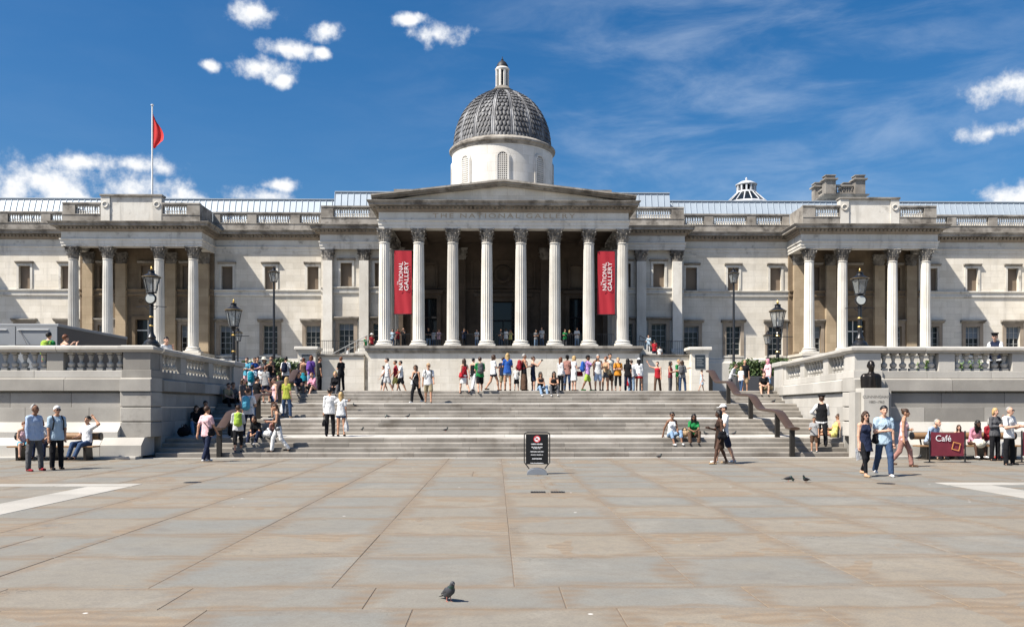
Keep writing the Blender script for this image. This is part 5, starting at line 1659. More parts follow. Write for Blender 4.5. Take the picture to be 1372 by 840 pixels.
def potted(x, Y, label):
    t = thing('potted_shrub', label, 'shrub', (x, Y, TZ), group='small shrubs behind the right balustrade')
    rs_ = random.Random(int(x * 31))
    MB().lathe([(.16, 0), (.22, .30), (.20, .31)], (0, 0, 0), 10).part('pot', M_KIOSK_D, t)
    m = MB()
    for k in range(240):
        d = Vector((rs_.gauss(0, 1), rs_.gauss(0, 1), rs_.gauss(0, 1.2))).normalized() * rs_.uniform(.05, .3)
        c = Vector((0, 0, .66)) + d
        nrm = Vector((rs_.uniform(-1, 1), rs_.uniform(-1, .4), rs_.uniform(-.2, 1))).normalized()
        a = nrm.orthogonal().normalized() * rs_.uniform(.035, .07); b_ = nrm.cross(a) * .6
        m.add([c - a, c + b_, c + a, c - b_], [(0, 1, 2, 3)])
    m.part('foliage', M_LEAF2, t, kind='stuff')
for k, px in enumerate((1238, 1250, 1284, 1297, 1310, 1346)):
    potted(wx(px, 32.6), 32.6, f'small green shrub seen through the right balustrade, {("first", "second", "third", "fourth", "fifth", "sixth")[k]} from left')
# ================================================================== PEOPLE
def surface_net(V, org, h):
    """naive surface nets on a scalar grid; returns vertices and quads"""
    S = V < 0
    nx, ny, nz = V.shape
    c = [S[i:nx - 1 + i, j:ny - 1 + j, k:nz - 1 + k] for i in (0, 1) for j in (0, 1) for k in (0, 1)]
    cnt = sum(a.astype(np.int8) for a in c)
    act = (cnt > 0) & (cnt < 8)
    idx = -np.ones(act.shape, np.int32)
    I, J, K = np.nonzero(act)
    if len(I) == 0: return np.zeros((0, 3)), []
    idx[I, J, K] = np.arange(len(I))
    acc = np.zeros((len(I), 3)); w = np.zeros(len(I))
    for ax in range(3):
        for a in (0, 1):
            for b_ in (0, 1):
                o0 = [0, 0, 0]; oth = [q for q in range(3) if q != ax]
                o0[oth[0]] = a; o0[oth[1]] = b_
                o1 = o0[:]; o1[ax] = 1
                v0 = V[I + o0[0], J + o0[1], K + o0[2]]; v1 = V[I + o1[0], J + o1[1], K + o1[2]]
                cr = (v0 < 0) != (v1 < 0)
                t = np.where(cr, v0 / np.where(cr, v0 - v1, 1.0), 0)
                p = np.tile(np.array(o0, float), (len(I), 1)); p[:, ax] += t
                acc[cr] += p[cr]; w[cr] += 1
    pts = acc / w[:, None] + np.stack([I, J, K], 1)
    pts = pts * h + np.array(org)
    quads = []
    for ax in range(3):
        sl0 = [slice(1, -1)] * 3; sl1 = [slice(1, -1)] * 3
        sl0[ax] = slice(0, -1); sl1[ax] = slice(1, None)
        a, b_ = S[tuple(sl0)], S[tuple(sl1)]
        e = np.nonzero(a != b_)
        base = [e[0] + 1, e[1] + 1, e[2] + 1]
        base[ax] = e[ax]
        flip = a[e]
        oth = [q for q in range(3) if q != ax]
        def cell(da, db):
            q = [base[0].copy(), base[1].copy(), base[2].copy()]
            q[oth[0]] -= da; q[oth[1]] -= db
            return idx[q[0], q[1], q[2]]
        A, B, C, D = cell(1, 1), cell(0, 1), cell(0, 0), cell(1, 0)
        if ax == 1: flip = ~flip
        q1 = np.stack([A, B, C, D], 1); q2 = np.stack([D, C, B, A], 1)
        quads.append(np.where(flip[:, None], q1, q2))
    q = np.concatenate(quads)
    q = q[(q >= 0).all(1)]
    return pts, q

class SDF:
    """soft union of tapered capsules, with optional stretch per primitive and cutting planes"""
    def __init__(s, k=.025):
        s.p = []; s.k = k; s.cut = []; s.wob = 0.0
    def cap(s, a, b_, ra, rb, sx=1.0, sy=1.0, ax=None):
        s.p.append((np.array(a, float), np.array(b_, float), ra, rb, sx, sy, ax)); return s
    def ball(s, a, r, sx=1, sy=1, ax=None):
        return s.cap(a, np.array(a) + np.array((0, 0, 1e-4)), r, r, sx, sy, ax)
    def mesh(s, h):
        lo = np.min([np.minimum(p[0], p[1]) - max(p[2], p[3]) * max(1, p[4], p[5]) for p in s.p], 0) - 2.5 * h
        hi = np.max([np.maximum(p[0], p[1]) + max(p[2], p[3]) * max(1, p[4], p[5]) for p in s.p], 0) + 2.5 * h
        n = np.ceil((hi - lo) / h).astype(int) + 1
        V = np.full(n, .5)
        g = [lo[i] + np.arange(n[i]) * h for i in range(3)]
        for (a, b_, ra, rb, sx, sy, ax) in s.p:
            m = max(ra, rb) * max(1, sx, sy) + s.k + 1.5 * h
            l = np.minimum(a, b_) - m; u = np.maximum(a, b_) + m
            i0 = np.maximum(np.floor((l - lo) / h).astype(int), 0); i1 = np.minimum(np.ceil((u - lo) / h).astype(int) + 1, n)
            if (i1 <= i0).any(): continue
            X = g[0][i0[0]:i1[0], None, None]; Y = g[1][None, i0[1]:i1[1], None]; Z = g[2][None, None, i0[2]:i1[2]]
            # stretch across a horizontal side axis
            if ax is None: ux, uy = 1.0, 0.0
            else: ux, uy = ax
            def loc(x, y, z): return ((x * ux + y * uy) / sx, (-x * uy + y * ux) / sy, z)
            px, py, pz = loc(X, Y, Z); A = loc(*a); B = loc(*b_)
            d = [B[i] - A[i] for i in range(3)]; dd = sum(q * q for q in d)
            t = np.clip(((px - A[0]) * d[0] + (py - A[1]) * d[1] + (pz - A[2]) * d[2]) / dd, 0, 1)
            dist = np.sqrt((px - A[0] - t * d[0]) ** 2 + (py - A[1] - t * d[1]) ** 2 + (pz - A[2] - t * d[2]) ** 2) - (ra + (rb - ra) * t)
            sl = (slice(i0[0], i1[0]), slice(i0[1], i1[1]), slice(i0[2], i1[2]))
            old = V[sl]
            hh = np.clip(.5 + .5 * (old - dist) / s.k, 0, 1)
            V[sl] = old + (dist - old) * hh - s.k * hh * (1 - hh)
        X, Y, Z = g[0][:, None, None], g[1][None, :, None], g[2][None, None, :]
        if s.wob:
            V = V + s.wob * (np.sin(X * 31 + Z * 17 + 1.3) * np.sin(Y * 27 - Z * 23) + .6 * np.sin(Z * 48 + X * 19) * np.sin(X * 40 - Y * 22 + 2))
        for (pt, nr) in s.cut:                          # keeps the side where (p - pt).nr < 0
            V = np.maximum(V, (X - pt[0]) * nr[0] + (Y - pt[1]) * nr[1] + (Z - pt[2]) * nr[2])
        V[0], V[-1] = .1, .1; V[:, 0], V[:, -1] = .1, .1; V[:, :, 0], V[:, :, -1] = .1, .1
        return surface_net(V, lo, h)

def sdf_part(sd, h, name, mat, parent, extra=None):
    v, q = sd.mesh(h)
    if len(v) == 0: return None
    me = bpy.data.meshes.new(name)
    vs = [tuple(p) for p in v]; fs = [tuple(int(i) for i in f) for f in q]
    if extra:
        b = len(vs); vs += extra.v; fs += [tuple(b + i for i in f) for f in extra.f]
    me.from_pydata(vs, [], fs)
    me.materials.append(mat)
    me.polygons.foreach_set('use_smooth', [True] * len(me.polygons))
    me.update()
    o = bpy.data.objects.new(name, me)
    COL.objects.link(o); o.parent = parent
    WL[o.name] = Vector((0, 0, 0))
    return o

COLS = {'white': (.70, .70, .69), 'cream': (.70, .66, .55), 'black': (.013, .013, .015), 'navy': (.018, .024, .05), 'jeans': (.045, .075, .14),
        'ljeans': (.22, .32, .45), 'grey': (.30, .30, .30), 'dgrey': (.09, .09, .095), 'lgrey': (.5, .5, .5), 'khaki': (.30, .25, .16), 'brown': (.10, .06, .04), 'dbrown': (.032, .019, .014),
        'blue': (.025, .09, .34), 'lblue': (.38, .49, .58), 'sky': (.09, .33, .45), 'teal': (.02, .24, .31), 'red': (.38, .02, .03), 'dred': (.25, .02, .03),
        'pink': (.66, .28, .36), 'lpink': (.72, .46, .48), 'green': (.02, .20, .06), 'lime': (.33, .48, .07), 'olive': (.34, .37, .06), 'yellow': (.68, .62, .20),
        'orange': (.60, .24, .03), 'purple': (.14, .07, .30), 'lilac': (.43, .25, .50), 'tan': (.42, .29, .17), 'dusty': (.33, .17, .14), 'shirtblue': (.38, .47, .62)}
SKINS = {'p': (.56, .33, .23), 't': (.44, .24, .15), 'b': (.22, .11, .065), 'd': (.075, .038, .024)}
HAIRS = {'k': (.010, .008, .007), 'n': (.045, .022, .011), 'r': (.14, .05, .02), 'y': (.42, .28, .12), 'g': (.33, .32, .30), 'w': (.68, .67, .64)}

def fabric(c):
    name = 'fabric_' + c
    if name in MATS: return MATS[name]
    m, nt, N, L, b = new_mat(name)
    b.inputs['Roughness'].default_value = .88; b.inputs['Specular IOR Level'].default_value = .12
    tc_ = N.new('ShaderNodeTexCoord'); oi = N.new('ShaderNodeObjectInfo')
    sc_ = N.new('ShaderNodeVectorMath'); sc_.operation = 'ADD'
    L.new(tc_.outputs['Object'], sc_.inputs[0]); L.new(oi.outputs['Random'], sc_.inputs[1])
    mp = N.new('ShaderNodeMapping'); mp.inputs['Rotation'].default_value = (.5, .4, .3); mp.inputs['Scale'].default_value = (1, 1, .45)
    L.new(sc_.outputs[0], mp.inputs['Vector'])
    n1 = N.new('ShaderNodeTexNoise'); n1.inputs['Scale'].default_value = 9; n1.inputs['Detail'].default_value = 3; n1.inputs['Distortion'].default_value = 1.2
    L.new(mp.outputs[0], n1.inputs['Vector'])
    mx = N.new('ShaderNodeMix'); mx.data_type = 'RGBA'
    L.new(n1.outputs['Fac'], mx.inputs['Factor'])
    mx.inputs[6].default_value = (*[x * .78 for x in COLS[c]], 1); mx.inputs[7].default_value = (*[min(1, x * 1.16) for x in COLS[c]], 1)
    L.new(mx.outputs[2], b.inputs['Base Color'])
    bp = N.new('ShaderNodeBump'); bp.inputs['Strength'].default_value = .9; bp.inputs['Distance'].default_value = .045
    L.new(n1.outputs['Fac'], bp.inputs['Height']); L.new(bp.outputs[0], b.inputs['Normal'])
    MATS[name] = m
    return m
def skin(c): return plain('skin_' + c, SKINS[c], .55, noise=.06, scale=8, spec=.3)
def hairm(c): return plain('hair_' + c, HAIRS[c], .5, noise=.35, scale=35, bump=.6)
M_EYE = plain('eye_dark', (.01, .008, .007), .3)
M_LIP = plain('lip', (.30, .09, .08), .5)

ARMS = {  # upper arm, forearm: (outward, forward, up)
    'hang': ((.13, .02, -1), (.04, .16, -1)), 'swf': ((.12, .32, -.93), (.0, .62, -.75)), 'swb': ((.16, -.38, -.9), (.06, -.12, -1)),
    'hip': ((.62, -.32, -.75), (-.55, .55, -.35)), 'phone': ((.38, .30, -.75), (-.30, .22, .92)), 'photo': ((.28, .68, -.38), (-.42, .52, .70)),
    'fold': ((.16, .18, -.95), (-.88, .50, .12)), 'fwd': ((.18, .25, -.92), (-.38, .90, .18)), 'lap': ((.12, .32, -.93), (-.32, .85, -.25)),
    'knees': ((.10, .66, -.62), (-.45, .80, -.05)), 'prop': ((.28, -.45, -.85), (.10, -.25, -1)), 'up': ((.55, .15, .75), (-.15, .1, 1)),
    'wave': ((.75, .2, .25), (.45, .1, .9)), 'around': ((.80, .20, -.45), (.55, .35, .10)), 'carry': ((.10, .08, -1), (.05, .05, -1)),
    'rail': ((.18, .55, -.75), (-.25, .88, .05)), 'back': ((.35, -.45, -.8), (-.65, -.35, -.4)), 'head': ((.75, .05, .30), (-.62, .05, .62)),
    'pocket': ((.22, -.12, -.95), (-.10, .28, -.9))}
LEGS = {  # thigh L, shin L, thigh R, shin R : (outward, forward, up)
    'stand': ((.06, .0, -1), (.02, -.03, -1), (.07, .03, -1), (.02, -.02, -1)), 'apart': ((.20, .02, -1), (.05, -.02, -1), (.18, .0, -1), (.04, .02, -1)),
    'ease': ((.06, .0, -1), (.0, -.02, -1), (.14, .16, -1), (.06, -.05, -1)), 'walkL': ((.04, .42, -.92), (.0, .12, -1), (.04, -.22, -.97), (.0, -.62, -.80)),
    'walkR': ((.04, -.22, -.97), (.0, -.62, -.80), (.04, .42, -.92), (.0, .12, -1)), 'strL': ((.04, .30, -.95), (.0, .18, -1), (.04, -.26, -.97), (.0, -.40, -.92)),
    'strR': ((.04, -.26, -.97), (.0, -.40, -.92), (.04, .30, -.95), (.0, .18, -1)),
    'sit': ((.18, 1, -.04), (.02, .12, -1), (.16, 1, -.04), (.04, .16, -1)), 'sitout': ((.18, 1, -.10), (.02, .55, -.85), (.14, 1, -.04), (.04, .35, -.95)),
    'low': ((.22, .90, .28), (-.06, .38, -.92), (.20, .92, .22), (-.04, .48, -.88)), 'ground': ((.22, .72, .66), (-.08, .55, -.83), (.20, .76, .60), (-.05, .58, -.80)),
    'recline': ((.10, .98, .12), (.02, .96, -.12), (.12, .85, .50), (.0, .75, -.55)), 'cross': ((.25, .9, .05), (-.5, .5, -.75), (.2, .95, .1), (.1, .35, -.93))}
SIT = {'sit', 'sitout', 'low', 'ground', 'recline', 'cross'}
EYE = 0

def nv(v):
    v = np.array(v, float); return v / np.linalg.norm(v)

def person(px, Y, z, label, h=1.72, yaw=0, legs='stand', arms=('hang', 'hang'), top='tee', tc='white', bot='trousers', bc='jeans', sk='p', hair='short', hc='n',
           sex='m', shoe='black', lean=0.0, hat=None, res=None, seat=None, glasses=False, group=None, turn=0.0, X=None, wide=1.0, item=None, vest=None, under=None):
    X = wx(px, Y) if X is None else X
    pxm = F / Y
    if res is None: res = .017 if pxm > 44 else (.020 if pxm > 36 else (.024 if pxm > 25 else .036))
    k = h / 1.75
    t = thing('person', label, 'person', (X, Y, z), R(yaw), group)
    W = (1.0 if sex == 'm' else .90) * wide
    hipw = .088 * (1.0 if sex == 'm' else 1.03)
    # ---- joints, facing -Y
    fw = lambda o, f, u, s_: np.array((s_ * o, -f, u))
    th, shn, ua, fa = .42, .415, .29, .255
    P = np.array((0, 0, 0.0))
    lv = LEGS[legs]
    J = {}
    for s_, n, a, b_ in ((1, 'L', lv[0], lv[1]), (-1, 'R', lv[2], lv[3])):
        hp = np.array((s_ * hipw, 0, -.03))
        kn = hp + nv(fw(*a, s_)) * th
        an = kn + nv(fw(*b_, s_)) * shn
        J['hip' + n], J['knee' + n], J['ank' + n] = hp, kn, an
    ln = R(lean)
    def tz(o, f, u):          # torso frame, leaning forward by lean
        return np.array((o, -(f * math.cos(ln) + u * math.sin(ln)), u * math.cos(ln) - f * math.sin(ln)))
    waist, chest, neckb, neckt, headc = tz(0, .0, .17), tz(0, .0, .36), tz(0, -.01, .52), tz(0, .012, .585), tz(0, .03, .70)
    for s_, n, ar in ((1, 'L', arms[0]), (-1, 'R', arms[1])):
        a, b_ = ARMS[ar]
        sh = tz(s_ * .168 * W, -.01, .468)
        el = sh + nv(tz(s_ * a[0], a[1], a[2])) * ua
        wr = el + nv(tz(s_ * b_[0], b_[1], b_[2])) * fa
        J['sh' + n], J['el' + n], J['wr' + n] = sh, el, wr
        J['hd' + n] = wr + nv(tz(s_ * b_[0], b_[1], b_[2])) * .075
    if legs in SIT: zoff = .115
    else: zoff = -min(J['ankL'][2], J['ankR'][2]) + .085
    S = lambda p: (np.array(p) + np.array((0, 0, zoff))) * k
    s = lambda r: r * k
    skm = skin(sk)
    fem = sex == 'f'
    # ---- body: one skin surface
    b = SDF(.03 * k)
    b.cap(S((0, 0, .0)), S(waist), s(.108), s(.092 if not fem else .082), 1.42 if not fem else 1.5)
    b.cap(S(waist), S(chest), s(.092 if not fem else .082), s(.112 if not fem else .098), 1.34)
    b.cap(S(chest), S(neckb), s(.110 if not fem else .095), s(.06), 1.42)
    b.cap(S(J['shL']), S(J['shR']), s(.058 * W), s(.058 * W))
    for e in (-1, 1): b.cap(S(tz(e * .03, -.015, .545)), S(tz(e * .14 * W, -.012, .490)), s(.042), s(.044))
    b.cap(S(neckb), S(neckt), s(.055 if not fem else .047), s(.052 if not fem else .045))
    tr = R(turn)
    hx = (math.cos(tr), math.sin(tr))
    fdir = np.array((math.sin(tr), -math.cos(tr), 0))      # the way the face looks
    side = np.array((math.cos(tr), math.sin(tr), 0))
    b.cap(S(headc + np.array((0, .018, .03))), S(headc + np.array((0, .012, .028))), s(.094), s(.094), .86, 1.04, hx)
    b.cap(S(headc + fdir * .035 + np.array((0, 0, -.03))), S(headc + fdir * .055 + np.array((0, 0, -.078))), s(.062), s(.036), 1.0, 1.0, hx)
    b.cap(S(headc + fdir * .098 + np.array((0, 0, .005))), S(headc + fdir * .112 + np.array((0, 0, -.028))), s(.012), s(.017))
    for e in (-1, 1):
        b.cap(S(headc + side * e * .080 + np.array((0, .012, .02))), S(headc + side * e * .084 + np.array((0, .015, -.025))), s(.015), s(.013))
    for n in 'LR':
        b.cap(S(J['sh' + n]), S(J['el' + n]), s(.052 * W), s(.041 * W)); b.cap(S(J['el' + n]), S(J['wr' + n]), s(.040 * W), s(.027))
        b.cap(S(J['wr' + n]), S(J['hd' + n]), s(.028), s(.036), 1.0)
        b.cap(S(J['hip' + n]), S(J['knee' + n]), s(.088 if not fem else .090), s(.056)); b.cap(S(J['knee' + n]), S(J['ank' + n]), s(.055), s(.036))
        kn, an = J['knee' + n], J['ank' + n]
        calf = kn + (an - kn) * .3 + np.array((0, .018, 0))
        b.cap(S(calf), S(kn + (an - kn) * .45 + np.array((0, .012, 0))), s(.050), s(.046))
        ft = an + np.array((0, -.02, -.05))
        b.cap(S(an), S(ft), s(.036), s(.034)); b.cap(S(ft), S(an + np.array((0, -.15, -.062))), s(.034), s(.024))
    if fem:
        for e in (-1, 1): b.ball(S(chest + tz(e * .07, .075, -.03) * 1.0), s(.052))
    ex = MB()
    for n, sg in (('L', 1), ('R', -1)):                  # five separate fingers on each hand
        w_, hd = J['wr' + n], J['hd' + n]
        d = nv(hd - w_)
        lat = np.cross(d, np.array((0.0, -1.0, .25))); lat = nv(lat) if np.linalg.norm(lat) > .1 else np.array((1.0, 0, 0))
        pal = nv(np.cross(lat, d))
        for i, (o_, l_) in enumerate(((-.027, .062), (-.009, .075), (.009, .072), (.027, .058))):
            b0 = hd + lat * o_ + d * .018
            b1 = b0 + d * l_ * .5 + pal * .010; b2 = b1 + d * l_ * .42 + pal * .026
            ex.tube([S(b0), S(b1), S(b2)], [s(.0095), s(.0085), s(.0065)], 5)
        th0 = w_ + d * .03 + lat * -.030
        ex.tube([S(th0), S(th0 + d * .03 - lat * .022 + pal * .012), S(th0 + d * .062 - lat * .024 + pal * .024)], [s(.011), s(.0095), s(.007)], 5)
    sdf_part(b, res, 'body', skm, t, ex)
    # ---- upper clothing
    g = {'tee': .62, 'shirt': 1.95, 'tank': 0, 'dress': .35, 'tankdress': 0, 'polo': .7, 'jacket': 1.95}[top]
    off = .009 if top not in ('jacket',) else .020
    loose = .008 if top in ('tee', 'shirt', 'polo', 'jacket') else .003
    c = SDF(.03 * k); c.wob = .0022 * k
    hem = -.085 if top not in ('dress', 'tankdress') else .0
    c.cap(S((0, 0, hem)), S(waist), s(.116 + off + loose), s((.094 if not fem else .085) + off + loose), 1.56)
    c.cap(S(waist), S(chest), s((.094 if not fem else .085) + off + loose), s((.113 if not fem else .099) + off), 1.36)
    c.cap(S(chest), S(neckb - (neckb - chest) * (.12 if g else .32)), s((.110 if not fem else .096) + off), s(.062 + off), 1.4)
    if g:
        for e in (-1, 1): c.cap(S(tz(e * .055, -.015, .522)), S(tz(e * .14 * W, -.012, .490)), s(.040 + off), s(.044 + off))
        c.cap(S(J['shL'] * .97 + chest * .03), S(J['shR'] * .97 + chest * .03), s(.058 * W + off), s(.058 * W + off))
        for n in 'LR':
            sh, el, wr = J['sh' + n], J['el' + n], J['wr' + n]
            if g <= 1: c.cap(S(sh), S(sh + (el - sh) * g), s(.054 * W + off), s(.047 * W + off + loose * .8))
            else:
                c.cap(S(sh), S(el), s(.054 * W + off), s(.043 * W + off)); c.cap(S(el), S(el + (wr - el) * (g - 1)), s(.042 * W + off), s(.030 + off))
    else:
        for e in (-1, 1): c.cap(S(chest + tz(e * .08, .05, .06)), S(tz(e * .10, .0, .50)), s(.035), s(.022))
        for e in (-1, 1): c.cap(S(chest + tz(e * .08, -.06, .06)), S(tz(e * .10, -.01, .50)), s(.03), s(.022))
    if fem:
        for e in (-1, 1): c.ball(S(chest + tz(e * .07, .075, -.03)), s(.052 + off))
    if top in ('dress', 'tankdress'):
        ka = (J['kneeL'] + J['kneeR']) / 2
        c.cap(S((0, 0, 0)), S(ka * 1.05), s(.125), s(.168), 1.32)
        if legs not in SIT: c.cut.append((S(ka * .95), (0, 0, -1)))
    else:
        hp = S((0, 0, -.13 if legs not in SIT else -.02)); c.cut.append((hp, (0, 0, -1)))
    sdf_part(c, res, {'tee': 't_shirt', 'shirt': 'shirt', 'tank': 'tank_top', 'dress': 'dress', 'tankdress': 'dress', 'polo': 'polo_shirt', 'jacket': 'jacket'}[top], fabric(tc), t)
    if vest:
        c = SDF(.03 * k); c.wob = .003 * k
        c.cap(S((0, 0, -.02)), S(waist), s(.112 + off + loose + .012), s(.094 + off + loose + .014), 1.42)
        c.cap(S(waist), S(chest), s(.094 + off + loose + .014), s(.113 + off + .012), 1.36)
        c.cap(S(chest), S(neckb - (neckb - chest) * .25), s(.110 + off + .012), s(.062 + off + .014), 1.4)
        for e in (-1, 1): c.cap(S(tz(e * .07, .0, .50)), S(tz(e * .13, -.01, .47)), s(.078), s(.075))
        c.cut.append((S((0, 0, -.07)), (0, 0, -1)))
        sdf_part(c, res, 'vest', fabric(vest), t)
    # ---- lower clothing
    for bot, bc in ([(bot, bc)] if bot != 'none' else []) + ([under] if under else []):
        c = SDF(.03 * k); c.wob = .0028 * k
        c.cap(S((0, 0, .05)), S((0, 0, -.04)), s(.102 if not fem else .096), s(.113), 1.42)
        if bot in ('trousers', 'shorts', 'cropped', 'leggings', 'hotpants'):
            lg = {'trousers': 1.96, 'shorts': .85, 'cropped': 1.45, 'leggings': 1.9, 'hotpants': .28}[bot]
            o1, o2, o3 = (.009, .018, .030) if bot != 'leggings' else (.008, .011, .011)
            if bot == 'shorts': o2 = .030
            for n in 'LR':
                hp, kn, an = J['hip' + n], J['knee' + n], J['ank' + n]
                if lg <= 1: c.cap(S(hp), S(hp + (kn - hp) * lg), s(.090 + o1), s(.062 + o2 + (1 - lg) * .03))
                else:
                    c.cap(S(hp), S(kn), s(.090 + o1), s(.055 + o2)); c.cap(S(kn), S(kn + (an - kn) * (lg - 1)), s(.055 + o2), s(.037 + o3))
        else:
            ka = (J['kneeL'] + J['kneeR']) / 2
            fr_ = {'skirt': .92, 'longskirt': 1.0, 'miniskirt': .55}[bot]
            c.cap(S((0, 0, -.02)), S(ka * fr_ * 1.08), s(.125), s(.160), 1.3)
            if legs not in SIT: c.cut.append((S(ka * fr_), (0, 0, -1)) if bot != 'longskirt' else (S((J['ankL'] + J['ankR']) / 2 + np.array((0, 0, -.03))), (0, 0, -1)))
            if bot == 'longskirt':
                aa = (J['ankL'] + J['ankR']) / 2; c.cap(S(ka), S(aa), s(.155), s(.17), 1.3)
        sdf_part(c, res, {'hotpants': 'shorts', 'cropped': 'trousers', 'miniskirt': 'skirt', 'longskirt': 'skirt'}.get(bot, bot), fabric(bc), t)
    # ---- shoes
    for n in 'LR':
        c = SDF(.015 * k)
        an = J['ank' + n]
        c.cap(S(an + np.array((0, .03, -.045))), S(an + np.array((0, -.165, -.056))), s(.044), s(.034), .95)
        c.cut.append((S(an + np.array((0, 0, -.085))), (0, 0, -1)))
        c.cut.append((S(an + np.array((0, 0, -.012))), (0, 0, 1)))
        sdf_part(c, min(res, .02), 'shoe', fabric(shoe), t)
    # ---- hair
    hm = hairm(hc)
    if hair != 'bald':
        c = SDF(.02 * k); c.wob = .0055 * k
        up = np.array((0, 0, 1.0))
        c.cap(S(headc - fdir * .018 + up * .045), S(headc - fdir * .022 + up * .04), s(.101), s(.101), .88, 1.04, hx)
        if hair == 'fringe':      # receding
            c.cut.append((S(headc + up * .02 - fdir * .02), tuple(fdir * .9 - up * .2)))
        if hair in ('short', 'fringe', 'cropped'):
            nrm = nv(fdir * .62 - up * .78)
            c.cut.append((S(headc + up * .028 + fdir * .030), tuple(nrm)))
        else:
            Lh = {'bob': -.10, 'long': -.27, 'pony': -.02, 'bun': 0}[hair]
            if Lh < -.05:
                c.cap(S(headc - fdir * .05), S(headc - fdir * .075 + up * Lh), s(.088), s(.065), 1.15, .75, hx)
                for e in (-1, 1):
                    c.cap(S(headc + side * e * .075 - fdir * .01 + up * .02), S(headc + side * e * .085 - fdir * .02 + up * Lh * .75), s(.035), s(.03))
            if hair == 'pony':
                c.cap(S(headc - fdir * .10 + up * .02), S(headc - fdir * .15 + up * -.16), s(.035), s(.022))
            if hair == 'bun': c.ball(S(headc - fdir * .09 + up * .10), s(.05))
            fc = SDF()
            c.cut.append((S(headc + up * .050 + fdir * .074), tuple(nv(fdir * .90 - up * .25))))
        sdf_part(c, min(res, .022), 'hair', hm, t)
    if pxm > 30:                                            # eyes, brows and mouth
        e_ = MB()
        for q in (-1, 1):
            c0 = headc + fdir * .088 + side * q * .032 + np.array((0, 0, .018))
            e_.lathe([(.001, -.009), (.011, -.004), (.011, .004), (.001, .009)], tuple(S(c0)), 6)
            e_.tube([S(c0 + side * -.016 + np.array((0, 0, .018))), S(c0 + side * .016 + np.array((0, 0, .018)))], s(.005), 4)
        e_.part('eyes', M_EYE, t)
        c0 = headc + fdir * .088 + np.array((0, 0, -.062))
        MB().tube([S(c0 - side * .022), S(c0 + fdir * .004), S(c0 + side * .022)], s(.006), 4).part('mouth', M_LIP, t)
    if glasses:
        gl = MB()
        for q in (-1, 1):
            c0 = S(headc + fdir * .102 + side * q * .036 + np.array((0, 0, .018)))
            M = Matrix.Translation(c0) @ Matrix.Rotation(tr, 4, 'Z') @ Matrix.Rotation(R(90), 4, 'X')
            st = len(gl.v); gl.lathe([(.027 * k, -.004), (.029 * k, 0), (.027 * k, .004)], (0, 0, 0), 10); gl.xform(M, st)
            gl.tube([S(headc + fdir * .10 + side * q * .06 + np.array((0, 0, .02))), S(headc + side * q * .088 + np.array((0, .01, .02)))], .004, 4)
        gl.tube([S(headc + fdir * .104 - side * .012 + np.array((0, 0, .022))), S(headc + fdir * .104 + side * .012 + np.array((0, 0, .022)))], .004, 4)
        gl.part('sunglasses', M_BLACK, t)
    if hat:
        kind, hcol = hat
        c = SDF(.012 * k); up = np.array((0, 0, 1.0))
        if kind == 'cap':
            c.cap(S(headc + up * .055), S(headc + up * .052 - fdir * .01), s(.108), s(.108), .90, 1.04, hx)
            c.cut.append((S(headc + up * .052), (0, 0, -1)))
            sdf_part(c, min(res, .02), 'cap', fabric(hcol), t)
            M = Matrix.Translation(S(headc + up * .062 + fdir * .13)) @ Matrix.Rotation(tr, 4, 'Z')
            MB().add([(-.075, .05, 0), (.075, .05, 0), (.07, -.04, -.012), (.035, -.07, -.018), (-.035, -.07, -.018), (-.07, -.04, -.012), (-.075, .05, .008), (.075, .05, .008), (.07, -.04, -.004), (.035, -.07, -.01), (-.035, -.07, -.01), (-.07, -.04, -.004)],
                     [(5, 4, 3, 2, 1, 0), (6, 7, 8, 9, 10, 11)] + [(i, (i + 1) % 6, 6 + (i + 1) % 6, 6 + i) for i in range(6)]).xform(M).part('cap_peak', fabric(hcol), t)
        elif kind == 'brim':
            MB().lathe([(.20, .035), (.205, .045), (.115, .065), (.11, .13), (.085, .165), (.02, .175)], tuple(S(headc)), 16).part('hat', fabric(hcol), t, smooth=30)
        elif kind == 'peaked':
            MB().lathe([(.098, .06), (.10, .10), (.135, .135), (.13, .155), (.02, .165)], tuple(S(headc)), 16).part('peaked_cap', fabric(hcol), t, smooth=30)
            M = Matrix.Translation(S(headc + up * .066 + fdir * .11)) @ Matrix.Rotation(tr, 4, 'Z')
            MB().add([(-.07, .03, 0), (.07, .03, 0), (.05, -.035, -.02), (-.05, -.035, -.02), (-.07, .03, .008), (.07, .03, .008), (.05, -.035, -.012), (-.05, -.035, -.012)], [(3, 2, 1, 0), (4, 5, 6, 7), (0, 1, 5, 4), (1, 2, 6, 5), (2, 3, 7, 6), (3, 0, 4, 7)]).xform(M).part('cap_peak', fabric(hcol), t)
        elif kind == 'scarf':
            c.cap(S(headc + up * .03 - fdir * .01), S(headc - fdir * .03 - up * .12), s(.115), s(.10), .95, 1.0, hx)
            c.cut.append((S(headc + fdir * .07 + up * .04), tuple(nv(fdir * .95 - up * .1))))
            sdf_part(c, min(res, .022), 'headscarf', fabric(hcol), t)
    # ---- carried things are things of their own
    Mw = Matrix.Translation((X, Y, z)) @ Matrix.Rotation(R(yaw), 4, 'Z')
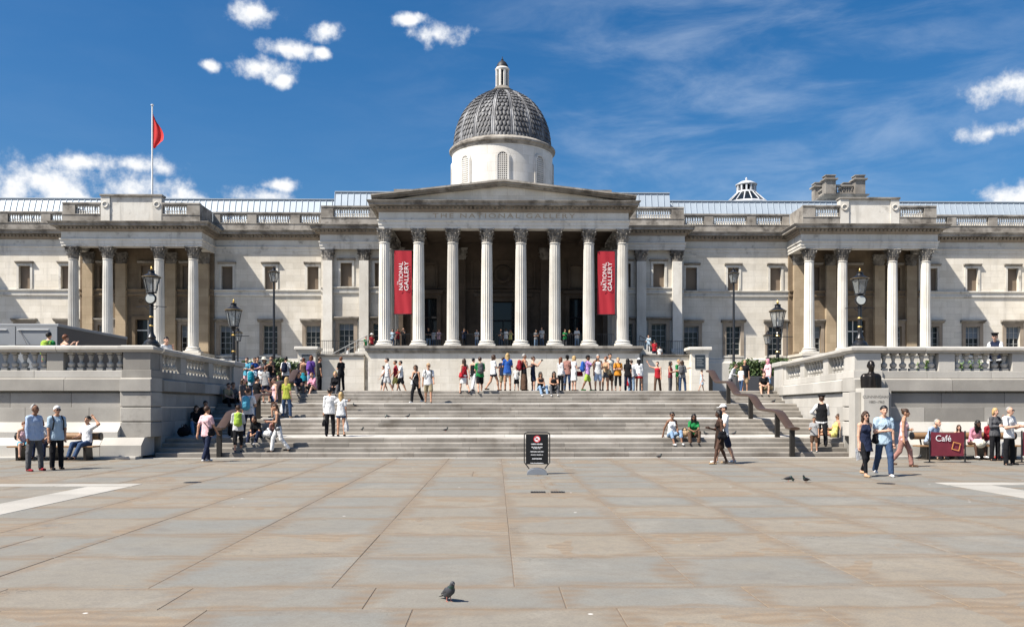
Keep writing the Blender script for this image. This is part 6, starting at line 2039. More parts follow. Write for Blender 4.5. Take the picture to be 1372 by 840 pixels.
    for it in (item or []):
        kind, col, lab = it[:3]
        hnd = it[3] if len(it) > 3 else 'R'
        if kind == 'backpack':
            p = S(chest + tz(0, -.235, -.06))
            q = thing('backpack', lab, 'backpack', tuple(Mw @ Vector(p)), R(yaw))
            c = SDF(.04); c.cap((0, 0, -.17 * k), (0, 0, .15 * k), .115 * k, .095 * k, 1.35, .95); c.wob = .004
            sdf_part(c, min(res, .024), 'pack', fabric(col), q)
            c = SDF(.03); c.cap((0, .09 * k, -.15 * k), (0, .09 * k, -.03 * k), .065 * k, .06 * k, 1.5, .8)
            sdf_part(c, min(res, .024), 'pocket', fabric(col), q)
            st = MB()
            for e in (-1, 1):
                pts = [Vector(S(tz(e * .10, -.17, .22))), Vector(S(tz(e * .12, -.12, .50))), Vector(S(tz(e * .125, .02, .55))), Vector(S(tz(e * .13, .145, .40))), Vector(S(tz(e * .15, .10, .18))), Vector(S(tz(e * .15, -.10, .12)))]
                st.tube([tuple(v - Vector(p)) for v in pts], .018, 5)
            st.part('strap', fabric(col), q)
        elif kind in ('handbag', 'carrier', 'tote'):
            hd = S(J['hd' + hnd]) + np.array((0, 0, -.03))
            q = thing({'handbag': 'handbag', 'carrier': 'carrier_bag', 'tote': 'tote_bag'}[kind], lab, 'bag', tuple(Mw @ Vector(hd)), R(yaw + 90))
            w_, hh, dd = {'handbag': (.32, .24, .10), 'carrier': (.30, .36, .10), 'tote': (.34, .30, .11)}[kind]
            m = MB().add([(-w_ / 2, -dd / 2, -.16 - hh), (w_ / 2, -dd / 2, -.16 - hh), (w_ / 2, dd / 2, -.16 - hh), (-w_ / 2, dd / 2, -.16 - hh), (-w_ * .44, -dd * .2, -.16), (w_ * .44, -dd * .2, -.16), (w_ * .44, dd * .2, -.16), (-w_ * .44, dd * .2, -.16),
                          (-w_ * .53, -dd * .6, -.16 - hh * .6), (w_ * .53, -dd * .6, -.16 - hh * .6), (w_ * .53, dd * .6, -.16 - hh * .6), (-w_ * .53, dd * .6, -.16 - hh * .6)],
                         [(0, 3, 2, 1), (4, 5, 6, 7), (0, 1, 9, 8), (1, 2, 10, 9), (2, 3, 11, 10), (3, 0, 8, 11), (8, 9, 5, 4), (9, 10, 6, 5), (10, 11, 7, 6), (11, 8, 4, 7)])
            m.part('bag_body', fabric(col), q)
            MB().tube([(-w_ * .3, 0, -.17), (-w_ * .2, 0, -.03), (0, 0, .01), (w_ * .2, 0, -.03), (w_ * .3, 0, -.17)], .012, 5).part('handle', fabric(col), q)
        elif kind == 'shoulder':
            e = 1 if hnd == 'L' else -1
            p = S(np.array((e * .20, .02, .02)))
            q = thing('shoulder_bag', lab, 'bag', tuple(Mw @ Vector(p)), R(yaw))
            c = SDF(.03); c.cap((0, -.08 * k, -.05), (0, .08 * k, -.05), .08, .08, .75, 1); c.cap((0, -.07 * k, .06), (0, .07 * k, .06), .06, .06, .75, 1); c.wob = .003
            sdf_part(c, min(res, .024), 'bag_body', fabric(col), q)
            st = MB()
            top_ = Vector(S(tz(-e * .10, .0, .55)))
            st.tube([(0, -.05, .08), tuple((Vector(S(tz(0, .145, .32))) - Vector(p))), tuple(top_ - Vector(p)), tuple(Vector(S(tz(0, -.13, .32))) - Vector(p)), (0, .07, .08)], .014, 5)
            st.part('strap', fabric(col), q)
        elif kind == 'phone':
            hd = S(J['hd' + hnd]) + np.array((0, -.03, .05))
            q = thing('camera', lab, 'camera', tuple(Mw @ Vector(hd)), R(yaw))
            MB().cbox(-.06, .06, -.025, .025, -.04, .04, .008).part('camera_body', M_BLACK, q)
            MB().lathe([(.03, 0), (.03, .04), (.025, .05)], (0, 0, 0), 10).xform(Matrix.Translation((0, -.02, 0)) @ Matrix.Rotation(R(90), 4, 'X')).part('lens', M_BLACK, q)
        elif kind == 'paper':
            hd = S(J['hd' + hnd])
            q = thing('leaflet', lab, 'leaflet', tuple(Mw @ Vector(hd)), R(yaw + 25))
            MB().add([(-.11, -.01, -.30), (.11, -.03, -.28), (.11, .01, .02), (-.11, .03, .0), (-.11, -.006, -.30), (.11, -.026, -.28), (.11, .014, .02), (-.11, .034, .0)], [(0, 1, 2, 3), (7, 6, 5, 4), (0, 4, 5, 1), (1, 5, 6, 2), (2, 6, 7, 3), (3, 7, 4, 0)]).part('sheet', fabric('white'), q)
    return t
def gy(py): return 1.72 * F / (py - 545)           # depth of something standing on the plaza
L1, L2, L3 = .64, 1.27, 1.89                        # landing heights

# ---- the bronze bust
def bust_bronze():
    X, Y, zt = BUST
    t = thing('bronze_bust', 'dark bronze bust of a man in uniform on the pale pedestal', 'bust', (X, Y + .05, zt))
    b = SDF(.05)
    b.cap((-.20, 0, .02), (-.21, .02, .34), .13, .13, 1.1); b.cap((.20, 0, .02), (.21, .02, .34), .13, .13, 1.1)
    b.cap((0, 0, .0), (0, .0, .36), .17, .17, 1.5); b.cap((-.22, .02, .40), (.22, .02, .40), .10, .10)
    b.cap((0, .01, .45), (0, -.01, .62), .095, .085)
    b.cap((0, .0, .74), (0, .015, .82), .115, .125, .9, 1.05); b.cap((0, -.05, .72), (0, -.07, .64), .085, .055)
    b.cap((0, -.135, .76), (0, -.155, .715), .016, .024); b.cap((-.05, -.11, .795), (.05, -.11, .795), .02, .02)
    for e in (-1, 1): b.cap((e * .115, .02, .79), (e * .118, .025, .72), .022, .018); b.cap((e * .05, -.14, .40), (e * .09, -.15, .05), .03, .03)
    b.cut.append(((0, 0, .0), (0, 0, -1)))
    sdf_part(b, .016, 'figure', M_STATUE, t)
    m = MB()
    for z in (.08, .18, .28):
        for e in (-1, 1): m.lathe([(.016, -.01), (.016, .01)], (e * .07, -.19, z), 8)
    m.part('buttons', M_STATUE, t, kind='stuff')
bust_bronze()

P = person
BF = dict(sex='f')
# ---- on the plaza, left
P(46, gy(630), 0, 'bald man in blue shirt and grey trousers standing before the left bench', 1.76, 62, 'apart', ('hang', 'hang'), 'shirt', 'shirtblue', 'trousers', 'dgrey', 'b', 'fringe', 'g', shoe='dred', turn=15)
P(76, gy(628), 0, 'white-haired man in light blue shirt and black trousers near the left bench', 1.72, 48, 'stand', ('pocket', 'hang'), 'polo', 'lblue', 'trousers', 'black', 't', 'short', 'w', glasses=True, wide=1.06,
  item=[('backpack', 'black', 'black backpack on the white-haired man in light blue')])
P(31, 29.2, .465, 'girl in pink top and bright blue shorts sitting on the left bench', 1.55, 35, 'sit', ('lap', 'lap'), 'tank', 'lpink', 'shorts', 'sky', 'p', 'pony', 'r', sex='f', lean=22, shoe='brown')
P(57, 29.2, .465, 'red-haired person in black and white sitting behind the two standing men', 1.62, 10, 'sit', ('lap', 'lap'), 'tee', 'lgrey', 'trousers', 'navy', 'p', 'bob', 'r', sex='f', lean=12)
P(116, 29.2, .465, 'man in white t-shirt and jeans sitting on the left bench, hand to his head', 1.78, -22, 'sitout', ('head', 'lap'), 'tee', 'white', 'trousers', 'jeans', 't', 'cropped', 'k', lean=-6, wide=1.08)
P(277, gy(618), 0, 'man in pink checked shirt and dark jeans at the foot of the stairs', 1.74, 158, 'strL', ('swb', 'swf'), 'tee', 'lpink', 'trousers', 'navy', 't', 'short', 'n', shoe='white',
  item=[('shoulder', 'black', 'black shoulder bag on the man in the pink checked shirt', 'R')])
# ---- left part of the stairs
P(319, 31.0, .155, 'person in grey shirt and black cropped trousers climbing the left steps', 1.62, 195, 'strR', ('fwd', 'fwd'), 'shirt', 'lgrey', 'cropped', 'black', 't', 'short', 'n', shoe='navy', lean=6,
  item=[('backpack', 'lime', 'bright green backpack on the person in the grey shirt')])
P(333, 32.6, L1, 'man in pale blue and white shirt on the lowest landing, back turned', 1.74, 172, 'apart', ('hang', 'fwd'), 'tee', 'white', 'trousers', 'navy', 't', 'short', 'n', shoe='lgrey', wide=1.08,
  item=[('backpack', 'sky', 'turquoise backpack beside the left handrail')])
P(347, 32.15, .62, 'dark-haired person in black sitting hunched on the lowest landing edge', 1.62, -15, 'low', ('knees', 'knees'), 'tee', 'black', 'trousers', 'navy', 't', 'bob', 'n', sex='f', lean=30, shoe='lgrey')
P(366, 32.3, .62, 'brown-haired girl in dusty pink sitting behind the white jeans', 1.5, 30, 'low', ('knees', 'lap'), 'tee', 'dusty', 'trousers', 'dgrey', 'p', 'long', 'r', sex='f', lean=26)
P(373, 31.05, .155, 'woman in black vest and white jeans walking on the lowest steps', 1.68, -72, 'walkR', ('fwd', 'hang'), 'tank', 'dgrey', 'trousers', 'white', 't', 'pony', 'n', sex='f', shoe='black', lean=8)
P(262, 34.75, .93, 'person in black top and blue jeans sitting against the shaded wall', 1.7, 25, 'low', ('knees', 'knees'), 'tee', 'black', 'trousers', 'ljeans', 'p', 'bob', 'n', sex='f', lean=24, shoe='lgrey')
P(272, 35.3, 1.09, 'dark-haired youth in black sitting in the shade by the left wall', 1.7, 40, 'low', ('knees', 'knees'), 'shirt', 'black', 'trousers', 'dgrey', 't', 'short', 'k', lean=20)
P(303, 38.95, 1.89, 'boy in pale green t-shirt sitting in shade under the left balustrade', 1.65, 48, 'low', ('knees', 'knees'), 'tee', 'khaki', 'trousers', 'black', 'p', 'short', 'k', lean=16, shoe='pink')
P(311, 39.35, 1.90, 'dark-haired youth leaning back in the shade beside the boy in green', 1.65, 50, 'low', ('knees', 'lap'), 'tee', 'dgrey', 'trousers', 'black', 't', 'short', 'n', lean=5)
P(321, 40.0, 1.92, 'bare-armed woman in black dress sitting bent forward at the wall end', 1.68, 55, 'low', ('knees', 'knees'), 'tank', 'black', 'skirt', 'black', 'p', 'bun', 'k', sex='f', lean=32)
# crowd at the top left
P(331, 44.0, TZ, 'boy in turquoise t-shirt and pale shorts, arms folded, top left', 1.62, -10, 'stand', ('fold', 'fold'), 'tee', 'sky', 'shorts', 'lpink', 'p', 'short', 'n', shoe='white')
P(341, 44.6, TZ, 'man in royal blue t-shirt reaching towards the hat wearer', 1.66, 60, 'stand', ('fwd', 'fwd'), 'tee', 'blue', 'trousers', 'dgrey', 't', 'short', 'n')
P(354, 45.0, TZ, 'person in straw hat and dark clothes at the top left of the stairs', 1.66, 10, 'stand', ('fwd', 'fwd'), 'tee', 'dgrey', 'trousers', 'black', 't', 'bob', 'n', sex='f', hat=('brim', 'cream'))
P(366, 45.4, TZ, 'man in black t-shirt looking down at his hands, top left', 1.76, -45, 'ease', ('fwd', 'fold'), 'tee', 'black', 'trousers', 'dgrey', 't', 'short', 'n', lean=6)
P(383, 45.8, TZ, 'man in white shirt seen from behind near the left plaque', 1.76, 175, 'stand', ('pocket', 'pocket'), 'polo', 'white', 'trousers', 'navy', 't', 'short', 'k',
  item=[('backpack', 'navy', 'navy backpack on the man in the white shirt')])
P(338, 39.9, L3, 'person in jeans climbing the upper landing on the left', 1.68, 178, 'strL', ('swf', 'swb'), 'tee', 'lblue', 'trousers', 'jeans', 't', 'short', 'n', shoe='sky',
  item=[('backpack', 'teal', 'big blue backpack on the climber in jeans')])
P(349, 43.2, TZ, 'small child in white top and grey shorts among the crowd', 1.15, -30, 'stand', ('fwd', 'hang'), 'tee', 'white', 'shorts', 'grey', 'p', 'short', 'n', hat=('cap', 'lpink'))
P(360, 43.4, TZ, 'tanned woman in black strap top bending forward in the crowd', 1.55, 35, 'ease', ('fwd', 'hang'), 'tank', 'black', 'skirt', 'navy', 't', 'pony', 'n', sex='f', lean=25)
P(374, 42.45, TZ, 'child in green t-shirt sitting on the top step, left crowd', 1.4, 0, 'low', ('knees', 'knees'), 'tee', 'green', 'trousers', 'dgrey', 'p', 'short', 'n', lean=15)
P(368, 37.0, L2, 'woman in pink top and denim skirt standing at the left handrail', 1.62, -55, 'ease', ('hang', 'fwd'), 'tank', 'lpink', 'miniskirt', 'jeans', 'p', 'bun', 'n', sex='f', glasses=True,
  item=[('shoulder', 'navy', 'dark shoulder bag on the woman in the pink top', 'R')])
P(384, 36.7, L2, 'blonde woman in yellow-green top and jeans facing away', 1.64, 165, 'apart', ('hang', 'hang'), 'tee', 'olive', 'trousers', 'jeans', 'p', 'long', 'y', sex='f', shoe='tan',
  item=[('carrier', 'white', 'white paper bag held by the woman in yellow-green', 'L')])
P(417, 43.3, TZ, 'woman in purple t-shirt with white straps at the top left', 1.68, 165, 'stand', ('hang', 'hang'), 'tee', 'purple', 'shorts', 'ljeans', 't', 'bob', 'r', sex='f',
  item=[('backpack', 'purple', 'purple backpack on the woman in the purple t-shirt')])
P(407, 43.6, TZ, 'woman in teal skirt standing beside the top of the left handrail', 1.58, 170, 'stand', ('hang', 'fwd'), 'tank', 'brown', 'skirt', 'teal', 't', 'bun', 'r', sex='f')
P(404, 46.0, TZ, 'grey-haired man in dark jacket behind the woman in the teal skirt', 1.72, 150, 'stand', ('hang', 'hang'), 'jacket', 'black', 'trousers', 'black', 'p', 'fringe', 'g')
P(421, 42.4, TZ, 'person in coral pink top sitting on the top step below the plaque', 1.62, -30, 'low', ('knees', 'knees'), 'shirt', 'pink', 'skirt', 'black', 'p', 'short', 'r', sex='f', lean=14)
P(428, 44.2, TZ, 'man in black t-shirt looking away at the top left', 1.66, 120, 'stand', ('hang', 'hang'), 'tee', 'black', 'trousers', 'black', 't', 'short', 'n')
P(457, 43.4, TZ, 'person with bright orange hair in black at the top of the stairs', 1.62, -140, 'ease', ('fold', 'fold'), 'tee', 'black', 'trousers', 'black', 'p', 'bun', 'r', sex='f')
P(450, 42.4, TZ, 'fair-haired person in black jacket sitting above the embracing couple', 1.7, -5, 'low', ('lap', 'lap'), 'jacket', 'black', 'trousers', 'dgrey', 'p', 'bob', 'y', sex='f', lean=8)
# more of the dense group down the left flank
P(325, 36.6, L2, 'girl in dark grey top leaning near the left handrail', 1.58, 70, 'ease', ('fold', 'hang'), 'tee', 'dgrey', 'trousers', 'navy', 'p', 'long', 'n', sex='f')
P(344, 37.1, L2, 'youth in black t-shirt half hidden behind the turquoise backpack', 1.68, 140, 'stand', ('hang', 'fwd'), 'tee', 'black', 'trousers', 'jeans', 't', 'short', 'k')
P(356, 39.4, L3, 'woman in grey top turned away on the upper landing at the left', 1.60, 160, 'ease', ('fold', 'hang'), 'tee', 'grey', 'shorts', 'navy', 'p', 'pony', 'r', sex='f')
P(312, 33.6, L1, 'person in brown jacket sitting low on the landing left of the green backpack', 1.66, 30, 'ground', ('knees', 'knees'), 'jacket', 'brown', 'trousers', 'black', 't', 'short', 'k', lean=18)
P(345, 46.6, TZ, 'tall man in dark shirt at the back of the top left crowd', 1.80, 20, 'stand', ('fold', 'fold'), 'tee', 'dgrey', 'trousers', 'black', 't', 'short', 'k')
P(399, 42.35, TZ, 'person in navy sitting on the top step beside the left handrail', 1.62, 25, 'low', ('knees', 'lap'), 'tee', 'navy', 'trousers', 'dgrey', 'p', 'bob', 'n', sex='f', lean=10)
# embracing couple on the lowest landing
P(442, 33.0, L1, 'man in white shirt and black trousers with his arm round a woman', 1.74, 186, 'stand', ('hang', 'around'), 'shirt', 'white', 'trousers', 'black', 't', 'short', 'k',
  item=[('handbag', 'black', 'black briefcase in the left hand of the man in white', 'L')])
P(457, 32.95, L1, 'woman in white top and denim hot pants embraced by a man', 1.60, 176, 'stand', ('around', 'hang'), 'tee', 'white', 'hotpants', 'jeans', 't', 'long', 'y', sex='f',
  item=[('carrier', 'lgrey', 'pale carrier bag held by the woman in denim hot pants', 'R')])
# walking past the terrace wall
P(514, 48.4, TZ, 'boy in white walking half hidden beside the taller man', 1.45, -80, 'strL', ('swf', 'swb'), 'tee', 'lgrey', 'shorts', 'dgrey', 'p', 'short', 'n')
P(519, 47.6, TZ, 'tall man in white t-shirt and grey shorts walking left', 1.82, -82, 'strR', ('swb', 'swf'), 'tee', 'white', 'shorts', 'lgrey', 'p', 'short', 'k', shoe='dgrey')
P(530, 48.0, TZ, 'man in dark red shirt and yellow shorts walking left', 1.72, -78, 'strL', ('swb', 'swf'), 'tee', 'dred', 'shorts', 'yellow', 't', 'short', 'n')
P(537, 47.6, TZ, 'man in white t-shirt and black shorts behind the dark red shirt', 1.68, -80, 'strR', ('swf', 'swb'), 'tee', 'white', 'shorts', 'black', 't', 'short', 'k')
# two coming down
P(558, 39.0, L3, 'woman in black vest and black trousers coming down the stairs', 1.66, -30, 'walkR', ('hang', 'fwd'), 'tank', 'black', 'trousers', 'black', 't', 'bob', 'n', sex='f', glasses=True, shoe='white', lean=4,
  item=[('shoulder', 'white', 'white shoulder bag on the woman in the black vest', 'R')])
P(574, 40.2, L3, 'man in white shirt and khaki shorts coming down the stairs', 1.76, 8, 'strL', ('swf', 'swb'), 'polo', 'white', 'shorts', 'khaki', 't', 'short', 'n', hat=('cap', 'tan'), shoe='brown', wide=1.06,
  item=[('backpack', 'black', 'black backpack on the man in khaki shorts')])
# top of the stairs, centre
P(622, 41.95, 2.325, 'woman with long dark hair in red top and white skirt', 1.66, -150, 'walkL', ('hang', 'swb'), 'tank', 'red', 'skirt', 'white', 'p', 'long', 'n', sex='f', shoe='black',
  item=[('shoulder', 'red', 'red shoulder bag on the woman in the white skirt', 'L')])
P(634, 43.5, TZ, 'woman in black top and white trousers beside the big backpack', 1.60, 150, 'strL', ('fwd', 'hang'), 'tank', 'black', 'trousers', 'white', 'p', 'short', 'k', sex='f')
P(643, 41.95, 2.325, 'man in green and black t-shirt and long dark shorts', 1.72, -170, 'strR', ('fwd', 'fwd'), 'tee', 'green', 'shorts', 'black', 'p', 'short', 'n', shoe='black',
  item=[('backpack', 'dgrey', 'large grey backpack on the man in the green t-shirt')])
P(661, 43.2, TZ, 'woman in white t-shirt and denim shorts, side on', 1.76, 118, 'walkR', ('fwd', 'fwd'), 'tee', 'white', 'hotpants', 'navy', 't', 'bob', 'n', sex='f')
P(680, 42.9, TZ, 'blonde woman in blue t-shirt and short denim shorts', 1.78, 178, 'stand', ('fwd', 'fwd'), 'tee', 'blue', 'hotpants', 'ljeans', 't', 'long', 'y', sex='f', wide=1.08)
P(674, 44.6, TZ, 'person in navy partly hidden behind the blonde woman in blue', 1.68, 160, 'stand', ('hang', 'hang'), 'tee', 'navy', 'shorts', 'khaki', 't', 'short', 'n')
P(692, 43.6, TZ, 'girl in white top and black skirt between two adults', 1.2, 170, 'stand', ('fwd', 'fwd'), 'tee', 'white', 'skirt', 'black', 'p', 'pony', 'r', sex='f')
P(702, 43.2, TZ, 'bald man in black waistcoat and wide dark trousers', 1.76, 110, 'stand', ('fwd', 'fwd'), 'tank', 'black', 'longskirt', 'brown', 't', 'fringe', 'g',
  item=[('backpack', 'dred', 'maroon backpack on the bald man in dark trousers')])
P(714, 43.4, TZ, 'boy in navy vest raising a camera with both arms', 1.66, 95, 'ease', ('photo', 'photo'), 'tank', 'navy', 'shorts', 'navy', 'p', 'short', 'n', shoe='white',
  item=[('phone', 'black', 'small camera raised by the boy in the navy vest')])
P(724, 42.35, TZ, 'woman in dark top and pale jeans sitting on the top step', 1.66, 18, 'low', ('lap', 'knees'), 'tank', 'black', 'trousers', 'ljeans', 't', 'long', 'k', sex='f', shoe='white', glasses=True)
P(742, 42.35, TZ, 'long-haired person in black sitting on the top step, hands clasped', 1.70, 0, 'low', ('knees', 'knees'), 'tank', 'black', 'trousers', 'dgrey', 't', 'long', 'k', lean=8, shoe='white', glasses=True)
P(751, 44.2, TZ, 'red-haired woman in white and black with a pale handbag', 1.66, 130, 'stand', ('fold', 'hang'), 'shirt', 'lgrey', 'trousers', 'black', 'p', 'long', 'r', sex='f',
  item=[('shoulder', 'white', 'white handbag on the red-haired woman', 'R')])
P(760, 44.8, TZ, 'tall dark-haired woman in dusty red beside the white dress', 1.80, 150, 'stand', ('hang', 'fold'), 'tee', 'dusty', 'leggings', 'jeans', 'd', 'bun', 'k', sex='f')
P(769, 43.3, TZ, 'blonde woman in white knee-length dress', 1.68, 115, 'stand', ('fwd', 'fwd'), 'dress', 'white', 'none', 'white', 'p', 'bob', 'y', sex='f',
  item=[('handbag', 'dred', 'dark red handbag held by the woman in the white dress', 'L')])
P(787, 43.0, TZ, 'man in lilac t-shirt and lime green shorts holding up a camera', 1.70, 95, 'strL', ('photo', 'photo'), 'tee', 'lilac', 'shorts', 'lime', 'b', 'short', 'k', hat=('cap', 'black'), shoe='green',
  item=[('backpack', 'blue', 'blue backpack on the man in lime green shorts'), ('phone', 'black', 'small camera held up by the man in lime shorts')])
P(801, 43.2, TZ, 'man in white vest and blue striped shorts', 1.74, 10, 'stand', ('fwd', 'hang'), 'tank', 'white', 'shorts', 'shirtblue', 't', 'short', 'g')
P(812, 43.6, TZ, 'tanned woman in brown top and dark skirt holding a bag', 1.66, -40, 'ease', ('fwd', 'fwd'), 'tank', 'tan', 'miniskirt', 'dgrey', 't', 'bun', 'r', sex='f',
  item=[('shoulder', 'khaki', 'khaki shoulder bag on the tanned woman in brown', 'L')])
P(817, 44.5, TZ, 'tall man in pale yellow behind the tanned woman', 1.86, 20, 'stand', ('hang', 'hang'), 'tee', 'cream', 'shorts', 'brown', 't', 'short', 'k')
P(828, 43.3, TZ, 'woman in orange top and black cropped leggings', 1.60, 0, 'stand', ('fold', 'fold'), 'tee', 'orange', 'cropped', 'black', 'p', 'short', 'y', sex='f', wide=1.1,
  item=[('backpack', 'black', 'black backpack on the woman in the orange top')])
P(841, 44.2, TZ, 'woman with long black hair in black and navy', 1.60, 160, 'ease', ('fwd', 'hang'), 'tee', 'black', 'trousers', 'navy', 't', 'long', 'k', sex='f')
P(846, 45.4, TZ, 'person in white shirt half hidden behind the black-haired woman', 1.60, 170, 'stand', ('hang', 'hang'), 'tee', 'white', 'trousers', 'ljeans', 'p', 'short', 'n',
  item=[('handbag', 'red', 'red carrier held by the half hidden person in white', 'L')])
P(856, 44.4, TZ, 'woman in white hat and hooded top over a red skirt', 1.62, 175, 'ease', ('hang', 'hang'), 'shirt', 'white', 'miniskirt', 'red', 't', 'long', 'k', sex='f', hat=('cap', 'white'))
P(881, 46.4, TZ, 'child in red waistcoat raising an arm at the wall', 1.58, -25, 'strR', ('hang', 'wave'), 'tank', 'red', 'trousers', 'brown', 'p', 'short', 'n')
P(898, 46.0, TZ, 'dark-haired woman in red vest and black trousers', 1.56, 60, 'stand', ('fwd', 'fwd'), 'tank', 'dred', 'trousers', 'dgrey', 't', 'long', 'k', sex='f')
P(909, 46.2, TZ, 'fair man in green shirt hugged by a woman at the wall', 1.66, 40, 'stand', ('around', 'fwd'), 'tee', 'green', 'trousers', 'khaki', 'p', 'short', 'y')
P(914, 45.9, TZ, 'woman in grey top and jeans hugging the man in green', 1.60, 160, 'ease', ('fwd', 'fwd'), 'shirt', 'grey', 'trousers', 'jeans', 'p', 'long', 'n', sex='f',
  item=[('backpack', 'dgrey', 'small grey backpack on the woman hugging the man in green')])
P(940, 44.0, TZ, 'small child in pale blue dress by the right end pedestal', 1.08, 95, 'strL', ('swf', 'hang'), 'tankdress', 'lblue', 'none', 'white', 'p', 'short', 'k', sex='f')
# seated women on the lowest landing
P(900, 32.1, .62, 'woman in white vest and pale jeans sitting on the lowest landing edge', 1.70, 12, 'low', ('lap', 'prop'), 'tank', 'white', 'cropped', 'ljeans', 'b', 'cropped', 'k', sex='f', shoe='white', lean=2, glasses=True)
P(929, 32.1, .62, 'woman with long black hair in green t-shirt sitting on the landing edge', 1.62, -8, 'low', ('knees', 'knees'), 'tee', 'green', 'trousers', 'brown', 'b', 'long', 'k', sex='f', lean=14, glasses=True)
P(964, gy(622), 0, 'woman in dark brown dress and black bag walking left', 1.62, -84, 'strL', ('hang', 'fwd'), 'tankdress', 'dbrown', 'none', 'dbrown', 'd', 'bob', 'k', sex='f', shoe='tan',
  item=[('shoulder', 'black', 'black shoulder bag on the woman in the brown dress', 'L')])
P(970, gy(620.5), 0, 'man in white cap and white shirt walking beside the brown dress', 1.78, -80, 'strR', ('swf', 'swb'), 'tee', 'white', 'shorts', 'navy', 'p', 'short', 'n', hat=('cap', 'white'), shoe='white')
# right part of the stairs
P(1101, 31.35, .31, 'officer in black vest and white sleeves standing on the lowest steps', 1.80, 165, 'strL', ('hip', 'fwd'), 'shirt', 'white', 'trousers', 'black', 'p', 'short', 'n', hat=('peaked', 'black'), vest='black')
P(1091, 30.95, .155, 'boy in grey t-shirt and brown shorts beside the officer', 1.20, -25, 'stand', ('hang', 'fwd'), 'tee', 'grey', 'shorts', 'brown', 't', 'short', 'k', shoe='lgrey')
P(1117, 32.2, .62, 'woman in yellow top leaning back with bare legs on the landing', 1.62, -88, 'recline', ('prop', 'lap'), 'tank', 'yellow', 'hotpants', 'yellow', 't', 'pony', 'n', sex='f', lean=-18, glasses=True)
P(1023, 42.4, TZ, 'man in black t-shirt sitting at the top of the right steps', 1.72, -10, 'low', ('knees', 'knees'), 'tee', 'black', 'shorts', 'khaki', 'p', 'short', 'n', lean=16, shoe='black')
P(1029, 45.5, TZ, 'person in pink headscarf and pale top behind the seated man', 1.66, -60, 'stand', ('hang', 'fwd'), 'shirt', 'lpink', 'trousers', 'ljeans', 'p', 'short', 'n', sex='f', hat=('scarf', 'pink'))
P(993, 47.0, TZ, 'fair child in white t-shirt and jeans beyond the right handrail', 1.35, 140, 'strL', ('hang', 'hang'), 'tee', 'white', 'trousers', 'jeans', 'p', 'bob', 'y', sex='f')
P(998, 48.0, TZ, 'bald bearded man in black t-shirt beyond the right handrail', 1.74, -10, 'stand', ('hang', 'hang'), 'tee', 'black', 'shorts', 'tan', 't', 'bald', 'n')
P(979, 49.5, TZ, 'person in pale grey sitting low behind the right handrail', 1.66, 60, 'stand', ('fwd', 'fwd'), 'shirt', 'lgrey', 'trousers', 'dgrey', 'p', 'short', 'n', lean=25)
# ---- on the plaza, right
P(1159, gy(639), 0, 'woman in navy strap dress and black leggings walking towards us', 1.62, 8, 'walkR', ('swb', 'hang'), 'tank', 'navy', 'miniskirt', 'navy', 'p', 'long', 'n', sex='f', glasses=True, shoe='tan', under=('leggings', 'black'),
  item=[('paper', 'white', 'white leaflet held by the woman in the navy dress', 'R')])
P(1184, gy(638.5), 0, 'man in light blue t-shirt and jeans walking beside the navy dress', 1.76, -6, 'walkL', ('hang', 'fold'), 'tee', 'lblue', 'trousers', 'jeans', 'p', 'short', 'k', shoe='white', wide=1.04,
  item=[('shoulder', 'black', 'black camera bag across the man in the light blue t-shirt', 'R')])
P(1210, gy(626), 0, 'woman in pink top and brown trousers walking away to the right', 1.68, 62, 'walkL', ('fold', 'hang'), 'tank', 'lpink', 'trousers', 'dusty', 't', 'bun', 'n', sex='f', shoe='brown', lean=4)
P(1244, 29.2, .465, 'balding man in pale shirt sitting bent over behind the barrier', 1.76, 25, 'sit', ('lap', 'lap'), 'shirt', 'shirtblue', 'trousers', 'dgrey', 'p', 'fringe', 'g', lean=28)
P(1284, 29.2, .465, 'little girl with dark hair sitting at the end of the barrier', 1.25, -15, 'sit', ('fold', 'fold'), 'tank', 'white', 'skirt', 'white', 'p', 'long', 'n', sex='f', lean=8)
P(1303, 29.2, .465, 'woman with black hair in pink and a white skirt on the bench', 1.64, 5, 'sit', ('lap', 'lap'), 'shirt', 'pink', 'skirt', 'cream', 'd', 'long', 'k', sex='f', lean=24, shoe='white')
P(1325, 29.2, .465, 'grey-haired woman in red top, grey jeans and red shoes on the bench', 1.66, 10, 'sit', ('fold', 'fold'), 'shirt', 'dred', 'trousers', 'grey', 'p', 'bob', 'g', sex='f', glasses=True, shoe='red', lean=6)
P(1333, 28.4, 0, 'woman in patterned brown top standing by the bench, hand at her mouth', 1.66, 12, 'stand', ('phone', 'fold'), 'shirt', 'dgrey', 'trousers', 'black', 'p', 'bob', 'y', sex='f')
P(1352, gy(623.5), 0, 'bald stout man in white shirt and black trousers at the right edge', 1.70, 30, 'apart', ('fwd', 'fwd'), 'polo', 'white', 'trousers', 'black', 'p', 'fringe', 'g', glasses=True, wide=1.2)
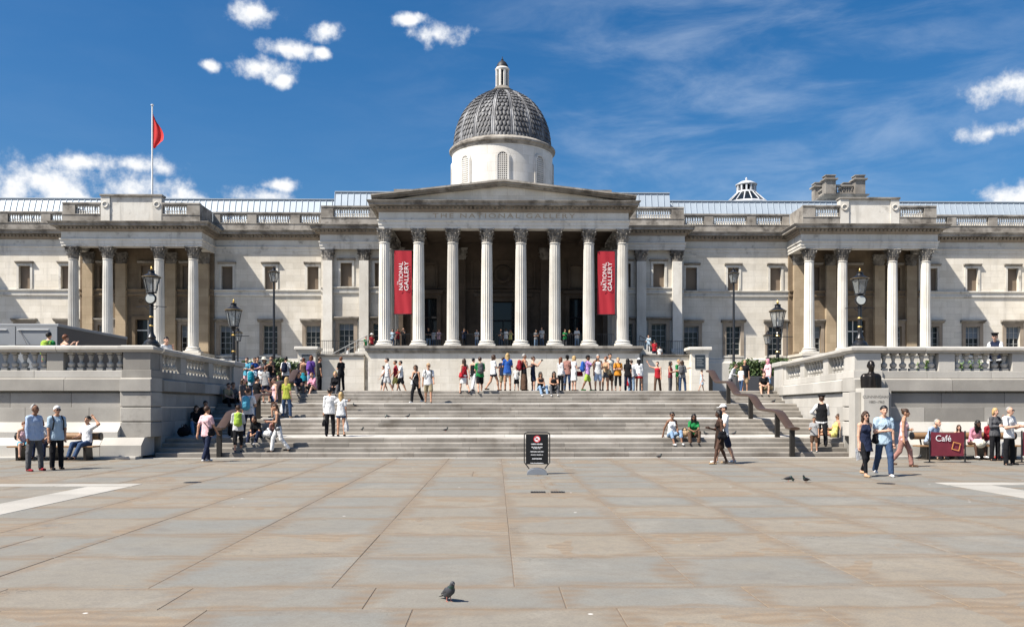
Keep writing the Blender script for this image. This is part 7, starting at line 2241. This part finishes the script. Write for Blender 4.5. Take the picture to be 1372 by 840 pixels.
# ---- on the terraces behind the balustrades
P(65, 31.6, TZ, 'person in green t-shirt leaning on the far left balustrade', 1.82, 178, 'stand', ('hang', 'hang'), 'tee', 'green', 'trousers', 'dgrey', 'p', 'short', 'k',
  item=[('backpack', 'lime', 'lime green backpack on the person at the far left balustrade')])
P(87, 31.7, TZ, 'woman taking a photograph on the far left terrace', 1.74, 150, 'stand', ('photo', 'photo'), 'tank', 'lpink', 'trousers', 'jeans', 'p', 'short', 'r', sex='f')
P(221, 34.1, TZ, 'man in white shirt leaning on the balustrade beside the left lamp', 1.86, 40, 'stand', ('phone', 'rail'), 'polo', 'white', 'trousers', 'dgrey', 'p', 'short', 'k', lean=10)
P(1334, 31.75, TZ, 'officer in peaked cap leaning on the right balustrade', 1.84, -40, 'stand', ('rail', 'rail'), 'polo', 'white', 'trousers', 'black', 'p', 'short', 'n', hat=('peaked', 'black'), lean=8, vest='navy')
# ---- under the portico
pq = [(526, 1.62, 'lblue', 'p', 'n', 'f', 'person in pale blue at the far left portico rail'), (533, 1.70, 'dred', 't', 'k', 'f', 'dark-haired visitor under the left red banner'),
      (541, 1.80, 'black', 'p', 'n', 'm', 'man in black under the right edge of the left banner'), (574, 1.75, 'black', 't', 'k', 'm', 'man in black at the left doorway of the portico'),
      (581, 1.60, 'lgrey', 'p', 'n', 'f', 'visitor in grey at the left portico doorway'), (588, 1.68, 'lpink', 'p', 'r', 'f', 'visitor in pale pink right of the left doorway'),
      (622, 1.70, 'navy', 't', 'k', 'm', 'visitor in navy left of the fourth portico column'), (639, 1.66, 'white', 'p', 'n', 'm', 'visitor in white raising a camera in the portico'),
      (671, 1.72, 'dgrey', 't', 'k', 'm', 'man in dark grey at the central portico gap'), (678, 1.70, 'white', 'p', 'n', 'f', 'woman in white at the central portico gap'), (684, 1.60, 'yellow', 'p', 'r', 'f', 'woman in pale yellow right of the central gap'),
      (718, 1.66, 'grey', 't', 'k', 'f', 'visitor in grey beside the man photographing'), (726, 1.82, 'lgrey', 'p', 'n', 'm', 'tall man in pale grey photographing in the portico'),
      (757, 1.66, 'green', 'p', 'n', 'f', 'visitor in green by the right portico doorway'), (763, 1.60, 'black', 'p', 'y', 'f', 'fair visitor in black by the right portico doorway'), (773, 1.80, 'white', 't', 'k', 'm', 'man in white t-shirt and jeans by the right doorway')]
for i, (px, h, col, sk, hc, sx, lab) in enumerate(pq):
    P(px, 78.6 + .35 * (i % 3), Z0, lab, h, (0, 25, -30, 10, 160)[i % 5], 'stand', (('rail', 'rail'), ('photo', 'photo'), ('fold', 'fold'), ('hang', 'fwd'))[(i + 3) % 4], 'tee', col, 'trousers', ('jeans', 'dgrey', 'black', 'ljeans')[i % 4], sk, 'short' if sx == 'm' else 'bob', hc, sex=sx)
P(490, 76.4 + 1.4, 6.1, 'person in green on the left portico stairs', 1.72, 60, 'stand', ('fwd', 'hang'), 'tee', 'green', 'trousers', 'black', 'p', 'short', 'n')
P(498, 78.2, 6.4, 'person in dark red with a white hat on the left portico stairs', 1.66, 30, 'stand', ('fwd', 'hang'), 'tee', 'dred', 'trousers', 'black', 'p', 'short', 'n', sex='f', hat=('brim', 'white'))
P(466, 77.9, 5.15, 'person in white halfway up the left portico stairs', 1.72, 95, 'strL', ('hang', 'hang'), 'shirt', 'white', 'trousers', 'white', 't', 'short', 'k')
P(869, 78.0, 6.3, 'person in pale blue at the head of the right portico stairs', 1.66, -20, 'stand', ('hang', 'fwd'), 'tee', 'lblue', 'trousers', 'lgrey', 'p', 'short', 'n')
P(877, 77.8, 5.75, 'person in red on the right portico stairs', 1.74, 170, 'stand', ('fwd', 'hang'), 'tee', 'red', 'trousers', 'navy', 'p', 'short', 'n')
P(884, 77.6, 5.35, 'person in white lower on the right portico stairs', 1.62, 170, 'stand', ('hang', 'hang'), 'tee', 'white', 'trousers', 'lblue', 't', 'short', 'n')

# ---- loose bags on the steps
def sack(px, Y, z, col, label, w=.17, name='rucksack'):
    t = thing(name, label, 'bag', (wx(px, Y), Y, z), R(random.uniform(-40, 40)))
    c = SDF(.05); c.cap((-.10, 0, w * .78), (.08, .02, w * .85), w * .8, w * .72); c.cap((.0, 0, w), (.03, .03, w * 1.8), w * .6, w * .3); c.wob = .007
    c.cut.append(((0, 0, .002), (0, 0, -1)))
    sdf_part(c, .022, 'bag_body', fabric(col), t)
    MB().tube([(-.08, -.03, w * 1.3), (-.03, -.12, w * 2.0), (.05, -.12, w * 2.1), (.09, -.02, w * 1.4)], .013, 5).part('strap', fabric('black' if col != 'black' else 'dgrey'), t)
sack(247, 32.7, L1, 'black', 'black rucksack lying at the foot of the shaded left wall', .22)
sack(917, 32.2, .62, 'tan', 'tan handbag on the landing between the two seated women', .17, 'handbag')
sack(358, 31.95, .62, 'white', 'white bag beside the hunched person on the landing', .17, 'tote_bag')
sack(1106, 33.2, L1, 'black', 'black rucksack on the landing behind the officer', .20)
sack(1031, 42.3, TZ, 'khaki', 'khaki bag beside the man seated at the top right', .16, 'tote_bag')
sack(1262, 31.6, TZ, 'blue', 'blue bag seen through the right balustrade', .17, 'tote_bag')

# ---- pigeons
M_PG = plain('pigeon_grey', (.045, .047, .055), .5, noise=.5, scale=30)
M_PN = plain('pigeon_neck', (.03, .06, .05), .3, metal=.3, noise=.6, scale=40)
M_PD = plain('pigeon_dark', (.022, .022, .026), .5, noise=.4, scale=30)
M_PL = plain('pigeon_leg', (.42, .14, .11), .6)
def pigeon(px, Y, z, yaw, label, upright=0.0, dark=False, peck=False):
    t = thing('pigeon', label, 'pigeon', (wx(px, Y), Y, z), R(yaw), 'pigeons on the ground and the steps')
    body = M_PD if dark else M_PG
    b = SDF(.02)
    q = upright
    b.cap((0, .05, .115 - .03 * q), (0, -.06, .135 + .045 * q), .058, .070, .95)            # breast and belly
    b.cap((0, .05, .115 - .03 * q), (0, .17, .10 - .05 * q), .042, .014, 1.2)               # rump
    hd = (0, -.135, .255 + .03 * q) if not peck else (0, -.19, .09)
    b.cap((0, -.085, .165 + .045 * q), hd, .05, .028)
    b.ball(hd, .031, .9)
    sdf_part(b, .0085, 'body', body, t)
    c = SDF(.01); c.cap((0, -.09, .175 + .045 * q), (hd[0], hd[1] + .012, hd[2] - .035), .051, .0345); sdf_part(c, .009, 'neck', M_PN, t)
    for e in (-1, 1):
        c = SDF(.012); c.cap((e * .056, -.03, .15 + .03 * q), (e * .045, .15, .115 - .04 * q), .040, .012, .42); sdf_part(c, .009, 'wing', body, t)
        MB().tube([(e * .028, .0, .085), (e * .03, -.005, .03), (e * .03, -.008, .006)], [.010, .005, .005], 5).tube([(e * .03, -.005, .006), (e * .03, -.045, .004)], .004, 4).tube([(e * .03, -.005, .006), (e * .045, -.038, .004)], .004, 4).tube([(e * .03, -.005, .006), (e * .03, .025, .004)], .004, 4).part('leg', M_PL, t)
    MB().tube([(hd[0], hd[1] - .026, hd[2] + .002), (hd[0], hd[1] - .052, hd[2] - .010)], [.009, .003], 6).part('beak', M_PD, t)
    MB().lathe([(.001, -.012), (.009, -.012), (.011, -.004), (.004, .004)], (hd[0], hd[1] - .024, hd[2] + .004), 6).part('cere', fabric('white'), t)
    tl = MB().add([(-.028, .14, .112 - .05 * q), (.028, .14, .112 - .05 * q), (.04, .25, .085 - .075 * q), (-.04, .25, .085 - .075 * q), (-.028, .14, .100 - .05 * q), (.028, .14, .100 - .05 * q), (.04, .25, .079 - .075 * q), (-.04, .25, .079 - .075 * q)],
                  [(0, 1, 2, 3), (7, 6, 5, 4), (0, 4, 5, 1), (1, 5, 6, 2), (2, 6, 7, 3), (3, 7, 4, 0)])
    tl.part('tail', M_PD, t)
    t.scale = (.62, .62, .62)
pigeon(601, gy(805), 0, 28, 'pigeon with green neck standing alone on the near paving', .75)
pigeon(1056, gy(645.5), 0, 75, 'left one of two dark pigeons before the walking couple', 0, True, True)
pigeon(1080, gy(647), 0, -60, 'right one of two dark pigeons before the walking couple', 0, True)
pigeon(883, gy(614.5), 0, 60, 'dark pigeon at the foot of the stairs below the seated woman', 0, True)
pigeon(520, 36.2, L2, -70, 'pigeon with white wing pecking on the middle landing', 0, False, True)
pigeon(546, 36.0, L2, 80, 'dark pigeon right of the pecking one on the middle landing', 0, True)
pigeon(476, 38.2, 1.705, -80, 'dark pigeon on the steps behind the embracing couple', 0, True)
pigeon(597, 34.35, .775, 75, 'dark pigeon crouching low on the middle of the steps', 0, True)
pigeon(484, 34.6, .775, 70, 'small dark pigeon on the step right of the embracing couple', 0, True)
pigeon(946, 33.6, L1, -80, 'dark pigeon on the lowest landing right of the green t-shirt', 0, True)
pigeon(983, 33.8, L1, 80, 'dark pigeon on the lowest landing beside the white cap', 0, True)
pigeon(1036, 39.4, L3, 80, 'dark pigeon on the upper landing below the seated man', 0, True)
pigeon(1231, 28.85, 0, 100, 'dark pigeon under the left end of the right bench', 0, True)
pigeon(555, 42.9, TZ, 70, 'dark pigeon at the top edge left of the descending couple', 0, True)
